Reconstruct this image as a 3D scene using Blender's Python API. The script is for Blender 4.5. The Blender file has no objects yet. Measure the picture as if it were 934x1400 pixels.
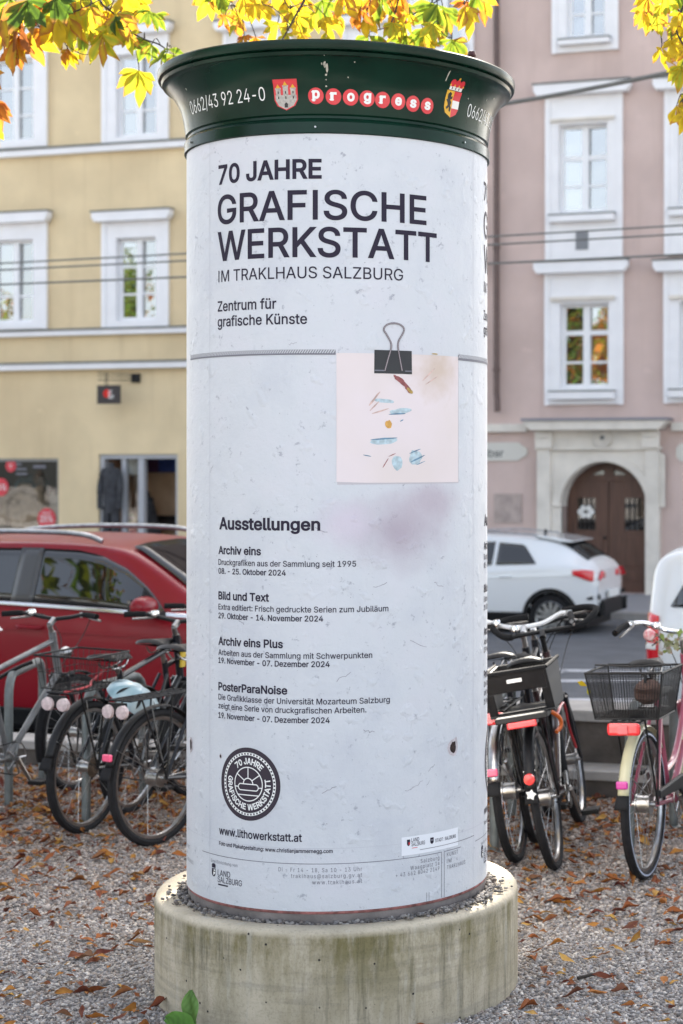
import bpy, bmesh, math, random
import numpy as np
from mathutils import Vector, Matrix
random.seed(7)
RNG = np.random.default_rng(11)
PI = math.pi
R_ = math.radians
SC = bpy.context.scene
COL = SC.collection

# ------------------------------------------------------------------ camera, world, sun, exposure
EYE, FP, PPX, PPY = 1.85, 2384.0, 800.0, 640.0      # eye height and the lens measured in photo pixels (934 x 1400)
cd = bpy.data.cameras.new('Camera')
cam = bpy.data.objects.new('Camera', cd); COL.objects.link(cam)
cam.location = (0, 0, EYE); cam.rotation_euler = (R_(90), 0, 0)
cd.sensor_fit = 'AUTO'; cd.sensor_width = 36.0
cd.lens = FP / 1400 * 36.0
cd.shift_x = -(PPX - 467) / 1400
cd.shift_y = -(700 - PPY) / 1400
cd.clip_start = .1; cd.clip_end = 900
cd.dof.use_dof = True; cd.dof.focus_distance = 5.75; cd.dof.aperture_fstop = 3.6; cd.dof.aperture_blades = 7
SC.camera = cam

SUN_EL, SUN_AZ = R_(36), math.atan2(.1, .995)       # azimuth from +Y towards +X
w = bpy.data.worlds.new('World'); SC.world = w; w.use_nodes = True
nt = w.node_tree; nt.nodes.clear()
sky = nt.nodes.new('ShaderNodeTexSky'); sky.sky_type = 'NISHITA'; sky.sun_disc = False
sky.sun_elevation = SUN_EL; sky.sun_rotation = SUN_AZ
sky.air_density = 1.0; sky.dust_density = 2.5; sky.ozone_density = .6
bg = nt.nodes.new('ShaderNodeBackground'); bg.inputs[1].default_value = .06
wo = nt.nodes.new('ShaderNodeOutputWorld')
hs = nt.nodes.new('ShaderNodeHueSaturation'); hs.inputs['Saturation'].default_value = .5      # thin high haze: a paler sky
nt.links.new(sky.outputs[0], hs.inputs['Color']); nt.links.new(hs.outputs[0], bg.inputs[0]); nt.links.new(bg.outputs[0], wo.inputs[0])

sd = bpy.data.lights.new('Sun', 'SUN'); sd.energy = 4.2; sd.angle = R_(.5); sd.color = (1, .93, .82)
sun = bpy.data.objects.new('Sun', sd); COL.objects.link(sun)
sdir = Vector((math.sin(SUN_AZ) * math.cos(SUN_EL), math.cos(SUN_AZ) * math.cos(SUN_EL), math.sin(SUN_EL)))
sun.rotation_euler = sdir.to_track_quat('Z', 'Y').to_euler(); sun.location = (0, 0, 40)

vs = SC.view_settings
SC.display_settings.display_device = 'sRGB'
vs.view_transform = 'Standard'; vs.look = 'None'; vs.exposure = 3.05; vs.gamma = 1; vs.use_curve_mapping = False
SC.cycles.use_denoising = True
SC.cycles.max_bounces = 8; SC.cycles.diffuse_bounces = 4; SC.cycles.glossy_bounces = 4
SC.cycles.transparent_max_bounces = 12
SC.cycles.sample_clamp_indirect = 6

# ------------------------------------------------------------------ helpers
def at(px, py, Y):
    return Vector(((px - PPX) / FP * Y, Y, EYE - (py - PPY) / FP * Y))

def mat(name, col, rough=.6, metal=0, var=0, scale=6, col2=None, bump=0, bscale=40, spec=.5, coat=0, stretch=None, detail=5):
    m = bpy.data.materials.new(name); m.use_nodes = True
    n = m.node_tree; p = n.nodes['Principled BSDF']
    p.inputs['Roughness'].default_value = rough; p.inputs['Metallic'].default_value = metal
    p.inputs['Specular IOR Level'].default_value = spec; p.inputs['Coat Weight'].default_value = coat
    p.inputs['Base Color'].default_value = (*col, 1)
    if var or col2 or bump:
        tc = n.nodes.new('ShaderNodeTexCoord'); src = tc.outputs['Object']
        if stretch:
            mp = n.nodes.new('ShaderNodeMapping'); mp.inputs['Scale'].default_value = stretch
            n.links.new(src, mp.inputs[0]); src = mp.outputs[0]
    if var or col2:
        t = n.nodes.new('ShaderNodeTexNoise'); t.inputs['Scale'].default_value = scale; t.inputs['Detail'].default_value = detail
        n.links.new(src, t.inputs['Vector'])
        rp = n.nodes.new('ShaderNodeValToRGB')
        c2 = col2 or tuple(c * (1 - var) for c in col)
        c1 = col if col2 else tuple(min(1, c * (1 + var * .5)) for c in col)
        rp.color_ramp.elements[0].position = .32; rp.color_ramp.elements[1].position = .68
        rp.color_ramp.elements[0].color = (*c2, 1); rp.color_ramp.elements[1].color = (*c1, 1)
        n.links.new(t.outputs['Fac'], rp.inputs[0]); n.links.new(rp.outputs[0], p.inputs['Base Color'])
    if bump:
        t2 = n.nodes.new('ShaderNodeTexNoise'); t2.inputs['Scale'].default_value = bscale; t2.inputs['Detail'].default_value = 6
        n.links.new(src, t2.inputs['Vector'])
        b = n.nodes.new('ShaderNodeBump'); b.inputs['Strength'].default_value = bump; b.inputs['Distance'].default_value = .01
        n.links.new(t2.outputs['Fac'], b.inputs['Height']); n.links.new(b.outputs[0], p.inputs['Normal'])
    return m

def attr_mat(name, rough=.8, trans=0, bump=0, spec=.3):
    m = bpy.data.materials.new(name); m.use_nodes = True
    n = m.node_tree; p = n.nodes['Principled BSDF']
    a = n.nodes.new('ShaderNodeAttribute'); a.attribute_name = 'tint'
    p.inputs['Roughness'].default_value = rough; p.inputs['Specular IOR Level'].default_value = spec
    n.links.new(a.outputs['Color'], p.inputs['Base Color'])
    if trans:
        tr = n.nodes.new('ShaderNodeBsdfTranslucent'); mx = n.nodes.new('ShaderNodeMixShader')
        mx.inputs[0].default_value = trans
        n.links.new(a.outputs['Color'], tr.inputs[0])
        n.links.new(p.outputs[0], mx.inputs[1]); n.links.new(tr.outputs[0], mx.inputs[2])
        n.links.new(mx.outputs[0], n.nodes['Material Output'].inputs[0])
    if bump:
        tc = n.nodes.new('ShaderNodeTexCoord'); t2 = n.nodes.new('ShaderNodeTexNoise'); t2.inputs['Scale'].default_value = 250
        n.links.new(tc.outputs['Object'], t2.inputs['Vector'])
        b = n.nodes.new('ShaderNodeBump'); b.inputs['Strength'].default_value = bump; b.inputs['Distance'].default_value = .004
        n.links.new(t2.outputs['Fac'], b.inputs['Height']); n.links.new(b.outputs[0], p.inputs['Normal'])
    return m

def glass_mat(name, refl=.4, tint=(.02, .022, .024), clear=0.0, rough=.01, wob=.02):
    m = bpy.data.materials.new(name); m.use_nodes = True
    n = m.node_tree; n.nodes.clear()
    out = n.nodes.new('ShaderNodeOutputMaterial'); gl = n.nodes.new('ShaderNodeBsdfGlossy'); gl.inputs['Roughness'].default_value = rough
    df = n.nodes.new('ShaderNodeBsdfDiffuse'); df.inputs[0].default_value = (*tint, 1)
    base = df
    if clear:
        tp = n.nodes.new('ShaderNodeBsdfTransparent'); tp.inputs[0].default_value = (.85, .88, .87, 1)
        m0 = n.nodes.new('ShaderNodeMixShader'); m0.inputs[0].default_value = clear
        n.links.new(df.outputs[0], m0.inputs[1]); n.links.new(tp.outputs[0], m0.inputs[2]); base = m0
    mx = n.nodes.new('ShaderNodeMixShader'); mx.inputs[0].default_value = refl
    n.links.new(base.outputs[0], mx.inputs[1]); n.links.new(gl.outputs[0], mx.inputs[2]); n.links.new(mx.outputs[0], out.inputs[0])
    if wob:
        tc = n.nodes.new('ShaderNodeTexCoord'); t2 = n.nodes.new('ShaderNodeTexNoise'); t2.inputs['Scale'].default_value = 1.7; t2.inputs['Detail'].default_value = 1
        n.links.new(tc.outputs['Object'], t2.inputs['Vector'])
        b = n.nodes.new('ShaderNodeBump'); b.inputs['Strength'].default_value = wob; b.inputs['Distance'].default_value = .3
        n.links.new(t2.outputs['Fac'], b.inputs['Height']); n.links.new(b.outputs[0], gl.inputs['Normal'])
    return m

class MB:
    """collects shapes into one mesh"""
    def __init__(s): s.v = []; s.f = []; s.m = []
    def add(s, vs, fs, mi=0):
        o = len(s.v); s.v += [tuple(v) for v in vs]; s.f += [tuple(i + o for i in f) for f in fs]; s.m += [mi] * len(fs); return s
    def box(s, a, b, mi=0, bev=0):
        x0, y0, z0 = (min(a[i], b[i]) for i in range(3)); x1, y1, z1 = (max(a[i], b[i]) for i in range(3))
        return s.add([(x0, y0, z0), (x1, y0, z0), (x1, y1, z0), (x0, y1, z0), (x0, y0, z1), (x1, y0, z1), (x1, y1, z1), (x0, y1, z1)],
                     [(0, 3, 2, 1), (4, 5, 6, 7), (0, 1, 5, 4), (1, 2, 6, 5), (2, 3, 7, 6), (3, 0, 4, 7)], mi)
    def tube(s, pts, r, seg=8, mi=0, closed=False, cap=True):
        pts = [Vector(p) for p in pts]; n = len(pts)
        rs = r if isinstance(r, (list, tuple)) else [r] * n
        up = None; rings = []
        for i in range(n):
            if closed: d = pts[(i + 1) % n] - pts[i - 1]
            else: d = pts[min(i + 1, n - 1)] - pts[max(i - 1, 0)]
            if d.length < 1e-9: d = Vector((0, 0, 1))
            d.normalize()
            if up is None:
                up = Vector((0, 0, 1)) if abs(d.z) < .9 else Vector((1, 0, 0))
            x = d.cross(up)
            if x.length < 1e-6: x = d.cross(Vector((0, 1, 0)))
            x.normalize(); y = x.cross(d); up = y
            rings.append([pts[i] + (x * math.cos(2 * PI * k / seg) + y * math.sin(2 * PI * k / seg)) * rs[i] for k in range(seg)])
        vs = [p for rg in rings for p in rg]; fs = []
        m = n if closed else n - 1
        for i in range(m):
            a, b = i * seg, ((i + 1) % n) * seg
            for k in range(seg):
                fs.append((a + k, a + (k + 1) % seg, b + (k + 1) % seg, b + k))
        if cap and not closed:
            fs.append(tuple(range(seg - 1, -1, -1))); fs.append(tuple((n - 1) * seg + k for k in range(seg)))
        return s.add(vs, fs, mi)
    def lathe(s, prof, seg=32, c=(0, 0, 0), axis='z', mi=0, a0=0, a1=2 * PI):
        full = abs(a1 - a0 - 2 * PI) < 1e-6; k = seg if full else seg + 1
        vs = []; fs = []
        for r, h in prof:
            for j in range(k):
                a = a0 + (a1 - a0) * j / seg; u, v = r * math.cos(a), r * math.sin(a)
                p = {'z': (u, v, h), 'y': (u, h, v), 'x': (h, u, v)}[axis]
                vs.append((p[0] + c[0], p[1] + c[1], p[2] + c[2]))
        for i in range(len(prof) - 1):
            for j in range(seg):
                j2 = (j + 1) % k
                q = (i * k + j, i * k + j2, (i + 1) * k + j2, (i + 1) * k + j)
                fs.append(q if axis != 'y' else q[::-1])
        return s.add(vs, fs, mi)
    def grid(s, fn, nu, nv, mi=0, flip=False):
        vs = [fn(i / nu, j / nv) for i in range(nu + 1) for j in range(nv + 1)]; fs = []
        for i in range(nu):
            for j in range(nv):
                a = i * (nv + 1) + j; q = (a, a + nv + 1, a + nv + 2, a + 1); fs.append(q[::-1] if flip else q)
        return s.add(vs, fs, mi)
    def prism(s, poly, y0, y1, mi=0):
        """outline in (x, z), extruded along y"""
        n = len(poly)
        vs = [(x, y0, z) for x, z in poly] + [(x, y1, z) for x, z in poly]
        fs = [tuple(range(n)), tuple(range(2 * n - 1, n - 1, -1))] + [(i, i + n, (i + 1) % n + n, (i + 1) % n) for i in range(n)]
        return s.add(vs, fs, mi)
    def xf(s, M):
        s.v = [tuple(M @ Vector(v)) for v in s.v]; return s
    def join(s, o, mi=None):
        k = len(s.v); s.v += o.v; s.f += [tuple(i + k for i in f) for f in o.f]; s.m += (o.m if mi is None else [mi] * len(o.m)); return s
    def build(s, name, mats, parent=None, smooth=True, bevel=0, auto=35):
        me = bpy.data.meshes.new(name); me.from_pydata(s.v, [], s.f)
        if not isinstance(mats, (list, tuple)): mats = [mats]
        for m in mats: me.materials.append(m)
        if len(mats) > 1: me.polygons.foreach_set('material_index', s.m)
        bm = bmesh.new(); bm.from_mesh(me); bmesh.ops.recalc_face_normals(bm, faces=bm.faces[:]); bm.to_mesh(me); bm.free()
        if smooth:
            me.polygons.foreach_set('use_smooth', [True] * len(me.polygons))
            me.set_sharp_from_angle(angle=R_(auto))
        o = bpy.data.objects.new(name, me); COL.objects.link(o)
        if parent: o.parent = parent
        if bevel:
            b = o.modifiers.new('bevel', 'BEVEL'); b.width = bevel; b.segments = 2; b.limit_method = 'ANGLE'; b.angle_limit = R_(40); b.harden_normals = False
        return o

def thing(name, label, cat, loc=(0, 0, 0), rot=(0, 0, 0), group=None):
    o = bpy.data.objects.new(name, None); COL.objects.link(o); o.empty_display_size = .2
    o.location = loc; o.rotation_euler = rot; return tag(o, label, cat, group)
def tag(o, label, cat=None, group=None, kind=None):
    o['label'] = label
    if cat: o['category'] = cat
    if group: o['group'] = group
    if kind: o['kind'] = kind
    return o
def struct(o, label=None):
    o['kind'] = 'structure'
    if label: o['label'] = label
    return o

def numpy_mesh(name, V, F, tint, material, parent=None, smooth=True):
    """V (n,3), F (m,k) equal-sided faces, tint (n,3)"""
    me = bpy.data.meshes.new(name); k = F.shape[1]
    me.vertices.add(len(V)); me.vertices.foreach_set('co', V.astype(np.float32).ravel())
    me.loops.add(F.size); me.loops.foreach_set('vertex_index', F.astype(np.int32).ravel())
    me.polygons.add(len(F)); me.polygons.foreach_set('loop_start', np.arange(0, F.size, k, dtype=np.int32))
    me.update(calc_edges=True)
    if smooth: me.polygons.foreach_set('use_smooth', np.ones(len(F), dtype=bool))
    a = me.attributes.new('tint', 'FLOAT_COLOR', 'POINT')
    c = np.ones((len(V), 4), np.float32); c[:, :3] = tint; a.data.foreach_set('color', c.ravel())
    me.materials.append(material); me.validate()
    o = bpy.data.objects.new(name, me); COL.objects.link(o)
    if parent: o.parent = parent
    return o

def lerp(a, b, t): return a + (b - a) * t
def arc(cx, cy, r, a0, a1, n):
    return [(cx + r * math.cos(a0 + (a1 - a0) * i / n), cy + r * math.sin(a0 + (a1 - a0) * i / n)) for i in range(n + 1)]
def smooth_path(pts, n=6):
    pts = [Vector(p) for p in pts]; out = []
    for i in range(len(pts) - 1):
        p0, p1, p2, p3 = pts[max(i - 1, 0)], pts[i], pts[i + 1], pts[min(i + 2, len(pts) - 1)]
        for k in range(n):
            t = k / n
            out.append(.5 * ((2 * p1) + (p2 - p0) * t + (2 * p0 - 5 * p1 + 4 * p2 - p3) * t * t + (3 * p1 - p0 - 3 * p2 + p3) * t ** 3))
    return out + [pts[-1]]

# ------------------------------------------------------------------ materials
M = {}
def plaster(name, c1, c2):
    """old limewash: broad patches, faint rain streaks, small repairs"""
    m = mat(name, c1, .92, var=.10, scale=1.2, bump=.35, bscale=22, spec=.15); n = m.node_tree; p = n.nodes['Principled BSDF']
    src = p.inputs['Base Color'].links[0].from_socket; tc = n.nodes.new('ShaderNodeTexCoord')
    for sc_, st, lo, hi, k, c in ((.45, (1, 1, 1), .48, .72, .55, c2), (3.2, (1, 1, .08), .56, .74, .45, c2), (2.1, (1, 1, 1), .66, .70, .35, tuple(min(.85, q * 1.15) for q in c1)), (14, (1, 1, 1), .66, .74, .4, c2)):
        mp = n.nodes.new('ShaderNodeMapping'); mp.inputs['Scale'].default_value = st; n.links.new(tc.outputs['Object'], mp.inputs[0])
        t = n.nodes.new('ShaderNodeTexNoise'); t.inputs['Scale'].default_value = sc_; t.inputs['Detail'].default_value = 6; n.links.new(mp.outputs[0], t.inputs['Vector'])
        r = n.nodes.new('ShaderNodeMapRange'); r.inputs[1].default_value = lo; r.inputs[2].default_value = hi; r.inputs[4].default_value = k; n.links.new(t.outputs['Fac'], r.inputs[0])
        x = n.nodes.new('ShaderNodeMix'); x.data_type = 'RGBA'; n.links.new(r.outputs[0], x.inputs[0]); n.links.new(src, x.inputs[6]); x.inputs[7].default_value = (*c, 1); src = x.outputs[2]
    n.links.new(src, p.inputs['Base Color']); return m
M['yellow'] = plaster('yellow_plaster', (.72, .585, .375), (.54, .42, .26))
M['pink'] = plaster('pink_plaster', (.61, .48, .44), (.46, .35, .315))
M['trim'] = mat('white_trim', (.82, .82, .84), .75, var=.04, scale=3, spec=.3)
M['stone'] = mat('pale_stone', (.70, .655, .59), .8, var=.14, scale=2.5, bump=.15)
M['ledge'] = mat('grey_ledge', (.16, .17, .17), .7, var=.2)
M['sash'] = mat('white_sash', (.80, .81, .83), .45)
M['pane'] = glass_mat('window_glass', .46, (.03, .032, .03), wob=.03)
M['shopglass'] = glass_mat('shop_glass', .10, (.02, .02, .02), clear=.9, wob=.01)
M['carglass'] = glass_mat('car_glass', .12, (.006, .007, .008), wob=.0)
M['wood'] = mat('brown_door_wood', (.105, .05, .033), .5, var=.3, scale=3, stretch=(8, 8, .6))
M['pipe'] = mat('brown_pipe', (.12, .075, .065), .5, var=.2)
M['black'] = mat('black_plastic', (.007, .007, .008), .5, spec=.3)
M['rubber'] = mat('black_rubber', (.014, .014, .016), .8, var=.3, scale=30, spec=.25)
M['steel'] = mat('brushed_steel', (.42, .42, .42), .3, metal=1, var=.3, scale=20)
M['chrome'] = mat('chrome', (.75, .75, .76), .12, metal=1)
M['galv'] = mat('galvanised_steel', (.17, .19, .19), .5, metal=.4, var=.25, scale=14)
M['asphalt'] = mat('asphalt', (.115, .12, .13), .85, var=.25, scale=3, bump=.5, bscale=120)
M['paving'] = mat('pavement_slabs', (.26, .26, .27), .85, var=.15, scale=2, bump=.2)
M['marking'] = mat('road_paint', (.55, .55, .57), .7, var=.18, scale=8)
M['kerb'] = mat('kerb_stone', (.34, .32, .30), .8, var=.2, scale=5, bump=.3)
M['wallstone'] = mat('brown_wall_concrete', (.095, .078, .066), .9, var=.4, scale=6, bump=.5, bscale=25)
M['red_paint'] = mat('red_car_paint', (.22, .002, .010), .34, coat=.12, spec=.32)
M['white_paint'] = mat('white_car_paint', (.74, .76, .78), .25, coat=1)
M['tail_red'] = mat('red_lens', (.65, .015, .025), .15, coat=1)
M['bright_red'] = mat('red_reflector', (.80, .03, .035), .25, coat=.6)
M['pinkrefl'] = mat('pink_reflector', (.85, .10, .22), .3, coat=.5)
M['paleref'] = mat('pale_reflector', (.52, .42, .43), .3, coat=.5, var=.3, scale=60)
M['orange'] = mat('orange_plastic', (.80, .16, .02), .4)
M['cream'] = mat('cream_enamel', (.52, .49, .32), .35, coat=.4, var=.12)
M['pinkframe'] = mat('dark_pink_paint', (.30, .06, .10), .3, coat=.6, var=.2)
M['greyframe'] = mat('silver_frame_paint', (.20, .205, .21), .35, metal=.4)
M['darkframe'] = mat('dark_frame_paint', (.010, .011, .015), .35, coat=.25, spec=.35)
M['white'] = mat('white_print', (.80, .80, .78), .6)
M['print'] = mat('dark_print', (.024, .019, .036), .6, spec=.2)
M['printgrey'] = mat('grey_print', (.16, .16, .19), .6)

# ------------------------------------------------------------------ street frame: local x runs along the street, local y away from the camera
PSI = R_(17.2)
TX, NX = Vector((math.cos(PSI), -math.sin(PSI), 0)), Vector((math.sin(PSI), math.cos(PSI), 0))
P0 = Vector((0, 32.5, 0)); PW = Vector((.125, 9.9, 0))
def road_z(v):
    return -.2 - .42 * min(max((v - .6) / 14.0, 0), 1)
def along(P, s, v, z): 
    q = P + TX * s + NX * v; return (q.x, q.y, z)
def fac(px, py, off=0):
    """photo pixel -> (s, z) on the facade plane, off metres in front of it"""
    t = (px - PPX) / FP; n = -NX
    Y = (P0.dot(n) + off) / (t * n.x + n.y)
    p = Vector((t * Y, Y, 0)); return (p - P0).dot(TX), EYE - (py - PPY) / FP * Y

# ------------------------------------------------------------------ ground, road, pavement
def gravel_mat():
    m = bpy.data.materials.new('gravel'); m.use_nodes = True; n = m.node_tree; p = n.nodes['Principled BSDF']
    p.inputs['Roughness'].default_value = .9; p.inputs['Specular IOR Level'].default_value = .2
    tc = n.nodes.new('ShaderNodeTexCoord')
    v = n.nodes.new('ShaderNodeTexVoronoi'); v.inputs['Scale'].default_value = 75
    n.links.new(tc.outputs['Object'], v.inputs['Vector'])
    sx = n.nodes.new('ShaderNodeSeparateColor'); n.links.new(v.outputs['Color'], sx.inputs[0])
    rp = n.nodes.new('ShaderNodeValToRGB'); e = rp.color_ramp.elements
    e[0].position = 0; e[0].color = (.14, .13, .125, 1); e[1].position = 1; e[1].color = (.55, .53, .52, 1)
    k = e.new(.5); k.color = (.32, .31, .31, 1)
    n.links.new(sx.outputs[0], rp.inputs[0])
    t = n.nodes.new('ShaderNodeTexNoise'); t.inputs['Scale'].default_value = 1.6; n.links.new(tc.outputs['Object'], t.inputs['Vector'])
    mx = n.nodes.new('ShaderNodeMix'); mx.data_type = 'RGBA'; mx.blend_type = 'MULTIPLY'; mx.inputs[0].default_value = .6
    r2 = n.nodes.new('ShaderNodeValToRGB'); r2.color_ramp.elements[0].color = (.55, .5, .46, 1); r2.color_ramp.elements[1].color = (1, 1, 1, 1)
    r2.color_ramp.elements[0].position = .35; r2.color_ramp.elements[1].position = .6
    n.links.new(t.outputs['Fac'], r2.inputs[0]); n.links.new(rp.outputs[0], mx.inputs[6]); n.links.new(r2.outputs[0], mx.inputs[7])
    n.links.new(mx.outputs[2], p.inputs['Base Color'])
    b = n.nodes.new('ShaderNodeBump'); b.inputs['Strength'].default_value = 1; b.inputs['Distance'].default_value = .012; b.invert = True
    n.links.new(v.outputs['Distance'], b.inputs['Height']); n.links.new(b.outputs[0], p.inputs['Normal'])
    return m
M['gravel'] = gravel_mat()
g = MB()
prof = [(-80, 0), (-20, 0), (-8, 0), (.28, 0), (.30, -.35), (8, -.62), (15, -.80), (60, -.9), (400, -.9)]
for (v0, z0), (v1, z1) in zip(prof[:-1], prof[1:]):
    n_ = 12
    for i in range(n_):
        s0, s1 = -300 + 600 * i / n_, -300 + 600 * (i + 1) / n_
        g.add([along(PW, s0, v0, z0), along(PW, s1, v0, z0), along(PW, s1, v1, z1), along(PW, s0, v1, z1)], [(0, 1, 2, 3)])
struct(g.build('ground', M['gravel'], smooth=False), 'grey gravel ground under the column and the bicycles')
rd = MB()
vv = [.55, 4, 8, 12, 14.6, 17.8]
for a, b in zip(vv[:-1], vv[1:]):
    rd.add([along(PW, -120, a, road_z(a)), along(PW, 120, a, road_z(a)), along(PW, 120, b, road_z(b)), along(PW, -120, b, road_z(b))], [(0, 1, 2, 3)])
struct(rd.build('road', M['asphalt'], smooth=False), 'grey asphalt street between the bicycles and the houses')
def mark(px0, py0, px1, py1, wid, name='road_marking'):
    def pt(px, py):
        Y = 20
        for _ in range(30):
            q = at(px, py, Y); v = (q - PW).dot(NX); zt = road_z(v) + .004
            Y *= (EYE - zt) / max(EYE - q.z, 1e-3)
        q = at(px, py, Y); return (q - PW).dot(TX), (q - PW).dot(NX)
    (s0, v0), (s1, v1) = pt(px0, py0), pt(px1, py1)
    m = MB(); N = 12
    for i in range(N):
        f0, f1 = i / N, (i + 1) / N
        q = []
        for f, dv in ((f0, 0), (f1, 0), (f1, wid), (f0, wid)):
            s, v = s0 + (s1 - s0) * f, v0 + (v1 - v0) * f + dv; q.append(along(PW, s, v, road_z(v) + .005))
        m.add(q, [(0, 1, 2, 3)])
    return struct(m.build(name, M['marking'], smooth=False))
mark(560, 915, 1010, 922, .32); mark(560, 934, 1010, 931, .30); mark(560, 959, 1010, 962, .40); mark(690, 906, 760, 922, .5)
pv = MB()
kv = 17.8
pv.add([along(PW, -120, kv + .14, -.5), along(PW, 120, kv + .14, -.5), along(PW, 120, 21.9, -.47), along(PW, -120, 21.9, -.47)], [(0, 1, 2, 3)])
struct(pv.build('pavement', M['paving'], smooth=False), 'grey pavement along the foot of the houses')
kb = MB()
q0 = [along(PW, s, v, z) for s in (-120, 120) for v, z in ((kv, -.66), (kv, -.51), (kv + .02, -.496), (kv + .15, -.496), (kv + .15, -.66))]
kb.add(q0, [(0, 1, 2, 3, 4), (5, 6, 7, 8, 9)] + [(i, i + 1, i + 6, i + 5) for i in range(4)])
struct(kb.build('kerb', M['kerb'], smooth=False))
# low wall between the gravel and the street
wl = thing('low_wall', 'low brown concrete wall with a pale ledge and top behind the parked bicycles', 'wall', (PW.x, PW.y, 0), (0, 0, -PSI))
WS = -.75      # the upper wall begins behind the column
MB().box((WS, .12, 0), (40, .48, .39)).build('wall_body', M['wallstone'], wl, False, .01)
MB().box((WS - .03, .09, .39), (40, .52, .455)).build('coping', M['kerb'], wl, False, .008)
MB().box((-40, -.14, 0), (40, .12, .10)).build('footing', M['wallstone'], wl, False, .01)
MB().box((-40, -.16, .10), (40, .117, .155)).build('ledge', M['kerb'], wl, False, .008)

# ------------------------------------------------------------------ buildings
HB = 21.2  # unseen height of the houses, chosen so their shadow covers the gravel
def wall_mesh(x0, x1, z0, z1, holes, rev=.28):
    xs = sorted({x0, x1, *[h[0] for h in holes], *[h[1] for h in holes]}); zs = sorted({z0, z1, *[h[2] for h in holes], *[h[3] for h in holes]})
    m = MB()
    for a, b in zip(xs[:-1], xs[1:]):
        for c, d in zip(zs[:-1], zs[1:]):
            mx, mz = (a + b) / 2, (c + d) / 2
            if any(h[0] < mx < h[1] and h[2] < mz < h[3] for h in holes): continue
            m.add([(a, 0, c), (b, 0, c), (b, 0, d), (a, 0, d)], [(0, 1, 2, 3)])
    for a, b, c, d in holes:
        m.add([(a, 0, c), (b, 0, c), (b, 0, d), (a, 0, d), (a, rev, c), (b, rev, c), (b, rev, d), (a, rev, d)],
              [(0, 1, 5, 4), (1, 2, 6, 5), (2, 3, 7, 6), (3, 0, 4, 7)])
    return m
def rect(px0, py0, px1, py1):
    """photo rectangle on the facade -> s0, s1, z0, z1 (centre taken, so the sides stay plumb and level)"""
    xm, ym = (px0 + px1) / 2, (py0 + py1) / 2
    s0, _ = fac(px0, ym); s1, _ = fac(px1, ym); _, zt = fac(xm, py0); _, zb = fac(xm, py1)
    return s0, s1, zb, zt
def window(root, sash, outer, cornice=None, sill=None, rows=(.34, .67), header=None, proud=.06, ledge_dark=True, label=None, split=True):
    x0, x1, z0, z1 = sash; X0, X1, Z0, Z1 = outer
    t = MB()
    for a, b in (((X0, -proud, Z0), (x0, .0, Z1)), ((x1, -proud, Z0), (X1, .0, Z1)), ((x0, -proud, z1), (x1, 0, Z1)), ((x0, -proud, Z0), (x1, 0, z0))): t.box(a, b)
    e = .045   # raised outer moulding
    for a, b in (((X0 - .01, -proud - .025, Z0 - .01), (X0 + e * 2, -proud + .002, Z1 + .01)), ((X1 - e * 2, -proud - .025, Z0 - .01), (X1 + .01, -proud + .002, Z1 + .01))): t.box(a, b)
    # lined reveal
    t.box((x0, -proud + .004, z0), (x0 + .03, .26, z1)); t.box((x1 - .03, -proud + .004, z0), (x1, .26, z1))
    t.box((x0 + .03, -proud + .004, z1 - .03), (x1 - .03, .26, z1)); t.box((x0 + .03, -proud + .004, z0), (x1 - .03, .26, z0 + .03))
    w_ = t.build('window', M['trim'], root, False)
    if label: w_['label'] = label
    f = MB(); a, b, c, d = x0 + .03, x1 - .03, z0 + .03, z1 - .03; mid = (a + b) / 2; y0, y1 = .10, .16
    f.box((a, y0, c), (a + .07, y1, d)); f.box((b - .07, y0, c), (b, y1, d)); f.box((a + .07, y0, c), (b - .07, y1, c + .08)); f.box((a + .07, y0, d - .06), (b - .07, y1, d))
    f.box((mid - .065, y0 - .02, c + .08), (mid + .065, y1, d - .06))
    for r in rows:
        zz = c + (d - c) * r; k = .045 if r == max(rows) and header else .022
        f.box((a + .07, y0 + .01, zz - k), (mid - .065, y1 - .01, zz + k)); f.box((mid + .065, y0 + .01, zz - k), (b - .07, y1 - .01, zz + k))
    f.build('frame', M['sash'], w_, False)
    pn = MB()
    for i, (p, q) in enumerate(((a + .07, mid - .065), (mid + .065, b - .07))):
        k = .012 * (i * 2 - 1) + random.uniform(-.006, .006); u = random.uniform(-.012, .012)
        pn.add([(p, .135 + k + u, c + .08), (q, .135 - k + u, c + .08), (q, .135 - k - u, d - .06), (p, .135 + k - u, d - .06)], [(0, 1, 2, 3)])
    pn.build('pane', M['pane'], w_, False)
    if sill:
        a, b, c, d = sill
        MB().box((a, -proud - .16, c), (b, -proud - .003, d)).build('sill', [M['trim']], w_, False, .01)
        MB().box((a - .01, -proud - .17, d), (b + .01, -proud - .003, d + .025)).build('sill_flashing', M['ledge'], w_, False)
    if cornice:
        a, b, c, d = cornice; h = d - c
        MB().prism([(a + .06, c), (b - .06, c), (b, c + h * .45), (b, d), (a, d), (a, c + h * .45)], -proud - .20, -proud - .002).build('cornice', M['trim'], w_, False, .012)
        MB().box((a - .015, -proud - .22, d), (b + .015, -proud - .002, d + .03)).build('cornice_flashing', M['ledge'], w_, False)
    if header:
        a, b, c, d = header
        MB().box((a, -proud - .07, c), (b, -proud - .002, d)).build('lintel', M['stone'], w_, False)
    return w_
ROT = (0, 0, -PSI)
sL = fac(-330, 600)[0]; sM = fac(548, 600)[0]; sR = fac(1500, 600)[0]

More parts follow.
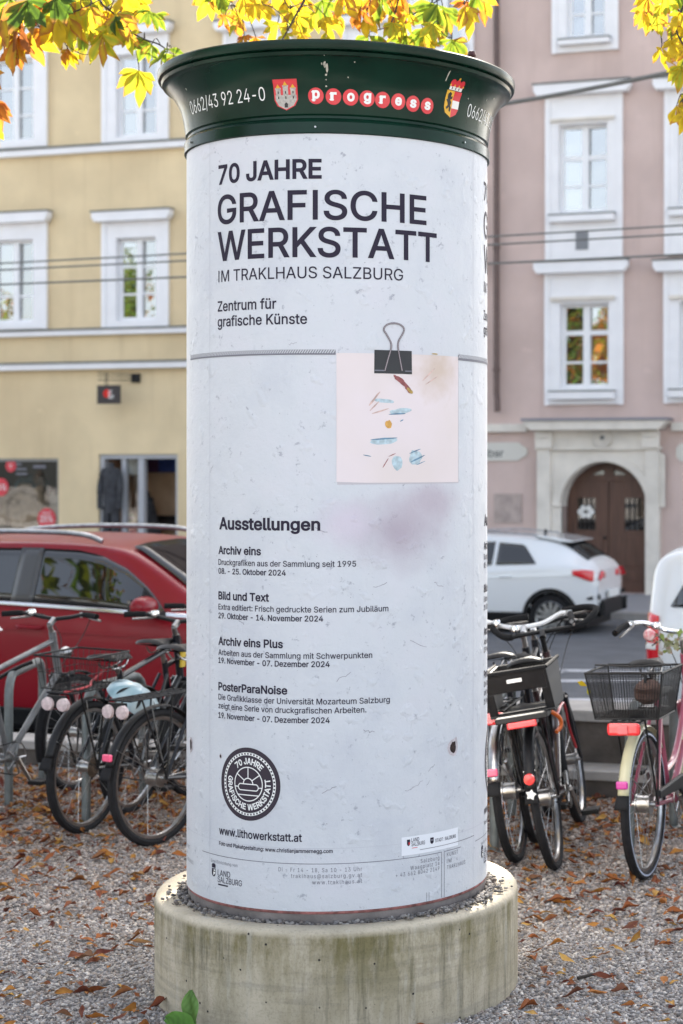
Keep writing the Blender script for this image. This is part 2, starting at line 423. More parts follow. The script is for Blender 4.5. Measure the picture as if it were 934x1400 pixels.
# ---- yellow house
ye = thing('yellow_house', 'pale yellow plastered house with white framed windows and a shop below, left of the column', 'house', (P0.x, P0.y, -.5), ROT)
def zb(h, dz=.5): return (h[0], h[1], h[2] + dz, h[3] + dz)      # roots stand on the pavement, 0.5 m below the gravel level
holes = []; wins = []
for cx, cw, sw in ((18, 96, 60), (187, 90, 58), (354, 92, 60), (517, 94, 61)):
    slope = (cx - 187) * -.020; s2 = (cx - 187) * -.046
    sash = zb(rect(cx + 1 - sw / 2, 323 + slope, cx + 1 + sw / 2, 441 + slope)); out = zb(rect(cx - cw / 2, 303 + slope, cx + cw / 2, 447 + slope))
    cor = zb(rect(cx - cw / 2 - 8, 290 + slope, cx + cw / 2 + 8, 303 + slope))
    holes.append(sash); wins.append((sash, out, cor, (.04, .33, .66)))
    sash = zb(rect(cx + 1 - sw / 2, 72 + s2, cx + 1 + sw / 2, 189 + s2)); out = zb(rect(cx - cw / 2, 50 + s2, cx + cw / 2, 195 + s2))
    cor = zb(rect(cx - cw / 2 - 8, 37 + s2, cx + cw / 2 + 8, 50 + s2))
    holes.append(sash); wins.append((sash, out, cor, (.04, .33, .66)))
for cx, cw, sw in ((18, 96, 60), (187, 90, 58), (354, 92, 60), (517, 94, 61)):     # the storey above the picture
    s3 = (cx - 187) * -.075
    sash = zb(rect(cx + 1 - sw / 2, -180 + s3, cx + 1 + sw / 2, -63 + s3)); out = zb(rect(cx - cw / 2, -202 + s3, cx + cw / 2, -57 + s3)); cor = zb(rect(cx - cw / 2 - 8, -215 + s3, cx + cw / 2 + 8, -202 + s3))
    holes.append(sash); wins.append((sash, out, cor, (.04, .33, .66)))
shopwin = zb(rect(-130, 627, 80, 760)); shopdoor = list(zb(rect(135, 621, 243, 815))); shopdoor[2] = .02
holes += [shopwin, tuple(shopdoor)]
ym = wall_mesh(sL, sM, -.2, HB + .5, holes)
bx = [(sL, 0), (sM, 0), (sM, 11), (sL, 11)]
def shell(m, a, b, H):
    m.add([(b, 0, -.2), (b, 11, -.2), (b, 11, H), (b, 0, H)], [(0, 1, 2, 3)]); m.add([(a, 0, -.2), (a, 0, H), (a, 11, H), (a, 11, -.2)], [(0, 1, 2, 3)])
    m.add([(a, 11, -.2), (a, 11, H), (b, 11, H), (b, 11, -.2)], [(0, 1, 2, 3)])
shell(ym, sL, sM, HB + .5)
ym.build('wall', M['yellow'], ye, False)
rf = MB(); rf.add([(sL, -.45, HB + .46), (sM - .02, -.45, HB + .46), (sM - .02, -.45, HB + .56), (sL, -.45, HB + .56), (sL, 5.5, HB + 2.6), (sM - .02, 5.5, HB + 2.6), (sL, 11.4, HB + .5), (sM - .02, 11.4, HB + .5)],
       [(0, 1, 2, 3), (3, 2, 5, 4), (4, 5, 7, 6), (1, 0, 6, 7)])
rf.build('roof', mat('roof_tiles', (.16, .09, .07), .85, var=.3), ye, False)
for sash, out, cor, rows in wins: window(ye, sash, out, cor, None, rows)
def band(root, pxs, y0, y1, proud, m, name='string_course', a=None, b=None):
    _, zt = fac(pxs, y0); _, z0 = fac(pxs, y1)
    MB().prism([(a, z0 + .5), (b, z0 + .5), (b, zt + .5), (a, zt + .5)], -proud, -.001).build(name, m, root, False, .01)
    MB().box((a, -proud - .03, zt + .5), (b, -.001, zt + .535)).build('ledge_flashing', M['ledge'], root, False)
band(ye, 187, 197.5, 206, .16, M['trim'], a=sL, b=sM - .01)
band(ye, 187, 450, 457, .16, M['trim'], a=sL, b=sM - .01)
band(ye, 187, 496, 504, .20, M['trim'], a=sL, b=sM - .01)
# shop window
a, b, c, d = shopwin
fr = MB(); fr.box((a, .03, c), (a + .05, .12, d)); fr.box((b - .05, .03, c), (b, .12, d)); fr.box((a + .05, .03, d - .06), (b - .05, .12, d)); fr.box((a + .05, .03, c), (b - .05, .12, c + .1))
sw_ = fr.build('shop_window', M['greyframe'], ye, False)
MB().add([(a + .05, .075, c + .1), (b - .05, .075, c + .1), (b - .05, .075, d - .06), (a + .05, .075, d - .06)], [(0, 1, 2, 3)]).build('pane', M['shopglass'], sw_, False)
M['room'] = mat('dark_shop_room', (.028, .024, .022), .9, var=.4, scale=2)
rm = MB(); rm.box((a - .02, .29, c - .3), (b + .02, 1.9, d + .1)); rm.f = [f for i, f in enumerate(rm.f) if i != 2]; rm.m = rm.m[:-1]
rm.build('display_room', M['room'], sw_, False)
# shop entrance
a, b, c, d = shopdoor
x1, x2, x3, x4 = (fac(p, 680)[0] for p in (166, 183, 187, 194))
fr = MB()
fr.box((a, .05, c), (a + .10, .20, d)); fr.box((b - .07, .05, c), (b, .20, d)); fr.box((a + .10, .05, d - .09), (b - .07, .20, d))
fr.box((x1 - .05, .09, c), (x1 + .05, .19, d - .09)); fr.box((x3 - .01, .07, c), (x4, .2, d - .09))
dr_ = fr.build('shop_doorway', mat('pale_grey_frame', (.42, .43, .46), .5), ye, False)
MB().add([(x1 + .05, .14, c), (x3 - .01, .14, c), (x3 - .01, .14, d - .09), (x1 + .05, .14, d - .09)], [(0, 1, 2, 3)]).build('pane', M['shopglass'], dr_, False)
rm = MB(); rm.box((a - .01, .29, c - .02), (b + .01, 1.5, d + .02)); rm.f = [f for i, f in enumerate(rm.f) if i != 2]; rm.m = rm.m[:-1]
rm.build('shop_room', mat('brown_shop_room', (.50, .34, .22), .9, var=.25, scale=2), dr_, False)  # wall brown lightened in place of the shop's lamp light
ZR = -.5
def yw(px, py, off):            # photo point off metres in front of (or behind) the facade -> world
    s, z = fac(px, py, off); q = P0 + TX * s - NX * off; return Vector((q.x, q.y, z))
def garment(label, px, py, off, W, H, m, m2=None, group='clothes shown in the shop'):
    p = yw(px, py, off); t = thing('jacket', label, 'jacket', p, ROT, group)
    b = MB(); n = 9
    def f(u, v):
        ang = u * 2 * PI; k = [.30, .40, .42, .42, .44, .46, .48, .44, .20][min(int(v * 8), 8)]
        rr = W * k * (1 + .06 * math.sin(ang * 5 + v * 9)); return (rr * math.cos(ang), rr * .5 * math.sin(ang), -H + H * v)
    b.grid(f, 20, 8); b.build('torso', m, t)
    for sg in (-1, 1):
        MB().tube(smooth_path([(sg * W * .36, 0, -.05 * H), (sg * W * .55, -.02, -.3 * H), (sg * W * .58, -.05, -.6 * H), (sg * W * .55, -.07, -.9 * H)]), [W * .15] * 12 + [W * .13] * 7, 8).build('sleeve', m2 or m, t)
    MB().lathe([(W * .16, 0), (W * .17, .06 * H), (W * .12, .09 * H)], 12).build('collar', m2 or m, t)
    return t
M['cloth1'] = mat('olive_brown_cloth', (.22, .16, .10), .9, var=.45, scale=7)
M['cloth2'] = mat('dark_grey_cloth', (.045, .047, .055), .85, var=.5, scale=9)
M['cloth3'] = mat('teal_cloth', (.05, .10, .12), .9, var=.4)
garment('olive brown jacket at the left of the shop window display', 8, 672, -.75, .62, .95, M['cloth1'])
garment('wide olive brown jacket in the middle of the shop window display', 34, 666, -.6, .85, .9, M['cloth1'])
garment('small pale jacket behind the round red sale sticker', 73, 676, -.7, .36, .75, mat('pale_cloth', (.38, .34, .28), .9, var=.3))
garment('teal jacket hanging high in the shop window', 45, 652, -1.3, .6, .5, M['cloth3'])
garment('dark grey puffer jacket hanging in the shop entrance above dark trousers', 152, 638, .06, .40, .95, M['cloth2'], group='clothes shown in the shop')
tr = thing('trousers', 'black trousers hanging below the dark grey puffer jacket', 'trousers', yw(152, 694, .02), ROT)
MB().box((-.18, -.05, -.04), (.18, .05, .03)).build('waistband', M['black'], tr)
for sg in (-1, 1): MB().tube([(sg * .09, 0, 0), (sg * .10, 0, -.4), (sg * .11, 0, -.85)], [.09, .085, .09], 10).build('trouser_leg', M['cloth2'], tr)
lp = thing('paper_lantern', 'white oval paper lantern hanging inside the shop door', 'lantern', yw(181, 638, -.5), ROT)
MB().lathe([(.01, .18), (.10, .15), (.15, .05), (.15, -.05), (.11, -.15), (.02, -.19)], 20).build('shade', M['white'], lp)
MB().tube([(0, 0, .17), (0, 0, .5)], .006, 6).build('cord', M['black'], lp)
pp = thing('wall_display', 'purple and blue display panel high on the shop back wall', 'panel', yw(215, 634, -1.4), ROT)
MB().box((-.72, -.03, -.18), (.05, .03, .18)).build('purple_field', mat('purple_print', (.05, .015, .06), .6), pp, False)
MB().box((.05, -.03, -.18), (.66, .03, .18)).build('blue_field', mat('blue_print', (.03, .06, .24), .6), pp, False)
ck = thing('coat', 'long dark coat on a stand inside the shop doorway', 'coat', yw(199, 690, -.9), ROT)
MB().grid(lambda u, v: ((.16 + .14 * (1 - v)) * math.cos(u * 2 * PI) + .2 * (1 - v), .14 * math.sin(u * 2 * PI), -1.1 + 1.25 * v), 16, 6).build('coat_body', M['cloth2'], ck)
MB().lathe([(.02, .30), (.09, .26), (.10, .16), (.05, .12)], 12).build('hat', M['black'], ck)
sh = thing('shelf', 'black shelf board on the brown back wall of the shop', 'shelf', yw(228, 707, -1.35), ROT)
MB().box((-.35, -.12, -.02), (.4, .12, .03)).build('board', M['black'], sh, False); MB().box((-.3, -.02, -.25), (.35, .10, -.02)).build('bracket_panel', M['room'], sh, False)
cr = thing('red_bin', 'red bin with small goods behind the shop door glass', 'bin', yw(176, 722, -.45), ROT)
MB().lathe([(.17, -.5), (.19, .0), (.17, .0), (.15, -.45)], 4).build('tub', M['tail_red'], cr, False)
gd = MB()
for k in range(9): gd.lathe([(.0, .05), (.05, .02), (.045, -.03), (0, -.05)], 8, (random.uniform(-.12, .12), random.uniform(-.08, .08), .06 + random.uniform(0, .22)), mi=k % 3)
gd.build('goods', [M['cream'], M['paleref'], mat('green_goods', (.05, .22, .08), .6)], cr)

FONT = None
try:
    import os
    FONT = bpy.data.fonts.load(os.path.join(bpy.utils.system_resource('DATAFILES', path='fonts'), 'Inter.woff2'))
except Exception as ex:
    print('font fallback', ex)
from mathutils.geometry import delaunay_2d_cdt
def text_mesh(body, weight=0.0, spacing=1.0):
    """flat glyphs as a bmesh: the outlines are thickened by weight, then filled where they wind"""
    cu = bpy.data.curves.new('lettering', 'FONT'); cu.body = body.replace('I', '|'); cu.size = 1; cu.resolution_u = 4; cu.space_character = spacing
    if FONT: cu.font = FONT
    ob = bpy.data.objects.new('lettering', cu); COL.objects.link(ob)
    dg = bpy.context.evaluated_depsgraph_get(); dg.update()
    cv = ob.to_curve(dg); loops = []
    for sp in cv.splines:
        bp = list(sp.bezier_points); n = len(bp); pts = []
        for i in range(n):
            p, q = bp[i], bp[(i + 1) % n]
            straight = p.handle_right_type == 'VECTOR' and q.handle_left_type == 'VECTOR'
            d = (q.co - p.co).length
            st_ = straight or ((p.handle_right - p.co).cross(q.co - p.co).length < 1e-6 and (q.handle_left - q.co).cross(q.co - p.co).length < 1e-6)
            k = 1 if st_ else 4
            for j in range(k):
                t = j / k; c = p.co * (1 - t) ** 3 + p.handle_right * 3 * t * (1 - t) ** 2 + q.handle_left * 3 * t * t * (1 - t) + q.co * t ** 3
                if not pts or (Vector((c.x, c.y)) - pts[-1]).length > 1e-5: pts.append(Vector((c.x, c.y)))
        if len(pts) > 2 and (pts[0] - pts[-1]).length < 1e-5: pts.pop()
        if len(pts) > 2:
            xs_, ys_ = [p.x for p in pts], [p.y for p in pts]
            if 'I' in body and len(pts) <= 5 and min(ys_) < -.05 and max(xs_) - min(xs_) < .2:      # a plain upright for the capital I
                xm_, ym_ = (max(xs_) + min(xs_)) / 2, (max(ys_) + min(ys_)) / 2
                pts = [Vector((xm_ + math.copysign(.060 * CAPH, p.x - xm_), CAPH if p.y > ym_ else 0)) for p in pts]
            loops.append(pts)
    ob.to_curve_clear(); bpy.data.objects.remove(ob); bpy.data.curves.remove(cu)
    # the fill lies on one side of every contour; the largest contour tells which
    def area(l): return sum(l[i - 1].x * l[i].y - l[i].x * l[i - 1].y for i in range(len(l))) / 2
    sg = 1 if area(max(loops, key=lambda l: abs(area(l)))) > 0 else -1
    out = []
    for l in loops:
        n = len(l); o = []
        for i in range(n):
            d0, d1 = (l[i] - l[i - 1]), (l[(i + 1) % n] - l[i]); d0.normalize(); d1.normalize()
            n0, n1 = Vector((d0.y, -d0.x)) * sg, Vector((d1.y, -d1.x)) * sg; m = n0 + n1
            m = m / max(m.length_squared, .5) * 2 if m.length > 1e-6 else n0
            o.append(l[i] + m * weight * .9)
        out.append(o)
    bm = bmesh.new()
    # fill glyph by glyph: contours whose x ranges overlap belong together
    spans = sorted(((min(p.x for p in o), max(p.x for p in o), o) for o in out), key=lambda q: q[0]); groups = []
    for a_, b_, o in spans:
        if groups and a_ < groups[-1][0]: groups[-1][0] = max(groups[-1][0], b_); groups[-1][1].append(o)
        else: groups.append([b_, [o]])
    for _, ls in groups:
        V = []; E = []
        for o in ls:
            k = len(V); V += o; E += [(k + i, k + (i + 1) % len(o)) for i in range(len(o))]
        vo, eo, fo, *_ = delaunay_2d_cdt(V, E, [], 0, 1e-6)
        vv_ = np.array([(v.x, v.y) for v in vo]); F = np.array(fo); C = vv_[F].mean(1)
        wn = np.zeros(len(C))
        for o in ls:
            P = np.array([(p.x, p.y) for p in o]); Q = np.roll(P, -1, 0)
            up = (P[:, 1][None] <= C[:, 1:2]) & (Q[:, 1][None] > C[:, 1:2]); dn = (P[:, 1][None] > C[:, 1:2]) & (Q[:, 1][None] <= C[:, 1:2])
            cr = (Q[:, 0] - P[:, 0])[None] * (C[:, 1:2] - P[:, 1][None]) - (C[:, 0:1] - P[:, 0][None]) * (Q[:, 1] - P[:, 1])[None]
            wn += (up & (cr > 0)).sum(1) - (dn & (cr < 0)).sum(1)
        bv = [bm.verts.new((x, y, 0)) for x, y in vv_]
        for f, w_ in zip(fo, wn):
            if w_ * sg > .5: 
                try: bm.faces.new([bv[i] for i in f])
                except ValueError: pass
    bmesh.ops.delete(bm, geom=[v for v in bm.verts if not v.link_faces], context='VERTS')
    return bm
_cap = text_mesh('H'); CAPH = max(v.co.y for v in _cap.verts); _cap.free()
def fit_text(body, width, cap, weight=0, spacing=1.0):
    bm = text_mesh(body, weight, spacing)
    x0 = min(v.co.x for v in bm.verts); x1 = max(v.co.x for v in bm.verts)
    for v in bm.verts: v.co = Vector(((v.co.x - x0) / (x1 - x0) * width, v.co.y / CAPH * cap, 0))
    return bm
def bm_obj(bm, name, m, parent=None):
    me = bpy.data.meshes.new(name); bm.to_mesh(me); bm.free(); me.materials.append(m)
    o = bpy.data.objects.new(name, me); COL.objects.link(o)
    if parent: o.parent = parent
    return o
def flat_text(body, width, cap, m, parent, x, y, z, weight=.01):
    bm = fit_text(body, width, cap, weight)
    for v in bm.verts: v.co = Vector((x + v.co.x, y, z + v.co.y))
    return bm_obj(bm, 'lettering', m, parent)
# red sale stickers on the shop pane
def sticker(px, py, r, label, txt):
    p = yw(px, py, -.06); t = thing('sale_sticker', label, 'sticker', p, ROT, 'red stickers on the shop window')
    MB().lathe([(0, -.004), (r, -.004), (r, .004), (0, .004)], 28, axis='y').build('disc', mat('sticker_red', (.62, .04, .06), .5), t, False)
    for s_, w_, c_, z_ in txt: flat_text(s_, w_, c_, M['white'], t, -w_ / 2, -.008, z_)
sticker(64, 709, .215, 'round red sticker reading 25% low on the shop window', [('25%', .30, .13, -.07), ('SALE', .2, .04, .1)])
sticker(1, 666, .19, 'round red sticker cut by the edge of the photo on the shop window', [('25%', .26, .12, -.06)])
sticker(15, 637, .125, 'small pink red round sticker high on the shop window', [('V', .07, .08, -.04)])
st = thing('window_lettering', 'small white lettering lines across the top of the shop window', 'lettering', yw(22, 640, -.06), ROT)
for k, w_ in enumerate((.14, .26, .28)): MB().box((0, -.008, .06 - k * .1), (w_, -.004, .10 - k * .1)).build('text_line', M['printgrey'], st, False)
MB().box((.42, -.008, .0), (.72, -.004, .06)).build('text_line', M['printgrey'], st, False)
# hanging sign on its bracket
hs = thing('hanging_sign', 'dark hanging shop sign with a red emblem on a wall bracket', 'sign', yw(187, 517, 0), ROT)
s_pl, _ = fac(187, 517); k1, zt = fac(134, 527, .5); k2, zl = fac(165, 552, .5); z0_ = yw(187, 517, 0).z
MB().box((-.09, -.06, -.09), (.09, -.003, .09)).build('wall_plate', M['black'], hs, False)
br = MB()
for dz in (.10, .03, -.05): br.tube([(0, -.05, dz * .8), (k1 - s_pl, -.50, dz)], .010, 6)
for f in (.55, .15):
    q = (k1 - s_pl) * (1 - .38 * (1 - f) / .85) if f < .5 else (k1 - s_pl) * .70
    br.tube([(q, -.5, .1), (q, -.5, zt - z0_ - .02)], .008, 6)
br.build('bracket', M['black'], hs)
bd = MB().box((k1 - s_pl, -.53, zl - z0_), (k2 - s_pl, -.49, zt - z0_)).build('sign_board', mat('dark_sign', (.035, .028, .028), .6), hs, False)
cxs, czs = (k1 + k2) / 2 - s_pl, (zt + zl) / 2 - z0_
MB().lathe([(0, -.535), (.085, -.535), (.085, -.532), (0, -.532)], 20, (cxs - .03, 0, czs + .02), 'y').build('emblem', M['tail_red'], bd)
for k, w_ in enumerate((.09, .06, .13, .12)): MB().box((cxs, -.538, czs + .06 - k * .045), (cxs + w_, -.536, czs + .08 - k * .045)).build('text_line', M['white'], bd, False)

# ---- pink house
pk = thing('pink_house', 'dusty pink plastered house with tall white window surrounds and an arched brown door', 'house', (P0.x, P0.y, -.5), ROT)
holes = []; wins = []
for dx, sc in ((0, 1), (164, 1.03), (-196, .97)):
    def rr(a, b, c, d, y0=0): 
        return zb(rect(800 + (a - 800) * sc + dx, b - dx * .055 * (1 if y0 else .3), 800 + (c - 800) * sc + dx, d - dx * .055 * (1 if y0 else .3)))
    s_ = rr(763, 168, 834, 293, 1); o_ = rr(748, 131, 852, 358, 1); holes.append(s_)
    wins.append((s_, o_, rr(735, 116, 866, 131, 1), rr(755, 295, 843, 304, 1), (.31, .63), rr(755, 162, 842, 166, 1)))
    s_ = rr(765, 413, 836, 533); o_ = rr(747, 373, 853, 553); holes.append(s_)
    wins.append((s_, o_, rr(735, 359, 862, 374), rr(755, 536, 843, 546), (.31, .66), rr(755, 406, 842, 411)))
    s_ = rr(774, -62, 831, 54, 1); o_ = rr(757, -84, 846, 71, 1); holes.append(s_)
    wins.append((s_, o_, None, rr(768, 56, 837, 63, 1), (.31, .63), None))
dA = zb(rect(770, 632, 886, 815)); dsl, dsr = dA[0], dA[1]; dz0 = .03
holes.append((dsl, dsr, dz0, dA[3]))
pm = wall_mesh(sM, sR, -.2, 18.2 + .5, holes); shell(pm, sM, sR, 18.2 + .5)
pm.add([(sM, 0, 18.7), (sR, 0, 18.7), (sR, 11, 18.7), (sM, 11, 18.7)], [(0, 1, 2, 3)])
pm.build('wall', M['pink'], pk, False)
# roof parapet added unseen to shade gravel; its gap lets sun reach the ring
CX, CY = -.887, 6.278
gx = CX + .1005 * (32.2 - CY); gs = (Vector((gx, 32.0, 0)) - P0).dot(TX)
pr = MB(); pr.box((sM, 0, 18.7), (gs - .60, .35, HB + .5)); pr.box((gs + .53, 0, 18.7), (sR, .35, HB + .5)); pr.build('shading_parapet', M['pink'], pk, False)
for k, (s_, o_, c_, si, rows, hd) in enumerate(wins): window(pk, s_, o_, c_, si, rows, hd, proud=.07)
a, b, c, d = zb(rect(789, 318, 806, 342))
vt = MB().box((a, -.085, c), (b, -.073, d)); vt_o = vt.build('vent_grille', mat('grey_vent', (.20, .21, .23), .6), pk, False)
# entrance
ar = MB(); cx_ = (dsl + dsr) / 2; hw = (dsr - dsl) / 2; zsp = dA[3] - hw; yF = -.12
OX0, OX1 = fac(738, 700)[0], fac(904, 700)[0]; OZ = zb(rect(738, 615, 904, 700))[3]
outer = lambda a: (cx_ + (OX1 - OX0) / 2 * max(-1, min(1, math.cos(a) * 1.35)), None)
N = 28
for i in range(N):
    pts = []
    for k in (i, i + 1):
        a = PI * k / N; ix, iz = cx_ + hw * math.cos(a), zsp + hw * math.sin(a)
        ca, sa = math.cos(a), math.sin(a); HW = (OX1 - OX0) / 2; HZ = OZ - zsp
        sc_ = min(HW / max(abs(ca), 1e-6), HZ / max(abs(sa), 1e-6)); pts.append(((ix, iz), (cx_ + sc_ * ca, zsp + sc_ * sa)))
    (i0, o0), (i1, o1) = pts
    ar.add([(i0[0], yF, i0[1]), (o0[0], yF, o0[1]), (o1[0], yF, o1[1]), (i1[0], yF, i1[1]), (i0[0], .34, i0[1]), (i1[0], .34, i1[1])], [(0, 1, 2, 3), (0, 3, 5, 4)])
ar.box((OX0, yF, .01), (dsl, .0, zsp)); ar.box((dsr, yF, .01), (OX1, 0, zsp))
ar.add([(dsl, yF, .01), (dsl, .34, .01), (dsl, .34, zsp), (dsl, yF, zsp)], [(0, 1, 2, 3)]); ar.add([(dsr, yF, .01), (dsr, .34, .01), (dsr, .34, zsp), (dsr, yF, zsp)], [(3, 2, 1, 0)])
# archivolt and pilasters proud of the surround
for i in range(N):
    a0, a1 = PI * i / N, PI * (i + 1) / N; r0, r1 = hw + .02, hw + .16
    ar.add([(cx_ + r * math.cos(a), y, zsp + r * math.sin(a)) for a in (a0, a1) for r in (r0, r1) for y in (yF - .04, yF)],
           [(0, 2, 6, 4), (0, 4, 5, 1), (2, 3, 7, 6)])
ar.box((OX0, yF - .05, .012), (OX0 + .26, yF - .001, OZ)); ar.box((OX1 - .26, yF - .05, .012), (OX1, yF - .001, OZ))
en = ar.build('entrance', M['stone'], pk, True, auto=30)
ez0, ez1 = OZ, zb(rect(738, 588, 904, 615))[3]
MB().box((OX0 - .03, -.2, ez0), (OX1 + .03, -.001, ez0 + .05)).box((OX0 + .02, -.16, ez0 + .05), (OX1 - .02, -.001, ez1)).build('frieze', M['stone'], en, False)
for x in (OX0, OX1 - .3): MB().box((x - .02, -.24, ez0 + .03), (x + .32, -.162, ez1 - .02)).box((x + .03, -.27, ez1 - .14), (x + .27, -.242, ez1 - .05)).build('capital', M['stone'], en, False, .01)
MB().prism([(OX0 - .05, ez1), (OX1 + .05, ez1), (OX1 + .18, ez1 + .12), (OX1 + .18, ez1 + .17), (OX0 - .18, ez1 + .17), (OX0 - .18, ez1 + .12)], -.42, -.001).build('cornice', M['stone'], en, False)
MB().box((OX0 - .22, -.46, ez1 + .17), (OX1 + .22, -.001, ez1 + .215)).build('cornice_flashing', mat('grey_lead', (.22, .22, .26), .6), en, False)
zc = (ez0 + ez1) / 2 + .02
md = MB(); md.lathe([(.11, -.17), (.135, -.225), (.165, -.225), (.19, -.17)], 28, (cx_, 0, zc), 'y'); md.lathe([(0, -.19), (.11, -.19), (.115, -.17)], 28, (cx_, 0, zc), 'y'); md.build('medallion', M['stone'], en)
MB().lathe([(0, -.23), (.045, -.21), (.03, -.19)], 10, (cx_ - .0, 0, zc + .02), 'y').build('emblem', M['ledge'], en)
zTr = zb(rect(784, 658, 809, 725))[3]
for x0_, x1_ in ((dsl, cx_ - .006), (cx_ + .006, dsr)):
    for zz in (0,):
        p0 = fac(784 if x0_ < cx_ - .1 else 849, 680)[0]; p1 = fac(809 if x0_ < cx_ - .1 else 876, 680)[0]
        zt = zb(rect(784, 681, 809, 725)); z_a, z_b = zt[2], zt[3]
        D = MB(); zt_ = zTr
        D.box((x0_, .24, .02), (p0, .30, zt_)); D.box((p1, .24, .02), (x1_, .30, zt_)); D.box((p0, .24, z_b), (p1, .30, zt_)); D.box((p0, .24, .02), (p1, .30, z_a))
        D.box((x0_ + .10, .225, .25), (x1_ - .10, .239, .42)); D.box((x0_ + .10, .225, .52), (x1_ - .10, .239, z_a - .12))
        lf = D.build('door', M['wood'], pk, False, .006)
        MB().add([(p0, .27, z_a), (p1, .27, z_a), (p1, .27, z_b), (p0, .27, z_b)], [(0, 1, 2, 3)]).build('pane', M['carglass'], lf, False)
        gr = MB()
        for k in range(1, 4): gr.box((p0 + (p1 - p0) * k / 4 - .008, .235, z_a), (p0 + (p1 - p0) * k / 4 + .008, .25, z_b))
        gr.build('grille', M['black'], lf, False)
        if x0_ < cx_ - .1:
            fl = MB(); 
            for ang in range(6): fl.lathe([(0, .215), (.055, .215), (.055, .222), (0, .222)], 12, ((p0 + p1) / 2 + .085 * math.cos(ang * PI / 3) * 1.3, 0, z_b - .26 + .075 * math.sin(ang * PI / 3)), 'y')
            fl.build('notice', M['white'], lf)
            MB().lathe([(0, .17), (.03, .18), (.03, .2), (.012, .2), (.012, .24)], 10, (x1_ - .06, 0, 1.05), 'y').build('handle', M['black'], lf)
fl = MB()
fl.box((dsl, .22, zTr), (dsr, .31, zTr + .12)); fl.box((cx_ - .09, .22, zTr + .12), (cx_ + .09, .31, zsp + hw))
fo = fl.build('fanlight', M['wood'], pk, False)
aT = math.asin((zTr + .1 - zsp) / hw); pn = MB(); pn.add([(cx_, .29, zTr + .1)] + [(cx_ + hw * math.cos(lerp(aT, PI - aT, k / 24)), .29, zsp + hw * math.sin(lerp(aT, PI - aT, k / 24))) for k in range(25)], [(0, k, k + 1) for k in range(1, 25)])
pn.build('pane', M['pane'], fo, False)
rim = MB()
for i in range(24):
    a0, a1 = PI * i / 24, PI * (i + 1) / 24
    rim.add([(cx_ + r * math.cos(a), y, zsp + .02 + r * math.sin(a)) for a in (a0, a1) for r in (hw - .16, hw + .02) for y in (.25, .32)], [(0, 2, 6, 4), (0, 4, 5, 1)])
rim.build('arch_frame', M['wood'], fo, False)
MB().box((dsl - .1, -.55, .0), (dsr + .1, .32, .025)).build('doorstep', M['paving'], pk, False)
# string course, plaster cartouches, plaque
for s0_, s1_ in ((sM + .01, OX0 - .22), (OX1 + .22, sR)): 
    _, zt = fac(800, 581); MB().prism([(s0_, zt + .5 - .12), (s1_, zt + .5 - .12), (s1_, zt + .5 + .03), (s0_, zt + .5 + .03)], -.12, -.001).build('string_course', M['stone'], pk, False)
def cartouche(px0, px1, py0, py1, txt=None):
    a, b, c, d = zb(rect(px0, py0, px1, py1)); h = d - c
    pl = [(a, c + h * .25), (a + .08, c), (b - .18, c), (b - .14, c + h * .12), (b - .02, c + h * .3), (b, c + h * .5), (b - .02, c + h * .7), (b - .14, c + h * .88), (b - .18, d), (a + .08, d), (a, d - h * .25)]
    o = MB().prism(pl, -.03, -.001).build('name_panel', mat('pale_panel', (.62, .60, .55), .8), pk, False)
    if txt: flat_text(txt, .36, .14, M['ledge'], o, fac(665, 620)[0], -.036, c + h * .22, .012)
cartouche(596, 722, 605, 630, 'lbar'); cartouche(925, 1040, 606, 631)
a, b, c, d = zb(rect(676, 675, 714, 715)); MB().box((a, -.02, c), (b, -.001, d)).build('plaster_panel', mat('faded_plaster', (.44, .36, .33), .9, var=.2), pk, False)
# downpipe
dp = MB(); s_ = fac(683, 300)[0]; ze = fac(683, 563)[1] + .5
dp.tube([(s_, -.16, 19), (s_, -.16, ze + .35), (s_ + .02, -.18, ze + .2), (s_ + .03, -.2, ze)], .058, 12)
for z in (4.2, 6.5, 9.4, 12.5, 16): dp.lathe([(.07, -.03), (.075, 0), (.07, .03)], 12, (s_, -.16, z))
dp.build('downpipe', M['pipe'], pk)

# overhead lines above the street
def cable(name, label, px0, py0, px1, py1, Y0, Y1, r, sag=.1):
    a, b = at(px0, py0, Y0), at(px1, py1, Y1); d = b - a
    a2, b2 = a - d * 1.2, b + d * 1.2
    m = MB().tube([a2 + (b2 - a2) * (i / 20) - Vector((0, 0, sag * (1 - (i / 10 - 1) ** 2) - sag)) for i in range(21)], r, 6)
    return tag(m.build(name, M['ledge']), label, 'cable', 'overhead cables across the street')
cable('overhead_cable', 'uppermost of the thin cables crossing the yellow house', 0, 361, 934, 309, 22, 20, .011)
cable('overhead_cable', 'middle one of the thin cables crossing the yellow house', 0, 370, 934, 321, 22, 20, .011)
cable('overhead_cable', 'lowest of the thin cables, passing the lower cornices of the pink house', 0, 390, 934, 349, 22.5, 20, .013)
cable('overhead_cable', 'thick dark cable rising across the upper pink house', 640, 152, 934, 98, 18, 16, .022, .25)

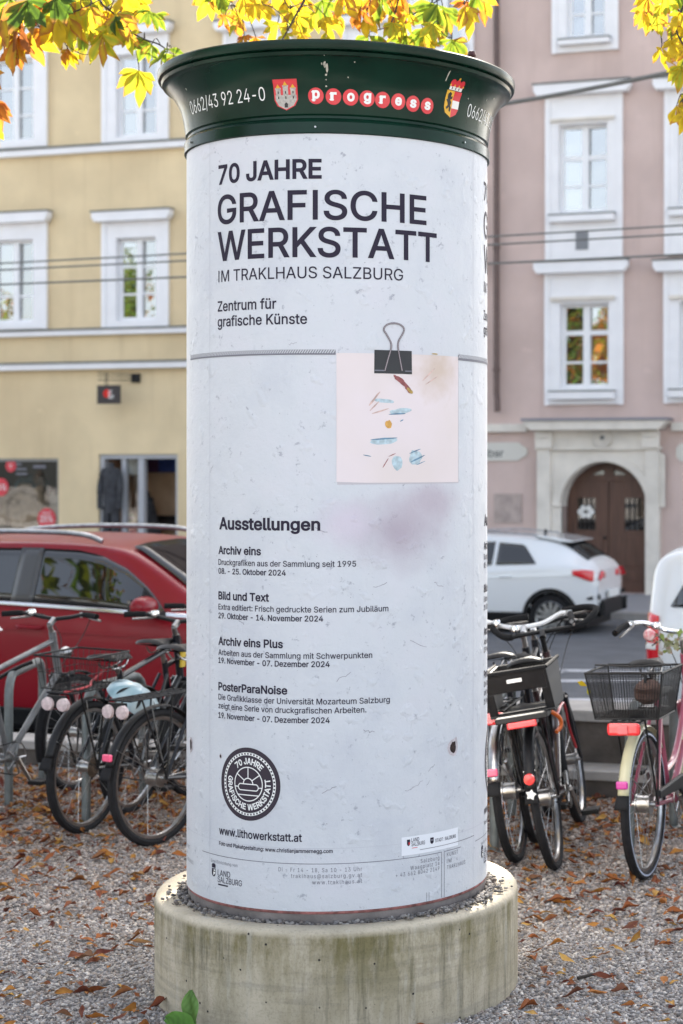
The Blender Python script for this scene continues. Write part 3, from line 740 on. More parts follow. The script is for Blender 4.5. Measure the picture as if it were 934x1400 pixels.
# ------------------------------------------------------------------ advertising column
R = .534
cdir = -Vector((CX, CY, 0)).normalized(); edir = Vector((-cdir.y, cdir.x, 0))      # towards the camera, and to its right
def cyl_pt(a, z, r): return cdir * (r * math.cos(a)) + edir * (r * math.sin(a)) + Vector((0, 0, z))
CAP = [(.536, 2.952), (.542, 2.955), (.542, 2.990), (.537, 2.999), (.531, 3.004), (.531, 3.012), (.538, 3.017), (.5426, 3.06), (.553, 3.106), (.566, 3.135),
       (.580, 3.158), (.598, 3.182), (.606, 3.189), (.618, 3.193), (.622, 3.203), (.617, 3.207), (.631, 3.210), (.634, 3.216), (.634, 3.236), (.629, 3.241), (.60, 3.244), (.3, 3.262), (.001, 3.27)]
def cap_r(z):
    for (r0, z0), (r1, z1) in zip(CAP[5:13], CAP[6:14]):
        if z0 <= z <= z1: return r0 + (r1 - r0) * (z - z0) / (z1 - z0)
    return .5426
def px_cyl(px, py, cap=False):
    r = R if not cap else .55
    for _ in range(12 if cap else 1):
        t = (px - PPX) / FP
        # |(tY - CX, Y - CY)| = r
        A = t * t + 1; B = -2 * (t * CX + CY); C_ = CX * CX + CY * CY - r * r; D = max(B * B - 4 * A * C_, 0)
        Y = (-B - math.sqrt(D)) / (2 * A); z = EYE - (py - PPY) / FP * Y
        if cap: r = cap_r(z)
    p = Vector((t * Y - CX, Y - CY, 0)); return math.atan2(p.dot(edir), p.dot(cdir)), z

def poster_mat():
    m = bpy.data.materials.new('poster_paper'); m.use_nodes = True; n = m.node_tree; p = n.nodes['Principled BSDF']
    p.inputs['Roughness'].default_value = .48; p.inputs['Specular IOR Level'].default_value = .35
    tc = n.nodes.new('ShaderNodeTexCoord'); O = tc.outputs['Object']
    def noise(s, d=5, rough=.5):
        t = n.nodes.new('ShaderNodeTexNoise'); t.inputs['Scale'].default_value = s; t.inputs['Detail'].default_value = d; t.inputs['Roughness'].default_value = rough
        n.links.new(O, t.inputs['Vector']); return t.outputs['Fac']
    def ramp(src, stops):
        r = n.nodes.new('ShaderNodeValToRGB'); e = r.color_ramp.elements
        e[0].position, e[0].color = stops[0][0], (*stops[0][1], 1); e[1].position, e[1].color = stops[-1][0], (*stops[-1][1], 1)
        for q, c in stops[1:-1]: k = e.new(q); k.color = (*c, 1)
        n.links.new(src, r.inputs[0]); return r.outputs[0]
    def mix(a, b, f, mode='MIX'):
        x = n.nodes.new('ShaderNodeMix'); x.data_type = 'RGBA'; x.blend_type = mode
        if isinstance(f, float): x.inputs[0].default_value = f
        else: n.links.new(f, x.inputs[0])
        for s_, i in ((a, 6), (b, 7)):
            if isinstance(s_, tuple): x.inputs[i].default_value = (*s_, 1)
            else: n.links.new(s_, x.inputs[i])
        return x.outputs[2]
    base = ramp(noise(3.2, 6, .6), [(.3, (.52, .54, .585)), (.5, (.58, .60, .63)), (.75, (.61, .61, .65))])
    # printed plaster: thin scratches and specks
    scr = ramp(noise(26, 8, .75), [(.33, (.35, .36, .42)), (.40, (1, 1, 1)), (1, (1, 1, 1))])
    base = mix(base, scr, .62, 'MULTIPLY')
    spk = ramp(noise(85, 3, .6), [(.22, (.25, .22, .25)), (.28, (1, 1, 1)), (1, (1, 1, 1))])
    base = mix(base, spk, .8, 'MULTIPLY')
    # printed mauve patch under the pinned card
    def blob(pt, rad, sx):
        v = n.nodes.new('ShaderNodeVectorMath'); v.operation = 'SUBTRACT'; n.links.new(O, v.inputs[0]); v.inputs[1].default_value = pt
        sc = n.nodes.new('ShaderNodeVectorMath'); sc.operation = 'MULTIPLY'; n.links.new(v.outputs[0], sc.inputs[0]); sc.inputs[1].default_value = sx
        l = n.nodes.new('ShaderNodeVectorMath'); l.operation = 'LENGTH'; n.links.new(sc.outputs[0], l.inputs[0])
        ad = n.nodes.new('ShaderNodeMath'); ad.operation = 'MULTIPLY_ADD'; n.links.new(noise(9, 4), ad.inputs[0]); ad.inputs[1].default_value = .16; n.links.new(l.outputs['Value'], ad.inputs[2])
        mr = n.nodes.new('ShaderNodeMapRange'); mr.inputs[1].default_value = .08 + rad; mr.inputs[2].default_value = .08; mr.inputs[3].default_value = 0; mr.inputs[4].default_value = 1; mr.interpolation_type = 'SMOOTHSTEP'
        n.links.new(ad.outputs[0], mr.inputs[0]); return mr.outputs[0]
    for (px, py), rad, cc in (((548, 725), .26, (.40, .345, .40)), ((590, 690), .2, (.46, .41, .46)), ((470, 715), .16, (.58, .53, .60))):
        a, z = px_cyl(px, py); b = blob(cyl_pt(a, z, R), rad, (1, 1, 1.5))
        k = n.nodes.new('ShaderNodeMath'); k.operation = 'MULTIPLY'; n.links.new(b, k.inputs[0]); k.inputs[1].default_value = .95
        base = mix(base, cc, k.outputs[0])
    n.links.new(base, p.inputs['Base Color'])
    ad = n.nodes.new('ShaderNodeMath'); ad.operation = 'MULTIPLY_ADD'
    n.links.new(noise(7, 9, .66), ad.inputs[0]); ad.inputs[1].default_value = 1.0
    sm = n.nodes.new('ShaderNodeMapRange'); sm.inputs[1].default_value = .60; sm.inputs[2].default_value = .72; sm.inputs[4].default_value = .35; n.links.new(noise(17, 3, .4), sm.inputs[0])      # small dents
    n.links.new(sm.outputs[0], ad.inputs[2])
    b = n.nodes.new('ShaderNodeBump'); b.inputs['Strength'].default_value = .55; b.inputs['Distance'].default_value = .012
    n.links.new(ad.outputs[0], b.inputs['Height']); n.links.new(b.outputs[0], p.inputs['Normal'])
    return m
M['poster'] = poster_mat()
M['green'] = mat('dark_green_enamel', (.003, .022, .013), .24, var=.35, scale=5, coat=.0, spec=.20, bump=.06, bscale=14)
M['plinth'] = mat('plinth_plaster', (.20, .175, .165), .85, var=.4, scale=9, bump=.4)

col_ = thing('advertising_column', 'round white poster column with a dark green flared cap standing in a concrete ring', 'advertising column', (CX, CY, 0))
MB().lathe([(R - .006, .2), (R - .005, .45)], 160).build('plinth', M['plinth'], col_)
pl = MB().lathe([(R - .004, .388), (R, .389), (R, 2.957), (R - .004, 2.958)], 256).build('poster', M['poster'], col_)
MB().lathe([(R - .003, .379), (R - .001, .384), (R - .003, .390)], 160).build('red_edge', mat('torn_red_edge', (.30, .12, .11), .9, var=.5, scale=40), col_)
cap = MB().lathe(CAP, 192).build('cap', M['green'], col_, auto=28)
bd = MB()
for k in range(6):
    a = k * 2 * PI / 6 - .14
    p = cyl_pt(a, 2.972, .5425); q = cyl_pt(a, 2.972, .548); bd.tube([p, q], .0032, 8)
bd.build('bolts', M['steel'], cap)

def wrap(bm, mapping, step=.012):
    us = [v.co.x for v in bm.verts]; x = min(us)
    x1 = max(us); k = 1
    while x + k * step < x1:
        bmesh.ops.bisect_plane(bm, geom=bm.verts[:] + bm.edges[:] + bm.faces[:], plane_co=(x + k * step, 0, 0), plane_no=(1, 0, 0)); k += 1
    for v in bm.verts: v.co = mapping(v.co.x, v.co.y)
    for f in bm.faces: f.smooth = True
    return bm
printed = []
def on_poster(bm, m, off=.0009, name='lettering', dz=0):
    o = bm_obj(wrap(bm, lambda u, v: cyl_pt(u / R, v, R + off)), name, m, pl); printed.append(o); return o
def line(body, xl, yb, xr, cap_px, weight=0.0, m=None, xref=None, spacing=1.0):
    """a line of print: left and right ends and baseline as measured in the photo"""
    a0, z = px_cyl(xl, yb); a1, _ = px_cyl(xr, yb)
    bm = fit_text(body, (a1 - a0) * R, cap_px / 414.0, weight, spacing)
    for v in bm.verts: v.co.x += a0 * R; v.co.y += z
    return on_poster(bm, m or M['print'])
line('70 JAHRE', 299, 252, 440, 25, .026)
line('GRAFISCHE', 298, 307, 583, 38.7, .014)
line('WERKSTATT', 298, 357, 597, 39.2, .014)
line('IM TRAKLHAUS SALZBURG', 299, 386, 551, 15.8, .004)
line('Zentrum für', 298, 426, 378, 13.8, .014)
line('grafische Künste', 298, 447, 420, 13.8, .014)
line('Ausstellungen', 300, 723, 438, 15.7, .030)
for ys, tx, x1s in (((757, 772, 784), ('Archiv eins', 'Druckgrafiken aus der Sammlung seit 1995', '08. - 25. Oktober 2024'), (357, 487, 391)),
                    ((819, 833, 845), ('Bild und Text', 'Extra editiert: Frisch gedruckte Serien zum Jubiläum', '29. Oktober - 14. November 2024'), (368, 531, 442)),
                    ((881, 895, 906), ('Archiv eins Plus', 'Arbeiten aus der Sammlung mit Schwerpunkten', '19. November - 07. Dezember 2024'), (387, 509, 451))):
    line(tx[0], 299, ys[0], x1s[0], 10.5, .026); line(tx[1], 299, ys[1], x1s[1], 7.8, .010); line(tx[2], 299, ys[2], x1s[2], 7.6, .018)
line('PosterParaNoise', 299, 943, 393, 10.5, .026)
line('Die Grafikklasse der Universität Mozarteum Salzburg', 299, 956, 533, 7.8, .010)
line('zeigt eine Serie von druckgrafischen Arbeiten.', 299, 968, 501, 7.8, .010)
line('19. November - 07. Dezember 2024', 299, 981, 451, 7.6, .018)
line('www.lithowerkstatt.at', 300, 1140, 413, 10.5, .018)
line('Foto und Plakatgestaltung: www.christianjammernegg.com', 300, 1155, 455, 5.2, .016)
line('Eine Einrichtung von', 289, 1178, 325, 4.4, -.004, M['printgrey'])
line('LAND', 298, 1196.5, 315, 8, .004); line('SALZBURG', 298, 1205.5, 331, 8, .004)
line('Di - Fr 14 - 18, Sa 10 - 13 Uhr', 381, 1191, 495, 5.5, 0, M['printgrey'], spacing=1.2)
line('traklhaus@salzburg.gv.at', 398, 1200, 495, 5.5, 0, M['printgrey'], spacing=1.2)
line('www.traklhaus.at', 427, 1209, 495, 5.5, 0, M['printgrey'], spacing=1.2)
line('Salzburg', 575, 1180, 600.5, 5.5, 0, M['printgrey'], spacing=1.2)
line('Waagplatz 1a', 561, 1189.5, 600.5, 5.5, 0, M['printgrey'], spacing=1.2)
line('+ 43 662 8042 2149', 541, 1199.5, 600.5, 5.5, 0, M['printgrey'], spacing=1.2)
foot_lines = [line('KUNST', 611, 1171, 626, 5.5, 0, M['printgrey'], spacing=1.2), line('IM', 611, 1180, 617, 5.5, 0, M['printgrey'], spacing=1.2), line('TRAKLHAUS', 611, 1188.5, 636, 5.5, 0, M['printgrey'], spacing=1.2)]

def poly_bm(polys):
    bm = bmesh.new()
    for pts in polys:
        vs_ = [bm.verts.new((x, y, 0)) for x, y in pts]; bm.faces.new(vs_)
    bmesh.ops.triangulate(bm, faces=bm.faces[:]); return bm
def pu(px, py): a, z = px_cyl(px, py); return (a * R, z)
def stroke(pts, wd):
    out = []
    for (x0, y0), (x1, y1) in zip(pts[:-1], pts[1:]):
        d = math.hypot(x1 - x0, y1 - y0) or 1e-6; nx, ny = -(y1 - y0) / d * wd / 2, (x1 - x0) / d * wd / 2
        out.append([(x0 + nx, y0 + ny), (x0 - nx, y0 - ny), (x1 - nx, y1 - ny), (x1 + nx, y1 + ny)])
    return out
def band_poly(px0, px1, py, wd):
    u0, z = pu(px0, py); u1, _ = pu(px1, py); return [[(u0, z - wd / 2), (u1, z - wd / 2), (u1, z + wd / 2), (u0, z + wd / 2)]]
def ring_polys(cx, cz, r0, r1, n=48, a0=0, a1=2 * PI):
    out = []
    for i in range(n):
        a, b = a0 + (a1 - a0) * i / n, a0 + (a1 - a0) * (i + 1) / n
        out.append([(cx + r0 * math.cos(a), cz + r0 * math.sin(a)), (cx + r1 * math.cos(a), cz + r1 * math.sin(a)), (cx + r1 * math.cos(b), cz + r1 * math.sin(b)), (cx + r0 * math.cos(b), cz + r0 * math.sin(b))])
    return out
def disc_poly(cx, cz, r, n=32): return [[(cx + r * math.cos(2 * PI * i / n), cz + r * math.sin(2 * PI * i / n)) for i in range(n)]]
# ruled lines of the foot strip and the logos
u0, z0 = pu(277, 1163); u1 = pu(604, 1168)[0]; u2 = pu(607, 1168)[0]; u3 = pu(630, 1168)[0]
zt_ = pu(604, 1163)[1]
PR = []
PR += [[(u0, z0 - .001), (u1, z0 - .001), (u1, z0 + .001), (u0, z0 + .001)], [(u1 - .002, z0 - .155), (u1, z0 - .155), (u1, z0), (u1 - .002, z0)],
       [(u2, z0 - .155), (u2 + .002, z0 - .155), (u2 + .002, z0), (u2, z0)], [(u2, z0 - .001), (u3, z0 - .001), (u3, z0 + .001), (u2, z0 + .001)]]
zb2 = z0 + .022
ua, ub = pu(574, 1160)[0], pu(648, 1160)[0]
PR += [[(ua, zb2 - .001), (ub, zb2 - .001), (ub, zb2 + .001), (ua, zb2 + .001)]]
ux, zx = pu(583, 1225)
PR += [[(ux, zx - .02), (ux + .0015, zx - .02), (ux + .0015, zx + .012), (ux, zx + .012)], [(ux + .010, zx - .02), (ux + .0115, zx - .02), (ux + .0115, zx + .012), (ux + .010, zx + .012)]]
on_poster(poly_bm(PR), M['printgrey'], name='ruled_lines')
def shield(cx, cz, w_, h_):
    return [(cx - w_ / 2, cz + h_ / 2), (cx - w_ / 2, cz - h_ * .15), (cx - w_ * .38, cz - h_ * .35), (cx, cz - h_ / 2), (cx + w_ * .38, cz - h_ * .35), (cx + w_ / 2, cz - h_ * .15), (cx + w_ / 2, cz + h_ / 2)]
uc, zc_ = pu(292.5, 1191)
on_poster(poly_bm([shield(uc, zc_ - .004, .021, .028)] + [[(uc - .010, zc_ + .012), (uc + .010, zc_ + .012), (uc + .011, zc_ + .022), (uc + .005, zc_ + .027), (uc - .005, zc_ + .027), (uc - .011, zc_ + .022)]]), M['print'], name='coat_of_arms')
on_poster(poly_bm([[(uc - .001, zc_ - .014), (uc + .009, zc_ - .006), (uc + .009, zc_ - .001), (uc - .001, zc_ - .001)], [(uc + .001, zc_ + .002), (uc + .009, zc_ + .002), (uc + .009, zc_ + .007), (uc + .001, zc_ + .007)]]), M['white'], .0014, name='coat_of_arms')
ul, zl_ = pu(298.5, 1208.5); ul2 = pu(312, 1208.5)[0]
on_poster(poly_bm([[(ul, zl_ - .003), (ul2, zl_ - .003), (ul2, zl_ + .002), (ul, zl_ + .002)]]), M['print'], name='underline')
# white logo field at the right
a_, b_ = pu(549, 1150), pu(626, 1150); zt2, zb3 = pu(590, 1139)[1], pu(590, 1164)[1]
on_poster(poly_bm([[(a_[0], zb3), (b_[0], zb3), (b_[0], zt2), (a_[0], zt2)]]), mat('white_field', (.76, .78, .82), .5), .0006, name='logo_field')
line('LAND', 562.5, 1151, 573, 5.2, .01); line('SALZBURG', 562.5, 1157, 581, 5.2, .01); line('STADT : SALZBURG', 595, 1151.5, 623, 4.6, .016)
u_, z_ = pu(558.5, 1154); on_poster(poly_bm([shield(u_, z_ + .004, .012, .022)]), M['print'], .0010, name='coat_of_arms')
on_poster(poly_bm([[(u_, z_ - .002), (u_ + .005, z_ - .002), (u_ + .005, z_ + .006), (u_, z_ + .006)]]), M['tail_red'], .0015, name='coat_of_arms')
u_, z_ = pu(590.5, 1151); on_poster(poly_bm([shield(u_, z_ + .004, .015, .022)]), M['print'], .0010, name='coat_of_arms')
on_poster(poly_bm([[(u_ - .005, z_ + .004), (u_ + .005, z_ + .004), (u_ + .005, z_ + .009), (u_ - .005, z_ + .009)]]), M['printgrey'], .0015, name='coat_of_arms')
u_, z_ = pu(563, 1159.5); on_poster(poly_bm([[(u_, z_ - .001), (u_ + .022, z_ - .001), (u_ + .022, z_ + .001), (u_, z_ + .001)]]), M['tail_red'], name='underline')
# round seal
sa, sz = px_cyl(339.5, 1072); su = sa * R; sr = .1215
DK = mat('seal_ink', (.022, .012, .026), .55); DK2 = mat('seal_ink_brown', (.03, .022, .02), .55)
on_poster(poly_bm(disc_poly(su, sz, sr, 64)), DK, .0008, name='seal')
wp = ring_polys(su, sz, sr * .79, sr * .87, 64)
ri = sr * .475
wp += ring_polys(su, sz, ri - .0035, ri, 48)
def L(x0, y0, x1, y1, w_=.0034): return stroke([(su + x0 * sr, sz + y0 * sr), (su + x1 * sr, sz + y1 * sr)], w_)
wp += L(0, .17, 0, .47) + L(-.13, .10, -.38, .27) + L(.13, .10, .38, .27)
wp += ring_polys(su, sz + .0 * sr, .145 * sr, .175 * sr, 16, 0, PI)
wp += L(-.36, -.30, .36, -.30)
bar_ = [(-.28, .0), (.28, .0), (.33, -.05), (.33, -.12), (.28, -.17), (-.28, -.17), (-.33, -.12), (-.33, -.05), (-.28, .0)]
wp += stroke([(su + x * sr, sz + y * sr) for x, y in bar_], .0034) + L(-.46, -.085, -.33, -.085) + L(.33, -.085, .46, -.085)
on_poster(poly_bm(wp), M['white'], .0014, name='seal_lines')
on_poster(poly_bm([q for k in range(52) for q in [[(su + r * math.cos(2 * PI * (k + d) / 52), sz + r * math.sin(2 * PI * (k + d) / 52)) for r, d in ((.805 * sr, -.22), (.805 * sr, .22), (.855 * sr, .22), (.855 * sr, -.22))]]]), DK, .0019, name='seal_dots')
def ring_text(body, r, amid, span, cap, flip, weight=.03):
    full = fit_text(body, span * r, cap, weight)
    out = full
    for v in out.verts:
        t = v.co.x / r - span / 2
        if flip: a = amid + t; rr = r - cap / 2 - (v.co.y - cap / 2) + cap / 2 - cap / 2; rr = r - (v.co.y - cap / 2)
        else: a = amid - t; rr = r + (v.co.y - cap / 2)
        v.co = Vector((su + rr * math.cos(a), sz + rr * math.sin(a), 0))
    on_poster(out, M['white'], .0014)
ring_text('70 JAHRE', sr * .63, R_(88), R_(88), sr * .16, False)
ring_text('GRAFISCHE WERKSTATT', sr * .63, R_(270), R_(212), sr * .155, True)
# printed rope, card and binder clip
def rope(px0, px1, py):
    u0, z = pu(px0, py); u1 = pu(px1, py)[0]; wdt = .016
    on_poster(poly_bm([[(u0, z - wdt / 2), (u1, z - wdt / 2), (u1, z + wdt / 2), (u0, z + wdt / 2)]]), mat('rope_grey', (.20, .20, .22), .6), .0008, name='printed_rope')
    ps = []; k = 0; x = u0
    while x < u1 - .012:
        ps.append([(x, z - wdt * .42), (x + .0042, z - wdt * .42), (x + .0135, z + wdt * .46), (x + .0085, z + wdt * .46)]); x += .0085
    on_poster(poly_bm(ps), mat('rope_light', (.50, .51, .54), .6), .0012, name='rope_strands')
    on_poster(poly_bm([[(u0, z - wdt * .56), (u1, z - wdt * .56), (u1, z - wdt * .25), (u0, z - wdt * .25)]]), M['printgrey'], .0016, name='rope_edge')
rope(261, 459, 489); rope(626, 668.3, 489)
# keep the rope level on both sides
uA, uB = pu(460, 570)[0], pu(626, 570)[0]; zA, zB = pu(540, 659.5)[1], pu(540, 483)[1]
on_poster(poly_bm([[(uA + .003, zA - .007), (uB + .004, zA - .004), (uB + .004, zB - .006), (uA + .003, zB - .006)]]), mat('card_shadow_print', (.50, .47, .50), .6), .0007, name='card_shadow')  # shadow of the card, painted as part of the poster's print
def card_mat():
    m = mat('printed_card', (.70, .62, .60), .55, col2=(.74, .66, .68), scale=3, spec=.3)
    n = m.node_tree; p = n.nodes['Principled BSDF']; src = p.inputs['Base Color'].links[0].from_socket
    tc = n.nodes.new('ShaderNodeTexCoord'); px_ = cyl_pt(*px_cyl(598, 505), R)
    v = n.nodes.new('ShaderNodeVectorMath'); v.operation = 'DISTANCE'; n.links.new(tc.outputs['Object'], v.inputs[0]); v.inputs[1].default_value = px_
    t = n.nodes.new('ShaderNodeTexNoise'); t.inputs['Scale'].default_value = 22; t.inputs['Detail'].default_value = 8; n.links.new(tc.outputs['Object'], t.inputs['Vector'])
    ad = n.nodes.new('ShaderNodeMath'); ad.operation = 'MULTIPLY_ADD'; ad.inputs[1].default_value = .13; n.links.new(t.outputs['Fac'], ad.inputs[0]); n.links.new(v.outputs['Value'], ad.inputs[2])
    mr = n.nodes.new('ShaderNodeMapRange'); mr.inputs[1].default_value = .19; mr.inputs[2].default_value = .08; mr.inputs[4].default_value = .75; n.links.new(ad.outputs[0], mr.inputs[0])
    mx = n.nodes.new('ShaderNodeMix'); mx.data_type = 'RGBA'; n.links.new(mr.outputs[0], mx.inputs[0]); n.links.new(src, mx.inputs[6]); mx.inputs[7].default_value = (.55, .43, .33, 1)
    n.links.new(mx.outputs[2], p.inputs['Base Color']); return m
on_poster(poly_bm([[(uA, zA + .002), (uA + .1, zA - .001), (uB, zA), (uB, zB), (uA, zB - .003)]]), card_mat(), .0012, name='printed_card')
def dabs(name, colr, items, off=.0018):
    ps = []
    for px, py, l, w_, ang in items:
        u, z = pu(px, py); n = 12; q = []
        for k in range(n):
            a = 2 * PI * k / n; rx, ry = l / 828 * math.cos(a), w_ / 828 * math.sin(a) * random.uniform(.7, 1.2)
            q.append((u + rx * math.cos(ang) - ry * math.sin(ang), z + rx * math.sin(ang) + ry * math.cos(ang)))
        ps.append(q)
    on_poster(poly_bm(ps), mat(name, colr, .6, var=.3, scale=60), off, name='crayon_marks')
dabs('pale_blue_wash', (.46, .58, .63), [(548, 562, 34, 8, .1), (525, 603, 40, 12, .1), (543, 632, 16, 22, .3), (568, 626, 22, 22, .5), (525, 548, 30, 6, -.1)], .0016)
dabs('dark_blue_crayon', (.13, .25, .36), [(543, 566, 26, 2.2, .06), (525, 600, 40, 2.2, .08), (571, 627, 26, 2.2, .4), (567, 617, 20, 1.6, .35), (549, 575, 6, 1.5, .5), (502, 623, 12, 1.4, -.2), (575, 633, 16, 1.2, .35)], .0021)
dabs('orange_crayon', (.66, .36, .08), [(531, 580, 10, 12, .2)], .0021)
dabs('dark_red_crayon', (.30, .09, .09), [(550, 523, 34, 6, -.65), (546, 519, 16, 7, -.4), (558, 532, 14, 7, -.9), (527, 633, 16, 1.3, 1.0), (536, 622, 12, 1.2, .4)], .0021)
dabs('ochre_crayon', (.45, .30, .08), [(560, 534, 12, 5, -.7), (594, 484, 12, 1.8, .0)], .0025)
dabs('pale_red_crayon', (.60, .42, .37), [(512, 545, 26, 3, .9), (520, 562, 26, 2.5, .3), (512, 555, 20, 2, .8), (586, 512, 30, 2, .7), (590, 520, 26, 2, .5)], .0020)
c0, c1 = pu(511.5, 495)[0], pu(563, 495)[0]; cz0, cz1 = pu(537, 511)[1], pu(537, 479)[1]
on_poster(poly_bm([[(c0, cz0), (c1, cz0), (c1 - .001, cz1), (c0 + .001, cz1)]]), mat('clip_print', (.018, .02, .024), .5, var=.3), .0020, name='binder_clip')
on_poster(poly_bm([[(c0, cz0 + .008), (c0 + .035, cz0 + .008), (c0 + .035, cz0 + .012), (c0, cz0 + .012)], [(c1 - .026, cz0 + .008), (c1, cz0 + .008), (c1, cz0 + .012), (c1 - .026, cz0 + .012)]]), M['printgrey'], .0024, name='clip_highlight')
wire = [pu(x, y) for x, y in ((526, 507), (530, 492), (534.5, 476), (534, 468), (527.5, 456), (524.5, 451), (527, 445.5), (533, 442.5), (540, 442), (547, 444), (552, 449), (551, 455), (545, 466), (544, 474), (546, 488), (549.5, 507))]
ws = [(p.x, p.y) for p in smooth_path([(x, y, 0) for x, y in wire], 4)]
on_poster(poly_bm(stroke(ws, .0058)), mat('clip_wire_print', (.09, .06, .065), .5), .0027, name='clip_wire')
on_poster(poly_bm(stroke(ws, .0020)), mat('clip_wire_light', (.40, .36, .38), .5), .0031, name='clip_wire')
# torn holes in the paper, rusty
hole_m = mat('rusty_hole', (.03, .014, .012), .9, var=.6, scale=90)
for px, py, s_ in ((619, 1022, 1.0), (261.5, 1018, .8), (302, 1034, .25)):
    u, z = pu(px, py); q = [(u + s_ * .017 * math.cos(k * PI / 7) * random.uniform(.7, 1.15), z + s_ * .024 * math.sin(k * PI / 7) * random.uniform(.7, 1.15)) for k in range(14)]
    q2 = [(u + (x - u) * 1.7 * random.uniform(.9, 1.1), z + (y - z) * 1.5 * random.uniform(.9, 1.1)) for x, y in q]
    on_poster(poly_bm([q2]), mat('torn_paper', (.52, .47, .49), .8, var=.3, scale=50), .0010, name='torn_paper')
    on_poster(poly_bm([q]), hole_m, .0015, name='torn_hole')
nmain = len(printed)
# fine printed scratches
sc_p = []
for px, py, l, ang in ((570, 1074, 24, .5), (560, 1079, 14, .3), (440, 485 + 240, 18, -.3), (572, 880, 30, -.4), (590, 1050, 12, .6), (470, 925, 22, .5), (585, 1070, 10, .9), (610, 560, 10, .6), (400, 470, 12, .3), (330, 850, 12, -.6), (520, 800, 20, .3), (600, 800, 18, -.5), (290, 640, 14, .9), (350, 700, 12, .2), (505, 1000, 16, -.2), (450, 1080, 20, .4)):
    u, z = pu(px, py); p_ = [(u + (k / 5 - .5) * l / 414 * math.cos(ang) + random.uniform(-1, 1) * .003, z + (k / 5 - .5) * l / 414 * math.sin(ang) + random.uniform(-1, 1) * .004) for k in range(6)]
    sc_p += stroke(p_, random.uniform(.0008, .0018))
on_poster(poly_bm(sc_p), mat('scratch_print', (.30, .29, .34), .7, var=.4, scale=80), .0008, name='scratches')
# edges of the pasted sheets
SEAM = mat('sheet_edge', (.52, .53, .57), .6)
for px, z0s, z1s in ((287, .39, 2.957), (647, .39, 2.957)):
    u = pu(px, 700)[0]; on_poster(poly_bm([[(u - .0012, z0s), (u + .0012, z0s), (u + .0012, z1s), (u - .0012, z1s)]]), SEAM, .0005, name='sheet_edge')
u0_, u1_ = pu(257, 700)[0], pu(664, 700)[0]
for py in (1160,):
    zz = pu(460, py)[1]; on_poster(poly_bm([[(u0_, zz - .001), (u1_, zz - .001), (u1_, zz + .001), (u0_, zz + .001)]]), SEAM, .0004, name='sheet_edge')
# the same sheet repeats round the column
DA = px_cyl(661.2, 450)[0] - px_cyl(298, 450)[0]
def rep(o, da):
    c = o.copy(); COL.objects.link(c); c.parent = pl; c.rotation_euler = (0, 0, da); return c
for o in printed[:nmain]:
    if o.name.split('.')[0] in ('torn_paper', 'torn_hole'): continue
    rep(o, DA)
DL_ = px_cyl(259, 1175)[0] - px_cyl(623, 1188)[0]
for o in foot_lines: rep(o, DL_)

# cap lettering and emblems
def on_cap(bm, m, off=.0012, name='lettering'):
    return bm_obj(wrap(bm, lambda u, v: cyl_pt(u / .56, v, cap_r(v) + off), .01), name, m, cap)
def slice_z(bm, zs):
    for z in zs: bmesh.ops.bisect_plane(bm, geom=bm.verts[:] + bm.edges[:] + bm.faces[:], plane_co=(0, z, 0), plane_no=(0, 1, 0))
    return bm
CZ = [z for r, z in CAP[6:14]] + [3.085, 3.12, 3.147]
def pc(px, py): a, z = px_cyl(px, py, True); return a * .56, z
def cap_line(body, xl, yb, xr, cap_px, weight, m, yr=None):
    u0, z = pc(xl, yb); u1, _ = pc(xr, yr or yb)
    bm = fit_text(body, u1 - u0, cap_px / 414 * 1.02, weight)
    for v in bm.verts: v.co.x += u0; v.co.y += z
    return on_cap(slice_z(bm, CZ), m)
t1 = cap_line('0662/43 92 24-0', 263, 157, 363.5, 17.5, -.004, M['white'], 139)
dA2 = (pc(637, 165)[0] - pc(263, 157)[0]) / .56
c = t1.copy(); COL.objects.link(c); c.parent = cap; c.rotation_euler = (0, 0, dA2)
RED = mat('red_enamel', (.62, .018, .03), .3, coat=.4)
FCAP = mat('cream_enamel_print', (.75, .70, .60), .4)
def circ(px, py, ch):
    u, z = pc(px, py); r = .0262
    on_cap(slice_z(poly_bm(disc_poly(u, z, r, 28)), CZ), RED, .0010, 'red_disc')
    bm = fit_text(ch, .0255 if ch not in 'r' else .021, .030, .042)
    hs_ = [v.co.y for v in bm.verts]; ym_ = (.0 + .0285 * .74) / 2
    for v in bm.verts: v.co.x += u - (.012 if ch != 'r' else .0105); v.co.y += z - ym_ + (.004 if ch in 'pg' else 0)
    if ch in 'pr':
        y0 = z - ym_ + (.004 if ch == 'p' else 0) - (.0075 if ch == 'p' else 0); x0 = u - (.015 if ch == 'p' else .0135)
        for q in ([(x0, y0), (x0 + .015, y0), (x0 + .015, y0 + .0028), (x0, y0 + .0028)], [(x0, y0 + .0205 + (.0075 if ch == 'p' else 0)), (x0 + .006, y0 + .0205 + (.0075 if ch == 'p' else 0)), (x0 + .006, y0 + .0178 + (.0075 if ch == 'p' else 0)), (x0, y0 + .0178 + (.0075 if ch == 'p' else 0))]):
            bm.faces.new([bm.verts.new((x, y, 0)) for x, y in q])
    on_cap(slice_z(bm, CZ), M['white'], .0018)
for k, ch in enumerate('progress'):
    circ((432, 456, 479.5, 502, 523, 544.5, 564.5, 584)[k], (131.2, 132.2, 133.2, 135, 136.8, 139, 142, 145)[k], ch)
def cap_poly(polys, m, off, name): on_cap(slice_z(poly_bm(polys), CZ), m, off, name)
u_, z_ = pc(391, 130); W_, H_ = .083, .098
cap_poly([shield(u_, z_, W_, H_)], RED, .0010, 'coat_of_arms')
GR = mat('shield_grey', (.45, .42, .38), .5, var=.3, scale=120); YL = mat('shield_yellow', (.70, .38, .02), .4); BK = mat('shield_black', (.015, .013, .013), .4); WH = mat('shield_white', (.78, .76, .72), .4)
cast = []
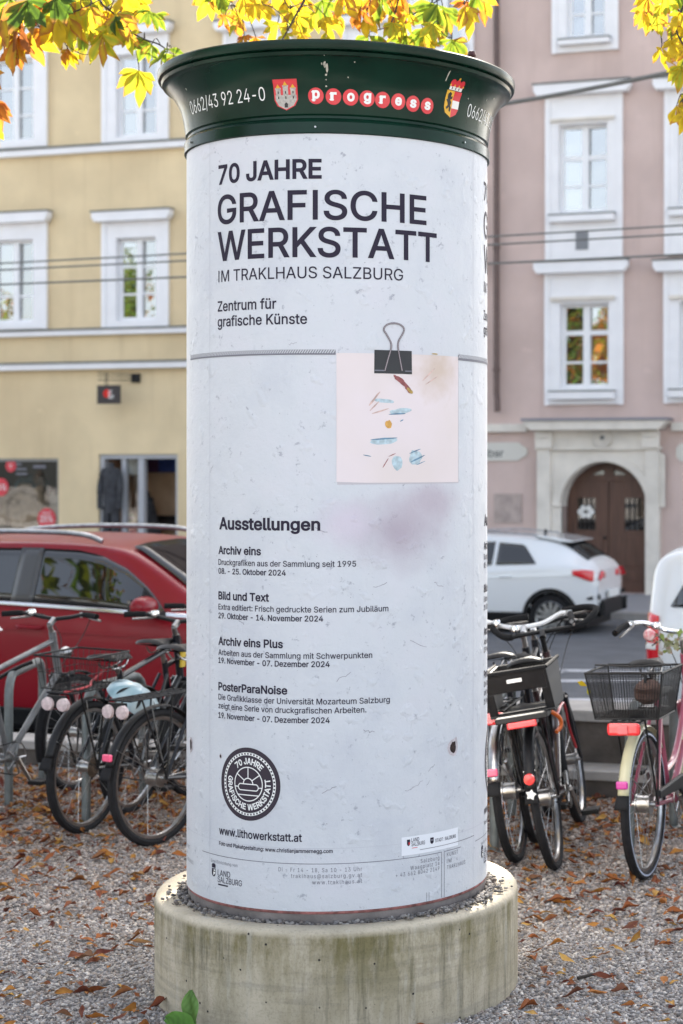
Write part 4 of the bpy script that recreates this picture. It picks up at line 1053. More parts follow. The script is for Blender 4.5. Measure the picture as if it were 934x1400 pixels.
for dx, top, wd in ((-.026, .018, .017), (0, .026, .018), (.026, .018, .017)):
    cast.append([(u_ + dx - wd / 2, z_ - .02), (u_ + dx + wd / 2, z_ - .02), (u_ + dx + wd / 2, z_ + top), (u_ + dx - wd / 2, z_ + top)])
    for q in (-1, 0, 1): cast.append([(u_ + dx + q * wd * .42 - .003, z_ + top), (u_ + dx + q * wd * .42 + .003, z_ + top), (u_ + dx + q * wd * .42 + .003, z_ + top + .005), (u_ + dx + q * wd * .42 - .003, z_ + top + .005)])
cast.append([(u_ - .037, z_ + .0), (u_ - .037, z_ - .016), (u_ - .026, z_ - .034), (u_, z_ - .046), (u_ + .026, z_ - .034), (u_ + .037, z_ - .016), (u_ + .037, z_ + .0)])
cap_poly(cast, GR, .0014, 'coat_of_arms')
cap_poly([[(u_ + dx - .008, z_ + top + .004), (u_ + dx + .008, z_ + top + .004), (u_ + dx, z_ + top + .016)] for dx, top in ((-.026, .018), (0, .026), (.026, .018))], YL, .0018, 'coat_of_arms')
cap_poly([[(u_ - .006, z_ - .040), (u_ + .006, z_ - .040), (u_ + .006, z_ - .028), (u_, z_ - .023), (u_ - .006, z_ - .028)]] + [[(u_ + dx - .002, z_ + y0), (u_ + dx + .002, z_ + y0), (u_ + dx + .002, z_ + y0 + .008), (u_ + dx - .002, z_ + y0 + .008)] for dx in (-.026, 0, .026) for y0 in (-.012, .004)], BK, .0019, 'coat_of_arms')
u_, z_ = pc(617.5, 143); W_, H_ = .072, .086
sp = shield(u_, z_, W_, H_)
cap_poly([[(u_, z_ + H_ / 2), sp[0], sp[1], sp[2], sp[3]]], YL, .0010, 'coat_of_arms')
cap_poly([[(u_, z_ + H_ / 2), sp[3], sp[4], sp[5], sp[6]]], RED, .0010, 'coat_of_arms')
cap_poly([[(u_ + .0005, z_ - .012), (u_ + W_ / 2 - .0005, z_ - .012), (u_ + W_ / 2 - .0005, z_ + .014), (u_ + .0005, z_ + .014)]], WH, .0014, 'coat_of_arms')
lion = [(-.028, .030), (-.020, .038), (-.010, .034), (-.012, .024), (-.004, .026), (-.003, .018), (-.012, .014), (-.004, .006), (-.008, -.004), (-.003, -.012), (-.005, -.026), (-.012, -.022), (-.013, -.010), (-.022, -.018), (-.028, -.012), (-.019, -.004), (-.024, .006), (-.030, .012), (-.024, .016)]
cap_poly([[(u_ + x, z_ + y) for x, y in lion]], BK, .0014, 'coat_of_arms')
zc2 = z_ + H_ / 2
cap_poly([[(u_ - .030, zc2 + .002), (u_ + .030, zc2 + .002), (u_ + .030, zc2 + .014), (u_ - .030, zc2 + .014)]], WH, .0010, 'crown')
cap_poly([disc_poly(u_ + dx, zc2 + .023, .0115, 12)[0] for dx in (-.021, 0, .021)], RED, .0013, 'crown')
cap_poly([disc_poly(u_ + dx, zc2 + .016, .0035, 8)[0] for dx in (-.03, -.0105, .0105, .03)] + [disc_poly(u_, zc2 + .037, .004, 8)[0]], YL, .0017, 'crown')
cap_poly([[(u_ + dx - .002, zc2 + .004), (u_ + dx + .002, zc2 + .004), (u_ + dx + .002, zc2 + .011), (u_ + dx - .002, zc2 + .011)] for dx in (-.018, -.002, .014)], BK, .0014, 'crown')
# bird droppings and chips on the green paint
ch = []
for px, py, l, ht in ((444, 88, 2.2, 4), (447, 92, 2, 6), (446, 81, 1, 2), (440, 87, 1, 1.5), (446, 102, 2, 1.4), (446, 118, 1.5, 1.5), (485, 85, 1, 1), (476, 106, 1, 1), (446, 109, 1, 1), (255, 122, 1, 1.5), (612, 104, 1.2, 9), (615, 95, 1, 4), (675, 135, 2.5, 1.6), (640, 135, 1, 1), (665, 137, 1, 2)):
    u, z = pc(px, py); ch.append([(u + l / 414 * math.cos(k * PI / 4) * random.uniform(.6, 1.2), z + ht / 414 * math.sin(k * PI / 4) * random.uniform(.6, 1.2)) for k in range(8)])
cap_poly(ch, mat('pale_droppings', (.45, .43, .36), .8, var=.4, scale=90), .0012, 'droppings')
cn = thing('chestnut_conker', 'small dark brown conker lying on the rim of the green cap', 'conker', at(645, 76, 6.15))
MB().lathe([(0, -.017), (.011, -.014), (.017, 0), (.011, .014), (0, .017)], 12).build('nut', mat('conker_brown', (.06, .015, .015), .3), cn)

# ------------------------------------------------------------------ concrete ring
def ring_mat():
    m = bpy.data.materials.new('mossy_concrete'); m.use_nodes = True; n = m.node_tree; p = n.nodes['Principled BSDF']
    p.inputs['Roughness'].default_value = .88; p.inputs['Specular IOR Level'].default_value = .25
    tc = n.nodes.new('ShaderNodeTexCoord'); O = tc.outputs['Object']
    def noise(s, d=5, st=None, rough=.55):
        src = O
        if st:
            mp = n.nodes.new('ShaderNodeMapping'); mp.inputs['Scale'].default_value = st; n.links.new(O, mp.inputs[0]); src = mp.outputs[0]
        t = n.nodes.new('ShaderNodeTexNoise'); t.inputs['Scale'].default_value = s; t.inputs['Detail'].default_value = d; t.inputs['Roughness'].default_value = rough; n.links.new(src, t.inputs['Vector']); return t.outputs['Fac']
    def mr(src, a, b, c=0, d=1):
        x = n.nodes.new('ShaderNodeMapRange'); x.inputs[1].default_value = a; x.inputs[2].default_value = b; x.inputs[3].default_value = c; x.inputs[4].default_value = d; n.links.new(src, x.inputs[0]); return x.outputs[0]
    def mul(a, b):
        x = n.nodes.new('ShaderNodeMath'); x.operation = 'MULTIPLY'
        for i, s_ in enumerate((a, b)):
            if isinstance(s_, float): x.inputs[i].default_value = s_
            else: n.links.new(s_, x.inputs[i])
        return x.outputs[0]
    def mix(a, b, f, mode='MIX'):
        x = n.nodes.new('ShaderNodeMix'); x.data_type = 'RGBA'; x.blend_type = mode
        n.links.new(f, x.inputs[0]) if not isinstance(f, float) else setattr(x.inputs[0], 'default_value', f)
        for s_, i in ((a, 6), (b, 7)):
            if isinstance(s_, tuple): x.inputs[i].default_value = (*s_, 1)
            else: n.links.new(s_, x.inputs[i])
        return x.outputs[2]
    sp = n.nodes.new('ShaderNodeSeparateXYZ'); n.links.new(O, sp.inputs[0])
    base = mix((.57, .50, .385), (.44, .385, .29), mr(noise(5, 7), .35, .65))
    lay = mr(noise(3, 4, (1, 1, 12)), .5, .62); base = mix(base, (.25, .235, .20), mul(lay, .35))
    zmask = mr(sp.outputs['Z'], .02, .30, .25, 1)
    edge = mr(sp.outputs['Z'], .345, .325, 0, 1)
    moss = mul(mul(mr(noise(9, 7, (1, 1, .28), .72), .36, .60), zmask), edge)
    moss = mul(moss, mr(noise(3.1, 3), .22, .46))
    base = mix(base, (.145, .122, .04), mul(moss, .86))
    dk = mul(mul(mr(noise(26, 4, (1, 1, .07), .7), .50, .62), mr(noise(2.3, 3), .40, .56)), edge)
    base = mix(base, (.055, .055, .03), mul(dk, .42))
    pale = mul(mr(noise(15, 4, (1, 1, .12)), .60, .70), .5); base = mix(base, (.56, .53, .46), pale)
    v = n.nodes.new('ShaderNodeTexVoronoi'); v.inputs['Scale'].default_value = 34; n.links.new(O, v.inputs['Vector'])
    sr_ = n.nodes.new('ShaderNodeSeparateColor'); n.links.new(v.outputs['Color'], sr_.inputs[0])
    pit = mul(mr(v.outputs['Distance'], .16, .10), mr(sr_.outputs[0], .86, .88)); base = mix(base, (.035, .03, .03), pit)
    base = mix(base, mix((.6, .6, .6), (1, 1, 1), mr(noise(120, 2), .35, .5)), .35, 'MULTIPLY')
    n.links.new(base, p.inputs['Base Color'])
    b = n.nodes.new('ShaderNodeBump'); b.inputs['Strength'].default_value = .5; b.inputs['Distance'].default_value = .006
    ad = n.nodes.new('ShaderNodeMath'); ad.operation = 'SUBTRACT'; n.links.new(noise(60, 8, (1, 1, .6), .65), ad.inputs[0]); n.links.new(pit, ad.inputs[1])
    n.links.new(ad.outputs[0], b.inputs['Height']); n.links.new(b.outputs[0], p.inputs['Normal'])
    return m
rg = thing('concrete_ring', 'low round concrete ring stained green with moss holding the foot of the poster column', 'concrete base', (CX, CY, 0))
MB().lathe([(.642, -.1), (.644, .0), (.644, .330), (.641, .343), (.634, .352), (.622, .355), (.570, .354), (.563, .348), (.560, .25)], 160).build('ring', ring_mat(), rg, auto=50)
MB().lathe([(.561, .325), (.50, .33)], 96).build('fill', M['gravel'], rg)

# stones -----------------------------------------------------------
ICO_V = []
ph = (1 + 5 ** .5) / 2
for a, b in ((1, ph), (-1, ph), (1, -ph), (-1, -ph)): ICO_V += [(0, a, b), (a, b, 0), (b, 0, a)]
ICO_V = np.array(ICO_V) / math.sqrt(1 + ph * ph)
_bm = bmesh.new(); [_bm.verts.new(v) for v in ICO_V]; bmesh.ops.convex_hull(_bm, input=_bm.verts[:]); bmesh.ops.triangulate(_bm, faces=_bm.faces[:])
_bm.verts.index_update(); ICO_F = np.array([[v.index for v in f.verts] for f in _bm.faces]); _bm.free()
ICO_V = np.array(ICO_V)
def stones(name, P, S, cols, parent=None, m=None, flat=.65):
    n = len(P); base = ICO_V[None] * (1 + RNG.uniform(-.28, .28, (n, 12, 1)))
    base = base * np.stack([RNG.uniform(.75, 1.25, n), RNG.uniform(.75, 1.25, n), RNG.uniform(flat * .7, flat * 1.3, n)], 1)[:, None, :]
    a = RNG.uniform(0, 2 * PI, n); t = RNG.normal(0, .45, n); ca, sa, ct, st_ = np.cos(a), np.sin(a), np.cos(t), np.sin(t)
    x, y, z = base[..., 0], base[..., 1], base[..., 2]
    y, z = y * ct[:, None] - z * st_[:, None], y * st_[:, None] + z * ct[:, None]
    x, y = x * ca[:, None] - y * sa[:, None], x * sa[:, None] + y * ca[:, None]
    V = np.stack([x, y, z], -1) * S[:, None, None] + P[:, None, :]
    F = (ICO_F[None] + (np.arange(n) * 12)[:, None, None]).reshape(-1, 3)
    return numpy_mesh(name, V.reshape(-1, 3), F, np.repeat(cols, 12, 0), m or M['stones'], parent, smooth=False)
M['stones'] = attr_mat('gravel_stones', .85)
PAL = np.array([(.44, .43, .44), (.34, .34, .36), (.56, .55, .555), (.24, .235, .24), (.42, .385, .36), (.48, .49, .52), (.66, .65, .64), (.30, .26, .24), (.38, .38, .40)])
def stone_cols(n): return PAL[RNG.integers(0, len(PAL), n)] * RNG.uniform(.46, .98, (n, 1)) * np.array((1.05, .985, .91))
# ring filling
n = 2600; a = RNG.uniform(0, 2 * PI, n); r = RNG.uniform(.53, .565, n)
P = np.stack([r * np.cos(a), r * np.sin(a), .332 + RNG.uniform(0, .022, n)], 1)
E = np.array([cdir.x * 0 + edir.x, edir.y]); 
n2 = 330; ang = np.concatenate([RNG.normal(.85, .25, 270), RNG.normal(-1.1, .3, 60)]); rr_ = np.minimum(.555 + np.abs(RNG.normal(0, .028, n2)), .63)
P2 = np.array([list(cyl_pt(x, .362, q)) for x, q in zip(ang, rr_)])
P = np.concatenate([P, P2]); S = np.concatenate([RNG.uniform(.006, .012, n), RNG.uniform(.004, .009, n2)])
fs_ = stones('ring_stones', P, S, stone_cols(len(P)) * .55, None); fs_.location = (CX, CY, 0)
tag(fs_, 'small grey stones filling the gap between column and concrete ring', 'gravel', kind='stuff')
# ground gravel: dense where it is near, thinner with distance
def ground_pts(y0, y1, dens):
    out = []
    step = .1; y = y0
    while y < y1:
        xl, xr = (-60 - PPX) / FP * y - .15, (990 - PPX) / FP * y + .15; k = int((xr - xl) * step * dens)
        out.append(np.stack([RNG.uniform(xl, xr, k), RNG.uniform(y, y + step, k), np.zeros(k)], 1)); y += step
    return np.concatenate(out)
Pa = ground_pts(5.5, 6.9, 9500); Pb = ground_pts(6.9, 8.4, 5200); Pc = ground_pts(8.4, 10.6, 2600)
P = np.concatenate([Pa, Pb, Pc]); S = np.concatenate([RNG.uniform(.0045, .0085, len(Pa)), RNG.uniform(.006, .010, len(Pb)), RNG.uniform(.007, .012, len(Pc))])
big = RNG.random(len(P)) < .02; S[big] *= 1.6
k = ((P[:, 0] - CX) ** 2 + (P[:, 1] - CY) ** 2 > .64 ** 2) & ((P[:, 0] - PW.x) * NX.x + (P[:, 1] - PW.y) * NX.y < -.14)
P, S = P[k], S[k]; P[:, 2] = S * RNG.uniform(.0, .5, len(S))
warm = np.clip((P[:, 1] - 6.5) / 3, 0, 1)[:, None]
cols = stone_cols(len(P)) * (1 - warm * np.array([.12, .22, .30]))
tag(stones('gravel', P, S, cols), 'loose grey gravel stones covering the ground', 'gravel', kind='stuff')

# ------------------------------------------------------------------ cars
def lerp(a, b, t): return a + (b - a) * t
class Car:
    """stations: (x, z_bottom, z_belt, z_top, half width, half width at the roof edge); x runs to the front"""
    def __init__(s, stations): s.st = sorted(stations)
    def par(s, x):
        st = s.st
        if x <= st[0][0]: return st[0][1:]
        for a, b in zip(st[:-1], st[1:]):
            if x <= b[0]:
                t = (x - a[0]) / (b[0] - a[0]); return tuple(lerp(p, q, t) for p, q in zip(a[1:], b[1:]))
        return st[-1][1:]
    def section(s, x):
        zb_, zl, zt, w_, wr = s.par(x)
        h = max(zt - zl, .02)
        return [(0, zb_), (w_ * .80, zb_), (w_ * .95, zb_ + .05), (w_ * .985, zb_ + .22), (w_, lerp(zb_ + .22, zl, .5)), (w_ * .992, zl - .09), (w_ * .965, zl), (lerp(w_ * .965, wr, .5), zl + (h - .07) * .5), (wr, zt - min(.06, h * .3)), (wr * .93, zt - min(.03, h * .15)), (wr * .6, zt + .005), (0, zt + .018)]
    def y(s, x, z):
        sec = s.section(x)[2:10]
        for (y0, z0), (y1, z1) in zip(sec[:-1], sec[1:]):
            if z0 <= z <= z1 and z1 > z0: return lerp(y0, y1, (z - z0) / (z1 - z0))
        return sec[0][0] if z < sec[0][1] else sec[-1][0]
    def top(s, x, y):
        sec = s.section(x)[8:]
        y = abs(y)
        for (y0, z0), (y1, z1) in zip(sec[:-1], sec[1:]):
            if y1 <= y <= y0: return lerp(z1, z0, (y - y1) / (y0 - y1))
        return sec[0][1]
    def body(s, name, m, parent, wheels, rw):
        vs_ = []; fs = []; xs = [q[0] for q in s.st]; k = 0; rows = []
        for x in xs:
            sec = s.section(x); full = [(y, z) for y, z in sec] + [(-y, z) for y, z in sec[-2:0:-1]]
            rows.append(len(vs_)); vs_ += [(x, y, z) for y, z in full]
        n = len(full)
        for i in range(len(xs) - 1):
            for j in range(n): fs.append((rows[i] + j, rows[i] + (j + 1) % n, rows[i + 1] + (j + 1) % n, rows[i + 1] + j))
        fs.append(tuple(range(n))); fs.append(tuple(rows[-1] + j for j in range(n - 1, -1, -1)))
        me = bpy.data.meshes.new(name); me.from_pydata(vs_, [], fs); o = bpy.data.objects.new(name, me); COL.objects.link(o)
        sb = o.modifiers.new('s', 'SUBSURF'); sb.levels = sb.render_levels = 3
        dg = bpy.context.evaluated_depsgraph_get(); dg.update(); me2 = bpy.data.meshes.new_from_object(o.evaluated_get(dg)); o.modifiers.clear(); o.data = me2
        bm = bmesh.new(); bm.from_mesh(me2)
        kill = [f for f in bm.faces if any((f.calc_center_median().x - wx) ** 2 + (f.calc_center_median().z - wz) ** 2 < rw ** 2 for wx, wz in wheels) and abs(f.calc_center_median().y) > .5]
        bmesh.ops.delete(bm, geom=kill, context='FACES'); bmesh.ops.recalc_face_normals(bm, faces=bm.faces[:])
        for f in bm.faces: f.smooth = True
        bm.to_mesh(me2); bm.free(); me2.materials.append(m); o.parent = parent; return o
    def side_patch(s, name, m, parent, lo, hi, sides=(-1, 1), off=.012, n=24, label=None):
        """lo / hi: polylines (x, z) with the same x range; a panel lying on the flank between them"""
        def ev(pl_, x):
            for (x0, z0), (x1, z1) in zip(pl_[:-1], pl_[1:]):
                if x0 <= x <= x1: return lerp(z0, z1, (x - x0) / max(x1 - x0, 1e-6))
            return pl_[-1][1]
        out = []
        for sg in sides:
            b = MB(); a0, a1 = lo[0][0], lo[-1][0]
            def f(u, v):
                x = lerp(a0, a1, u); z = lerp(ev(lo, x), ev(hi, x), v); return (x, sg * (s.y(x, z) + off), z)
            b.grid(f, n, 6); o = b.build(name, m, parent, auto=60)
            sol = o.modifiers.new('thickness', 'SOLIDIFY'); sol.thickness = .002; sol.offset = -1
            out.append(o)
        return out
    def top_patch(s, name, m, parent, x0, x1, wy, off=.012, n=20):
        b = MB(); b.grid(lambda u, v: (lerp(x0, x1, u), (v * 2 - 1) * wy(u), s.top(lerp(x0, x1, u), (v * 2 - 1) * wy(u)) + off), n, 12)
        o = b.build(name, m, parent, auto=60); sol = o.modifiers.new('thickness', 'SOLIDIFY'); sol.thickness = .006; sol.offset = 0; return o
def car_wheel(parent, x, z, ysg, yo, r=.335, spokes=10):
    c = (x, ysg * yo, z)
    t = MB().lathe([(r * .70, .0), (r * .97, .005), (r, .03), (r, .19), (r * .97, .21), (r * .70, .21)], 40, axis='y'); 
    if ysg > 0: t.v = [(p[0], -p[1], p[2]) for p in t.v]
    t.v = [(p[0] + x, p[1] + ysg * yo, p[2] + z) for p in t.v]
    w_ = t.build('wheel', M['rubber'], parent)
    q = MB(); sy = -ysg
    def yy(d): return ysg * yo + sy * d
    q.lathe([(r * .71, yy(.004)), (r * .68, yy(-.004)), (r * .64, yy(.01)), (r * .63, yy(.12))], 40, (x, 0, z), 'y')
    q.lathe([(0, yy(.012)), (r * .14, yy(.012)), (r * .17, yy(.03))], 20, (x, 0, z), 'y')
    for k in range(spokes):
        a = 2 * PI * k / spokes; d = (math.cos(a), math.sin(a)); e = (-d[1], d[0])
        for (ra, wa), (rb, wb) in (((r * .12, .020), (r * .66, .030)),):
            q.add([(x + d[0] * rr + e[0] * ww * sgn, yy(dep), z + d[1] * rr + e[1] * ww * sgn) for rr, ww in ((ra, wa), (rb, wb)) for sgn in (-1, 1) for dep in (.008, .04)],
                  [(0, 2, 6, 4), (0, 4, 5, 1), (2, 3, 7, 6)])
    q.build('rim', M['steel'], w_, auto=30)
    MB().lathe([(0, yy(.10)), (r * .66, yy(.10))], 24, (x, 0, z), 'y').build('brake_disc', M['black'], w_)
    return w_
def arch(parent, m, x, z, ysg, car, r0, r1):
    b = MB(); n = 28
    for i in range(n):
        q = []
        for a in (PI * (-.08 + 1.16 * i / n), PI * (-.08 + 1.16 * (i + 1) / n)):
            for rr, off in ((r0, -.10), (r0, .018), (r1, .014), (r1, -.01)):
                X, Z = x + rr * math.cos(a), z + rr * math.sin(a); q.append((X, ysg * (car.y(X, max(Z, .2)) + off), Z))
        b.add(q, [(0, 1, 5, 4), (1, 2, 6, 5), (2, 3, 7, 6)])
    return b.build('wheel_arch', m, parent)
def underside(parent, x0, x1, hw_, z0=.17):
    MB().box((x0, -hw_, z0), (x1, hw_, .55)).build('underbody', M['black'], parent, False)

PC = R_(19)
# --- red car at the near kerb, its front to the right
rz = -.345
rc = thing('red_car', 'dark red estate car parked behind the bicycles with silver roof rails and chrome window line', 'car',
           at(208, 640, 13.05) * Vector((1, 1, 0)) + Vector((-math.cos(PC) * .43, .92 + math.sin(PC) * .43, rz)), (0, 0, -PC))
RCAR = Car([(-2.28, .45, .80, .92, .62, .55), (-2.22, .30, 1.0, 1.10, .80, .66), (-2.05, .24, 1.16, 1.34, .88, .72), (-1.75, .22, 1.18, 1.58, .91, .72), (-1.2, .2, 1.17, 1.645, .925, .73), (-.4, .2, 1.145, 1.665, .93, .73), (.3, .2, 1.115, 1.635, .93, .725),
            (.48, .2, 1.10, 1.565, .93, .725), (.80, .2, 1.085, 1.39, .93, .735), (1.14, .2, 1.07, 1.16, .93, .78), (1.40, .2, 1.06, 1.10, .925, .80), (1.9, .2, .98, 1.02, .91, .76), (2.2, .22, .86, .92, .86, .7), (2.36, .30, .72, .78, .72, .6), (2.42, .40, .62, .66, .5, .45)])
underside(rc, -2.1, 2.2, .78)
RW = [(-1.32, .34), (1.40, .34)]
rb = RCAR.body('body', M['red_paint'], rc, RW, .36)
for wx, wz in RW:
    for sg in (-1, 1): car_wheel(rc, wx, wz, sg, .90, .335, 5); arch(rc, M['black'], wx, wz, sg, RCAR, .355, .40)
for o in RCAR.side_patch('side_window', M['carglass'], rc, [(-.34, 1.165), (.84, 1.12)], [(-.34, 1.575), (.0, 1.565), (.22, 1.525), (.45, 1.43), (.65, 1.295), (.84, 1.13)]): pass
for o in RCAR.side_patch('side_window', M['carglass'], rc, [(-1.45, 1.19), (-.48, 1.165)], [(-1.45, 1.53), (-1.2, 1.57), (-.48, 1.575)]): pass
for o in RCAR.side_patch('side_window', M['carglass'], rc, [(-1.98, 1.24), (-1.52, 1.195)], [(-1.98, 1.28), (-1.8, 1.42), (-1.52, 1.50)], n=10): pass
for o in RCAR.side_patch('pillar_cover', mat('grey_pillar', (.045, .046, .05), .4, coat=.3), rc, [(-.51, 1.16), (-.31, 1.155)], [(-.51, 1.58), (-.31, 1.58)], off=.016, n=4): pass
for o in RCAR.side_patch('window_frame', M['black'], rc, [(.62, 1.13), (.70, 1.125)], [(.62, 1.30), (.70, 1.24)], off=.017, n=4): pass
for o in RCAR.side_patch('chrome_strip', M['chrome'], rc, [(-2.0, 1.215), (-1.4, 1.165), (-.4, 1.140), (1.08, 1.085)], [(-2.0, 1.238), (-1.4, 1.19), (-.4, 1.165), (1.08, 1.11)], off=.02, n=20): pass
for o in RCAR.side_patch('crease', M['red_paint'], rc, [(-2.0, .985), (1.3, .915)], [(-2.0, 1.0), (1.3, .93)], off=.014, n=30): pass
for o in RCAR.side_patch('sill_cover', M['black'], rc, [(-.95, .21), (1.02, .21)], [(-.95, .36), (1.02, .36)], off=.012, n=10): pass
RCAR.top_patch('windscreen', M['carglass'], rc, .40, 1.12, lambda u: lerp(.60, .70, u), .014)
RCAR.top_patch('rear_window', M['carglass'], rc, -2.10, -1.78, lambda u: lerp(.55, .56, u), .014)
for sg in (-1, 1):
    MB().tube(smooth_path([(-1.75, sg * .70, 1.56), (-1.55, sg * .71, 1.655), (-1.0, sg * .71, 1.695), (-.35, sg * .71, 1.70), (.02, sg * .71, 1.68), (.18, sg * .70, 1.63)]), .021, 8).build('roof_rail', M['steel'], rc)
    mr_ = MB()
    def mf(u, v):
        a_, e_ = u * 2 * PI, -PI / 2 + PI * v; cu_, su_ = math.cos(e_), math.sin(e_)
        return (.775 + .085 * (abs(cu_) ** .6) * math.cos(a_) * (1 if math.cos(a_) > 0 else .75), sg * (1.055 + .125 * math.copysign(abs(su_) ** .8, su_)), 1.17 + .078 * (abs(cu_) ** .6) * math.sin(a_))
    mr_.grid(mf, 24, 14); mo = mr_.build('wing_mirror', M['red_paint'], rc, auto=80)
    MB().add([(.70, sg * .96, 1.115), (.70, sg * 1.15, 1.12), (.70, sg * 1.15, 1.22), (.70, sg * .96, 1.225), (.73, sg * .96, 1.115), (.73, sg * 1.15, 1.12), (.73, sg * 1.15, 1.22), (.73, sg * .96, 1.225)], [(0, 1, 2, 3), (4, 7, 6, 5), (0, 4, 5, 1), (1, 5, 6, 2), (2, 6, 7, 3), (3, 7, 4, 0)]).build('mirror_glass', M['carglass'], mo, False)
    MB().box((.80, sg * 1.0, 1.125), (.872, sg * 1.155, 1.137)).build('indicator', M['chrome'], mo, False)
    MB().box((.74, sg * .88, 1.08), (.86, sg * .97, 1.13)).build('mirror_foot', M['black'], mo, False, .01)
    for hx in (-.30, -1.25): MB().tube(smooth_path([(hx - .12, sg * (RCAR.y(hx, .99) + .01), .985), (hx - .08, sg * (RCAR.y(hx, .99) + .045), .985), (hx + .06, sg * (RCAR.y(hx, .99) + .045), .98), (hx + .1, sg * (RCAR.y(hx, .99) + .01), .98)]), .014, 8).build('door_handle', M['red_paint'], rc)
for o in RCAR.side_patch('headlight', M['chrome'], rc, [(1.95, .76), (2.3, .70)], [(1.95, .90), (2.3, .78)], off=.015, n=8): pass
for o in RCAR.side_patch('tail_light', M['tail_red'], rc, [(-2.24, .85), (-2.0, .9)], [(-2.24, 1.0), (-2.0, 1.12)], off=.015, n=8): pass

PW_ = R_(15)
# --- white crossover on the far side, its back to the right
wc = thing('white_crossover', 'white compact crossover parked before the arched door with its red tail light showing', 'car', (0, 0, 0), (0, 0, PI - PW_))
WCAR = Car([(-1.97, .62, .80, .86, .60, .55), (-1.97, .42, .95, 1.02, .76, .62), (-1.92, .30, 1.05, 1.12, .83, .62), (-1.82, .27, 1.09, 1.18, .87, .62), (-1.55, .24, 1.11, 1.37, .895, .60), (-1.30, .22, 1.11, 1.475, .90, .60), (-.9, .2, 1.09, 1.535, .905, .61), (-.2, .2, 1.05, 1.565, .905, .62), (.4, .2, 1.02, 1.52, .905, .62), (.85, .2, 1.0, 1.34, .905, .65),
            (1.2, .2, .98, 1.08, .90, .74), (1.32, .2, .97, 1.02, .90, .78), (1.8, .2, .90, .94, .87, .72), (2.05, .24, .78, .84, .78, .62), (2.14, .34, .66, .70, .56, .5)])
WWX = [(-1.28, .335), (1.31, .335)]
p_rear = at(752, 640, 25.9)
fwd = Vector((-math.cos(PW_), math.sin(PW_), 0)); lef = Vector((-math.sin(PW_), -math.cos(PW_), 0))
wz_ = -.70
wc.location = Vector((p_rear.x, p_rear.y, wz_)) - fwd * -1.28 - lef * .9
underside(wc, -1.8, 1.9, .74)
WCAR.body('body', M['white_paint'], wc, WWX, .37)
for wx, wz in WWX:
    for sg in (-1, 1): car_wheel(wc, wx, wz, sg, .885, .335, 12); arch(wc, M['black'], wx, wz, sg, WCAR, .36, .43)
for o in WCAR.side_patch('side_window', M['carglass'], wc, [(-1.05, 1.125), (-.42, 1.10)], [(-1.05, 1.13), (-.82, 1.40), (-.42, 1.43)], n=12): pass
for o in WCAR.side_patch('side_window', M['carglass'], wc, [(-.36, 1.10), (.78, 1.05)], [(-.36, 1.44), (.1, 1.42), (.4, 1.33), (.78, 1.06)]): pass
for o in WCAR.side_patch('sill_cover', M['black'], wc, [(-.88, .2), (.9, .2)], [(-.88, .40), (.9, .40)], off=.014, n=10): pass
for o in WCAR.side_patch('bumper_cover', M['black'], wc, [(-2.06, .36), (-1.68, .25)], [(-2.06, .56), (-1.68, .50)], off=.012, n=8): pass
for o in WCAR.side_patch('tail_light', M['tail_red'], wc, [(-2.03, .89), (-1.9, .87), (-1.62, .97)], [(-2.03, 1.02), (-1.8, 1.045), (-1.62, 1.035)], off=.016, n=12): pass
for o in WCAR.side_patch('air_slot', M['black'], wc, [(-2.02, .60), (-1.84, .60)], [(-2.02, .68), (-1.84, .63)], off=.016, n=6): pass
for o in WCAR.side_patch('crease', M['white_paint'], wc, [(-1.9, .96), (1.6, .80)], [(-1.9, .975), (1.6, .815)], off=.010, n=20): pass
WCAR.top_patch('rear_window', M['carglass'], wc, -1.80, -1.36, lambda u: lerp(.63, .55, u), .012)
WCAR.top_patch('windscreen', M['carglass'], wc, .48, 1.16, lambda u: lerp(.5, .66, u), .014)
MB().prism([(-1.56, 1.455), (-1.30, 1.505), (-.95, 1.545), (-.95, 1.515), (-1.35, 1.44), (-1.54, 1.435)], -.60, .60).build('spoiler', M['white_paint'], wc, True, .012)
MB().box((-2.03, -.56, .34), (-1.95, .56, .58)).build('bumper_cover', M['black'], wc, False, .03)
npl = MB().box((-2.045, -.26, .60), (-2.005, .26, .71)).build('number_plate', M['white'], wc, False, .006)
MB().lathe([(.035, 0), (.03, .02), (.01, .06), (0, .065)], 10, (-.95, 0, 1.55)).build('roof_antenna', M['black'], wc)
for sg in (-1, 1):
    MB().box((-2.00, sg * .36, .90), (-1.95, sg * .60, .99)).build('tail_light', M['tail_red'], wc, False, .015)
    MB().box((.62, sg * .92, 1.02), (.80, sg * 1.12, 1.15)).build('wing_mirror', M['white_paint'], wc, False, .03)
    MB().tube([(-.68, sg * (WCAR.y(-.6, .92) + .02), .93), (-.5, sg * (WCAR.y(-.5, .92) + .035), .93)], .013, 8).build('door_handle', M['white_paint'], wc)
    MB().tube(smooth_path([(-1.0, sg * .60, 1.54), (-.3, sg * .62, 1.585), (.4, sg * .62, 1.55)]), .014, 6).build('roof_rail', M['steel'], wc)

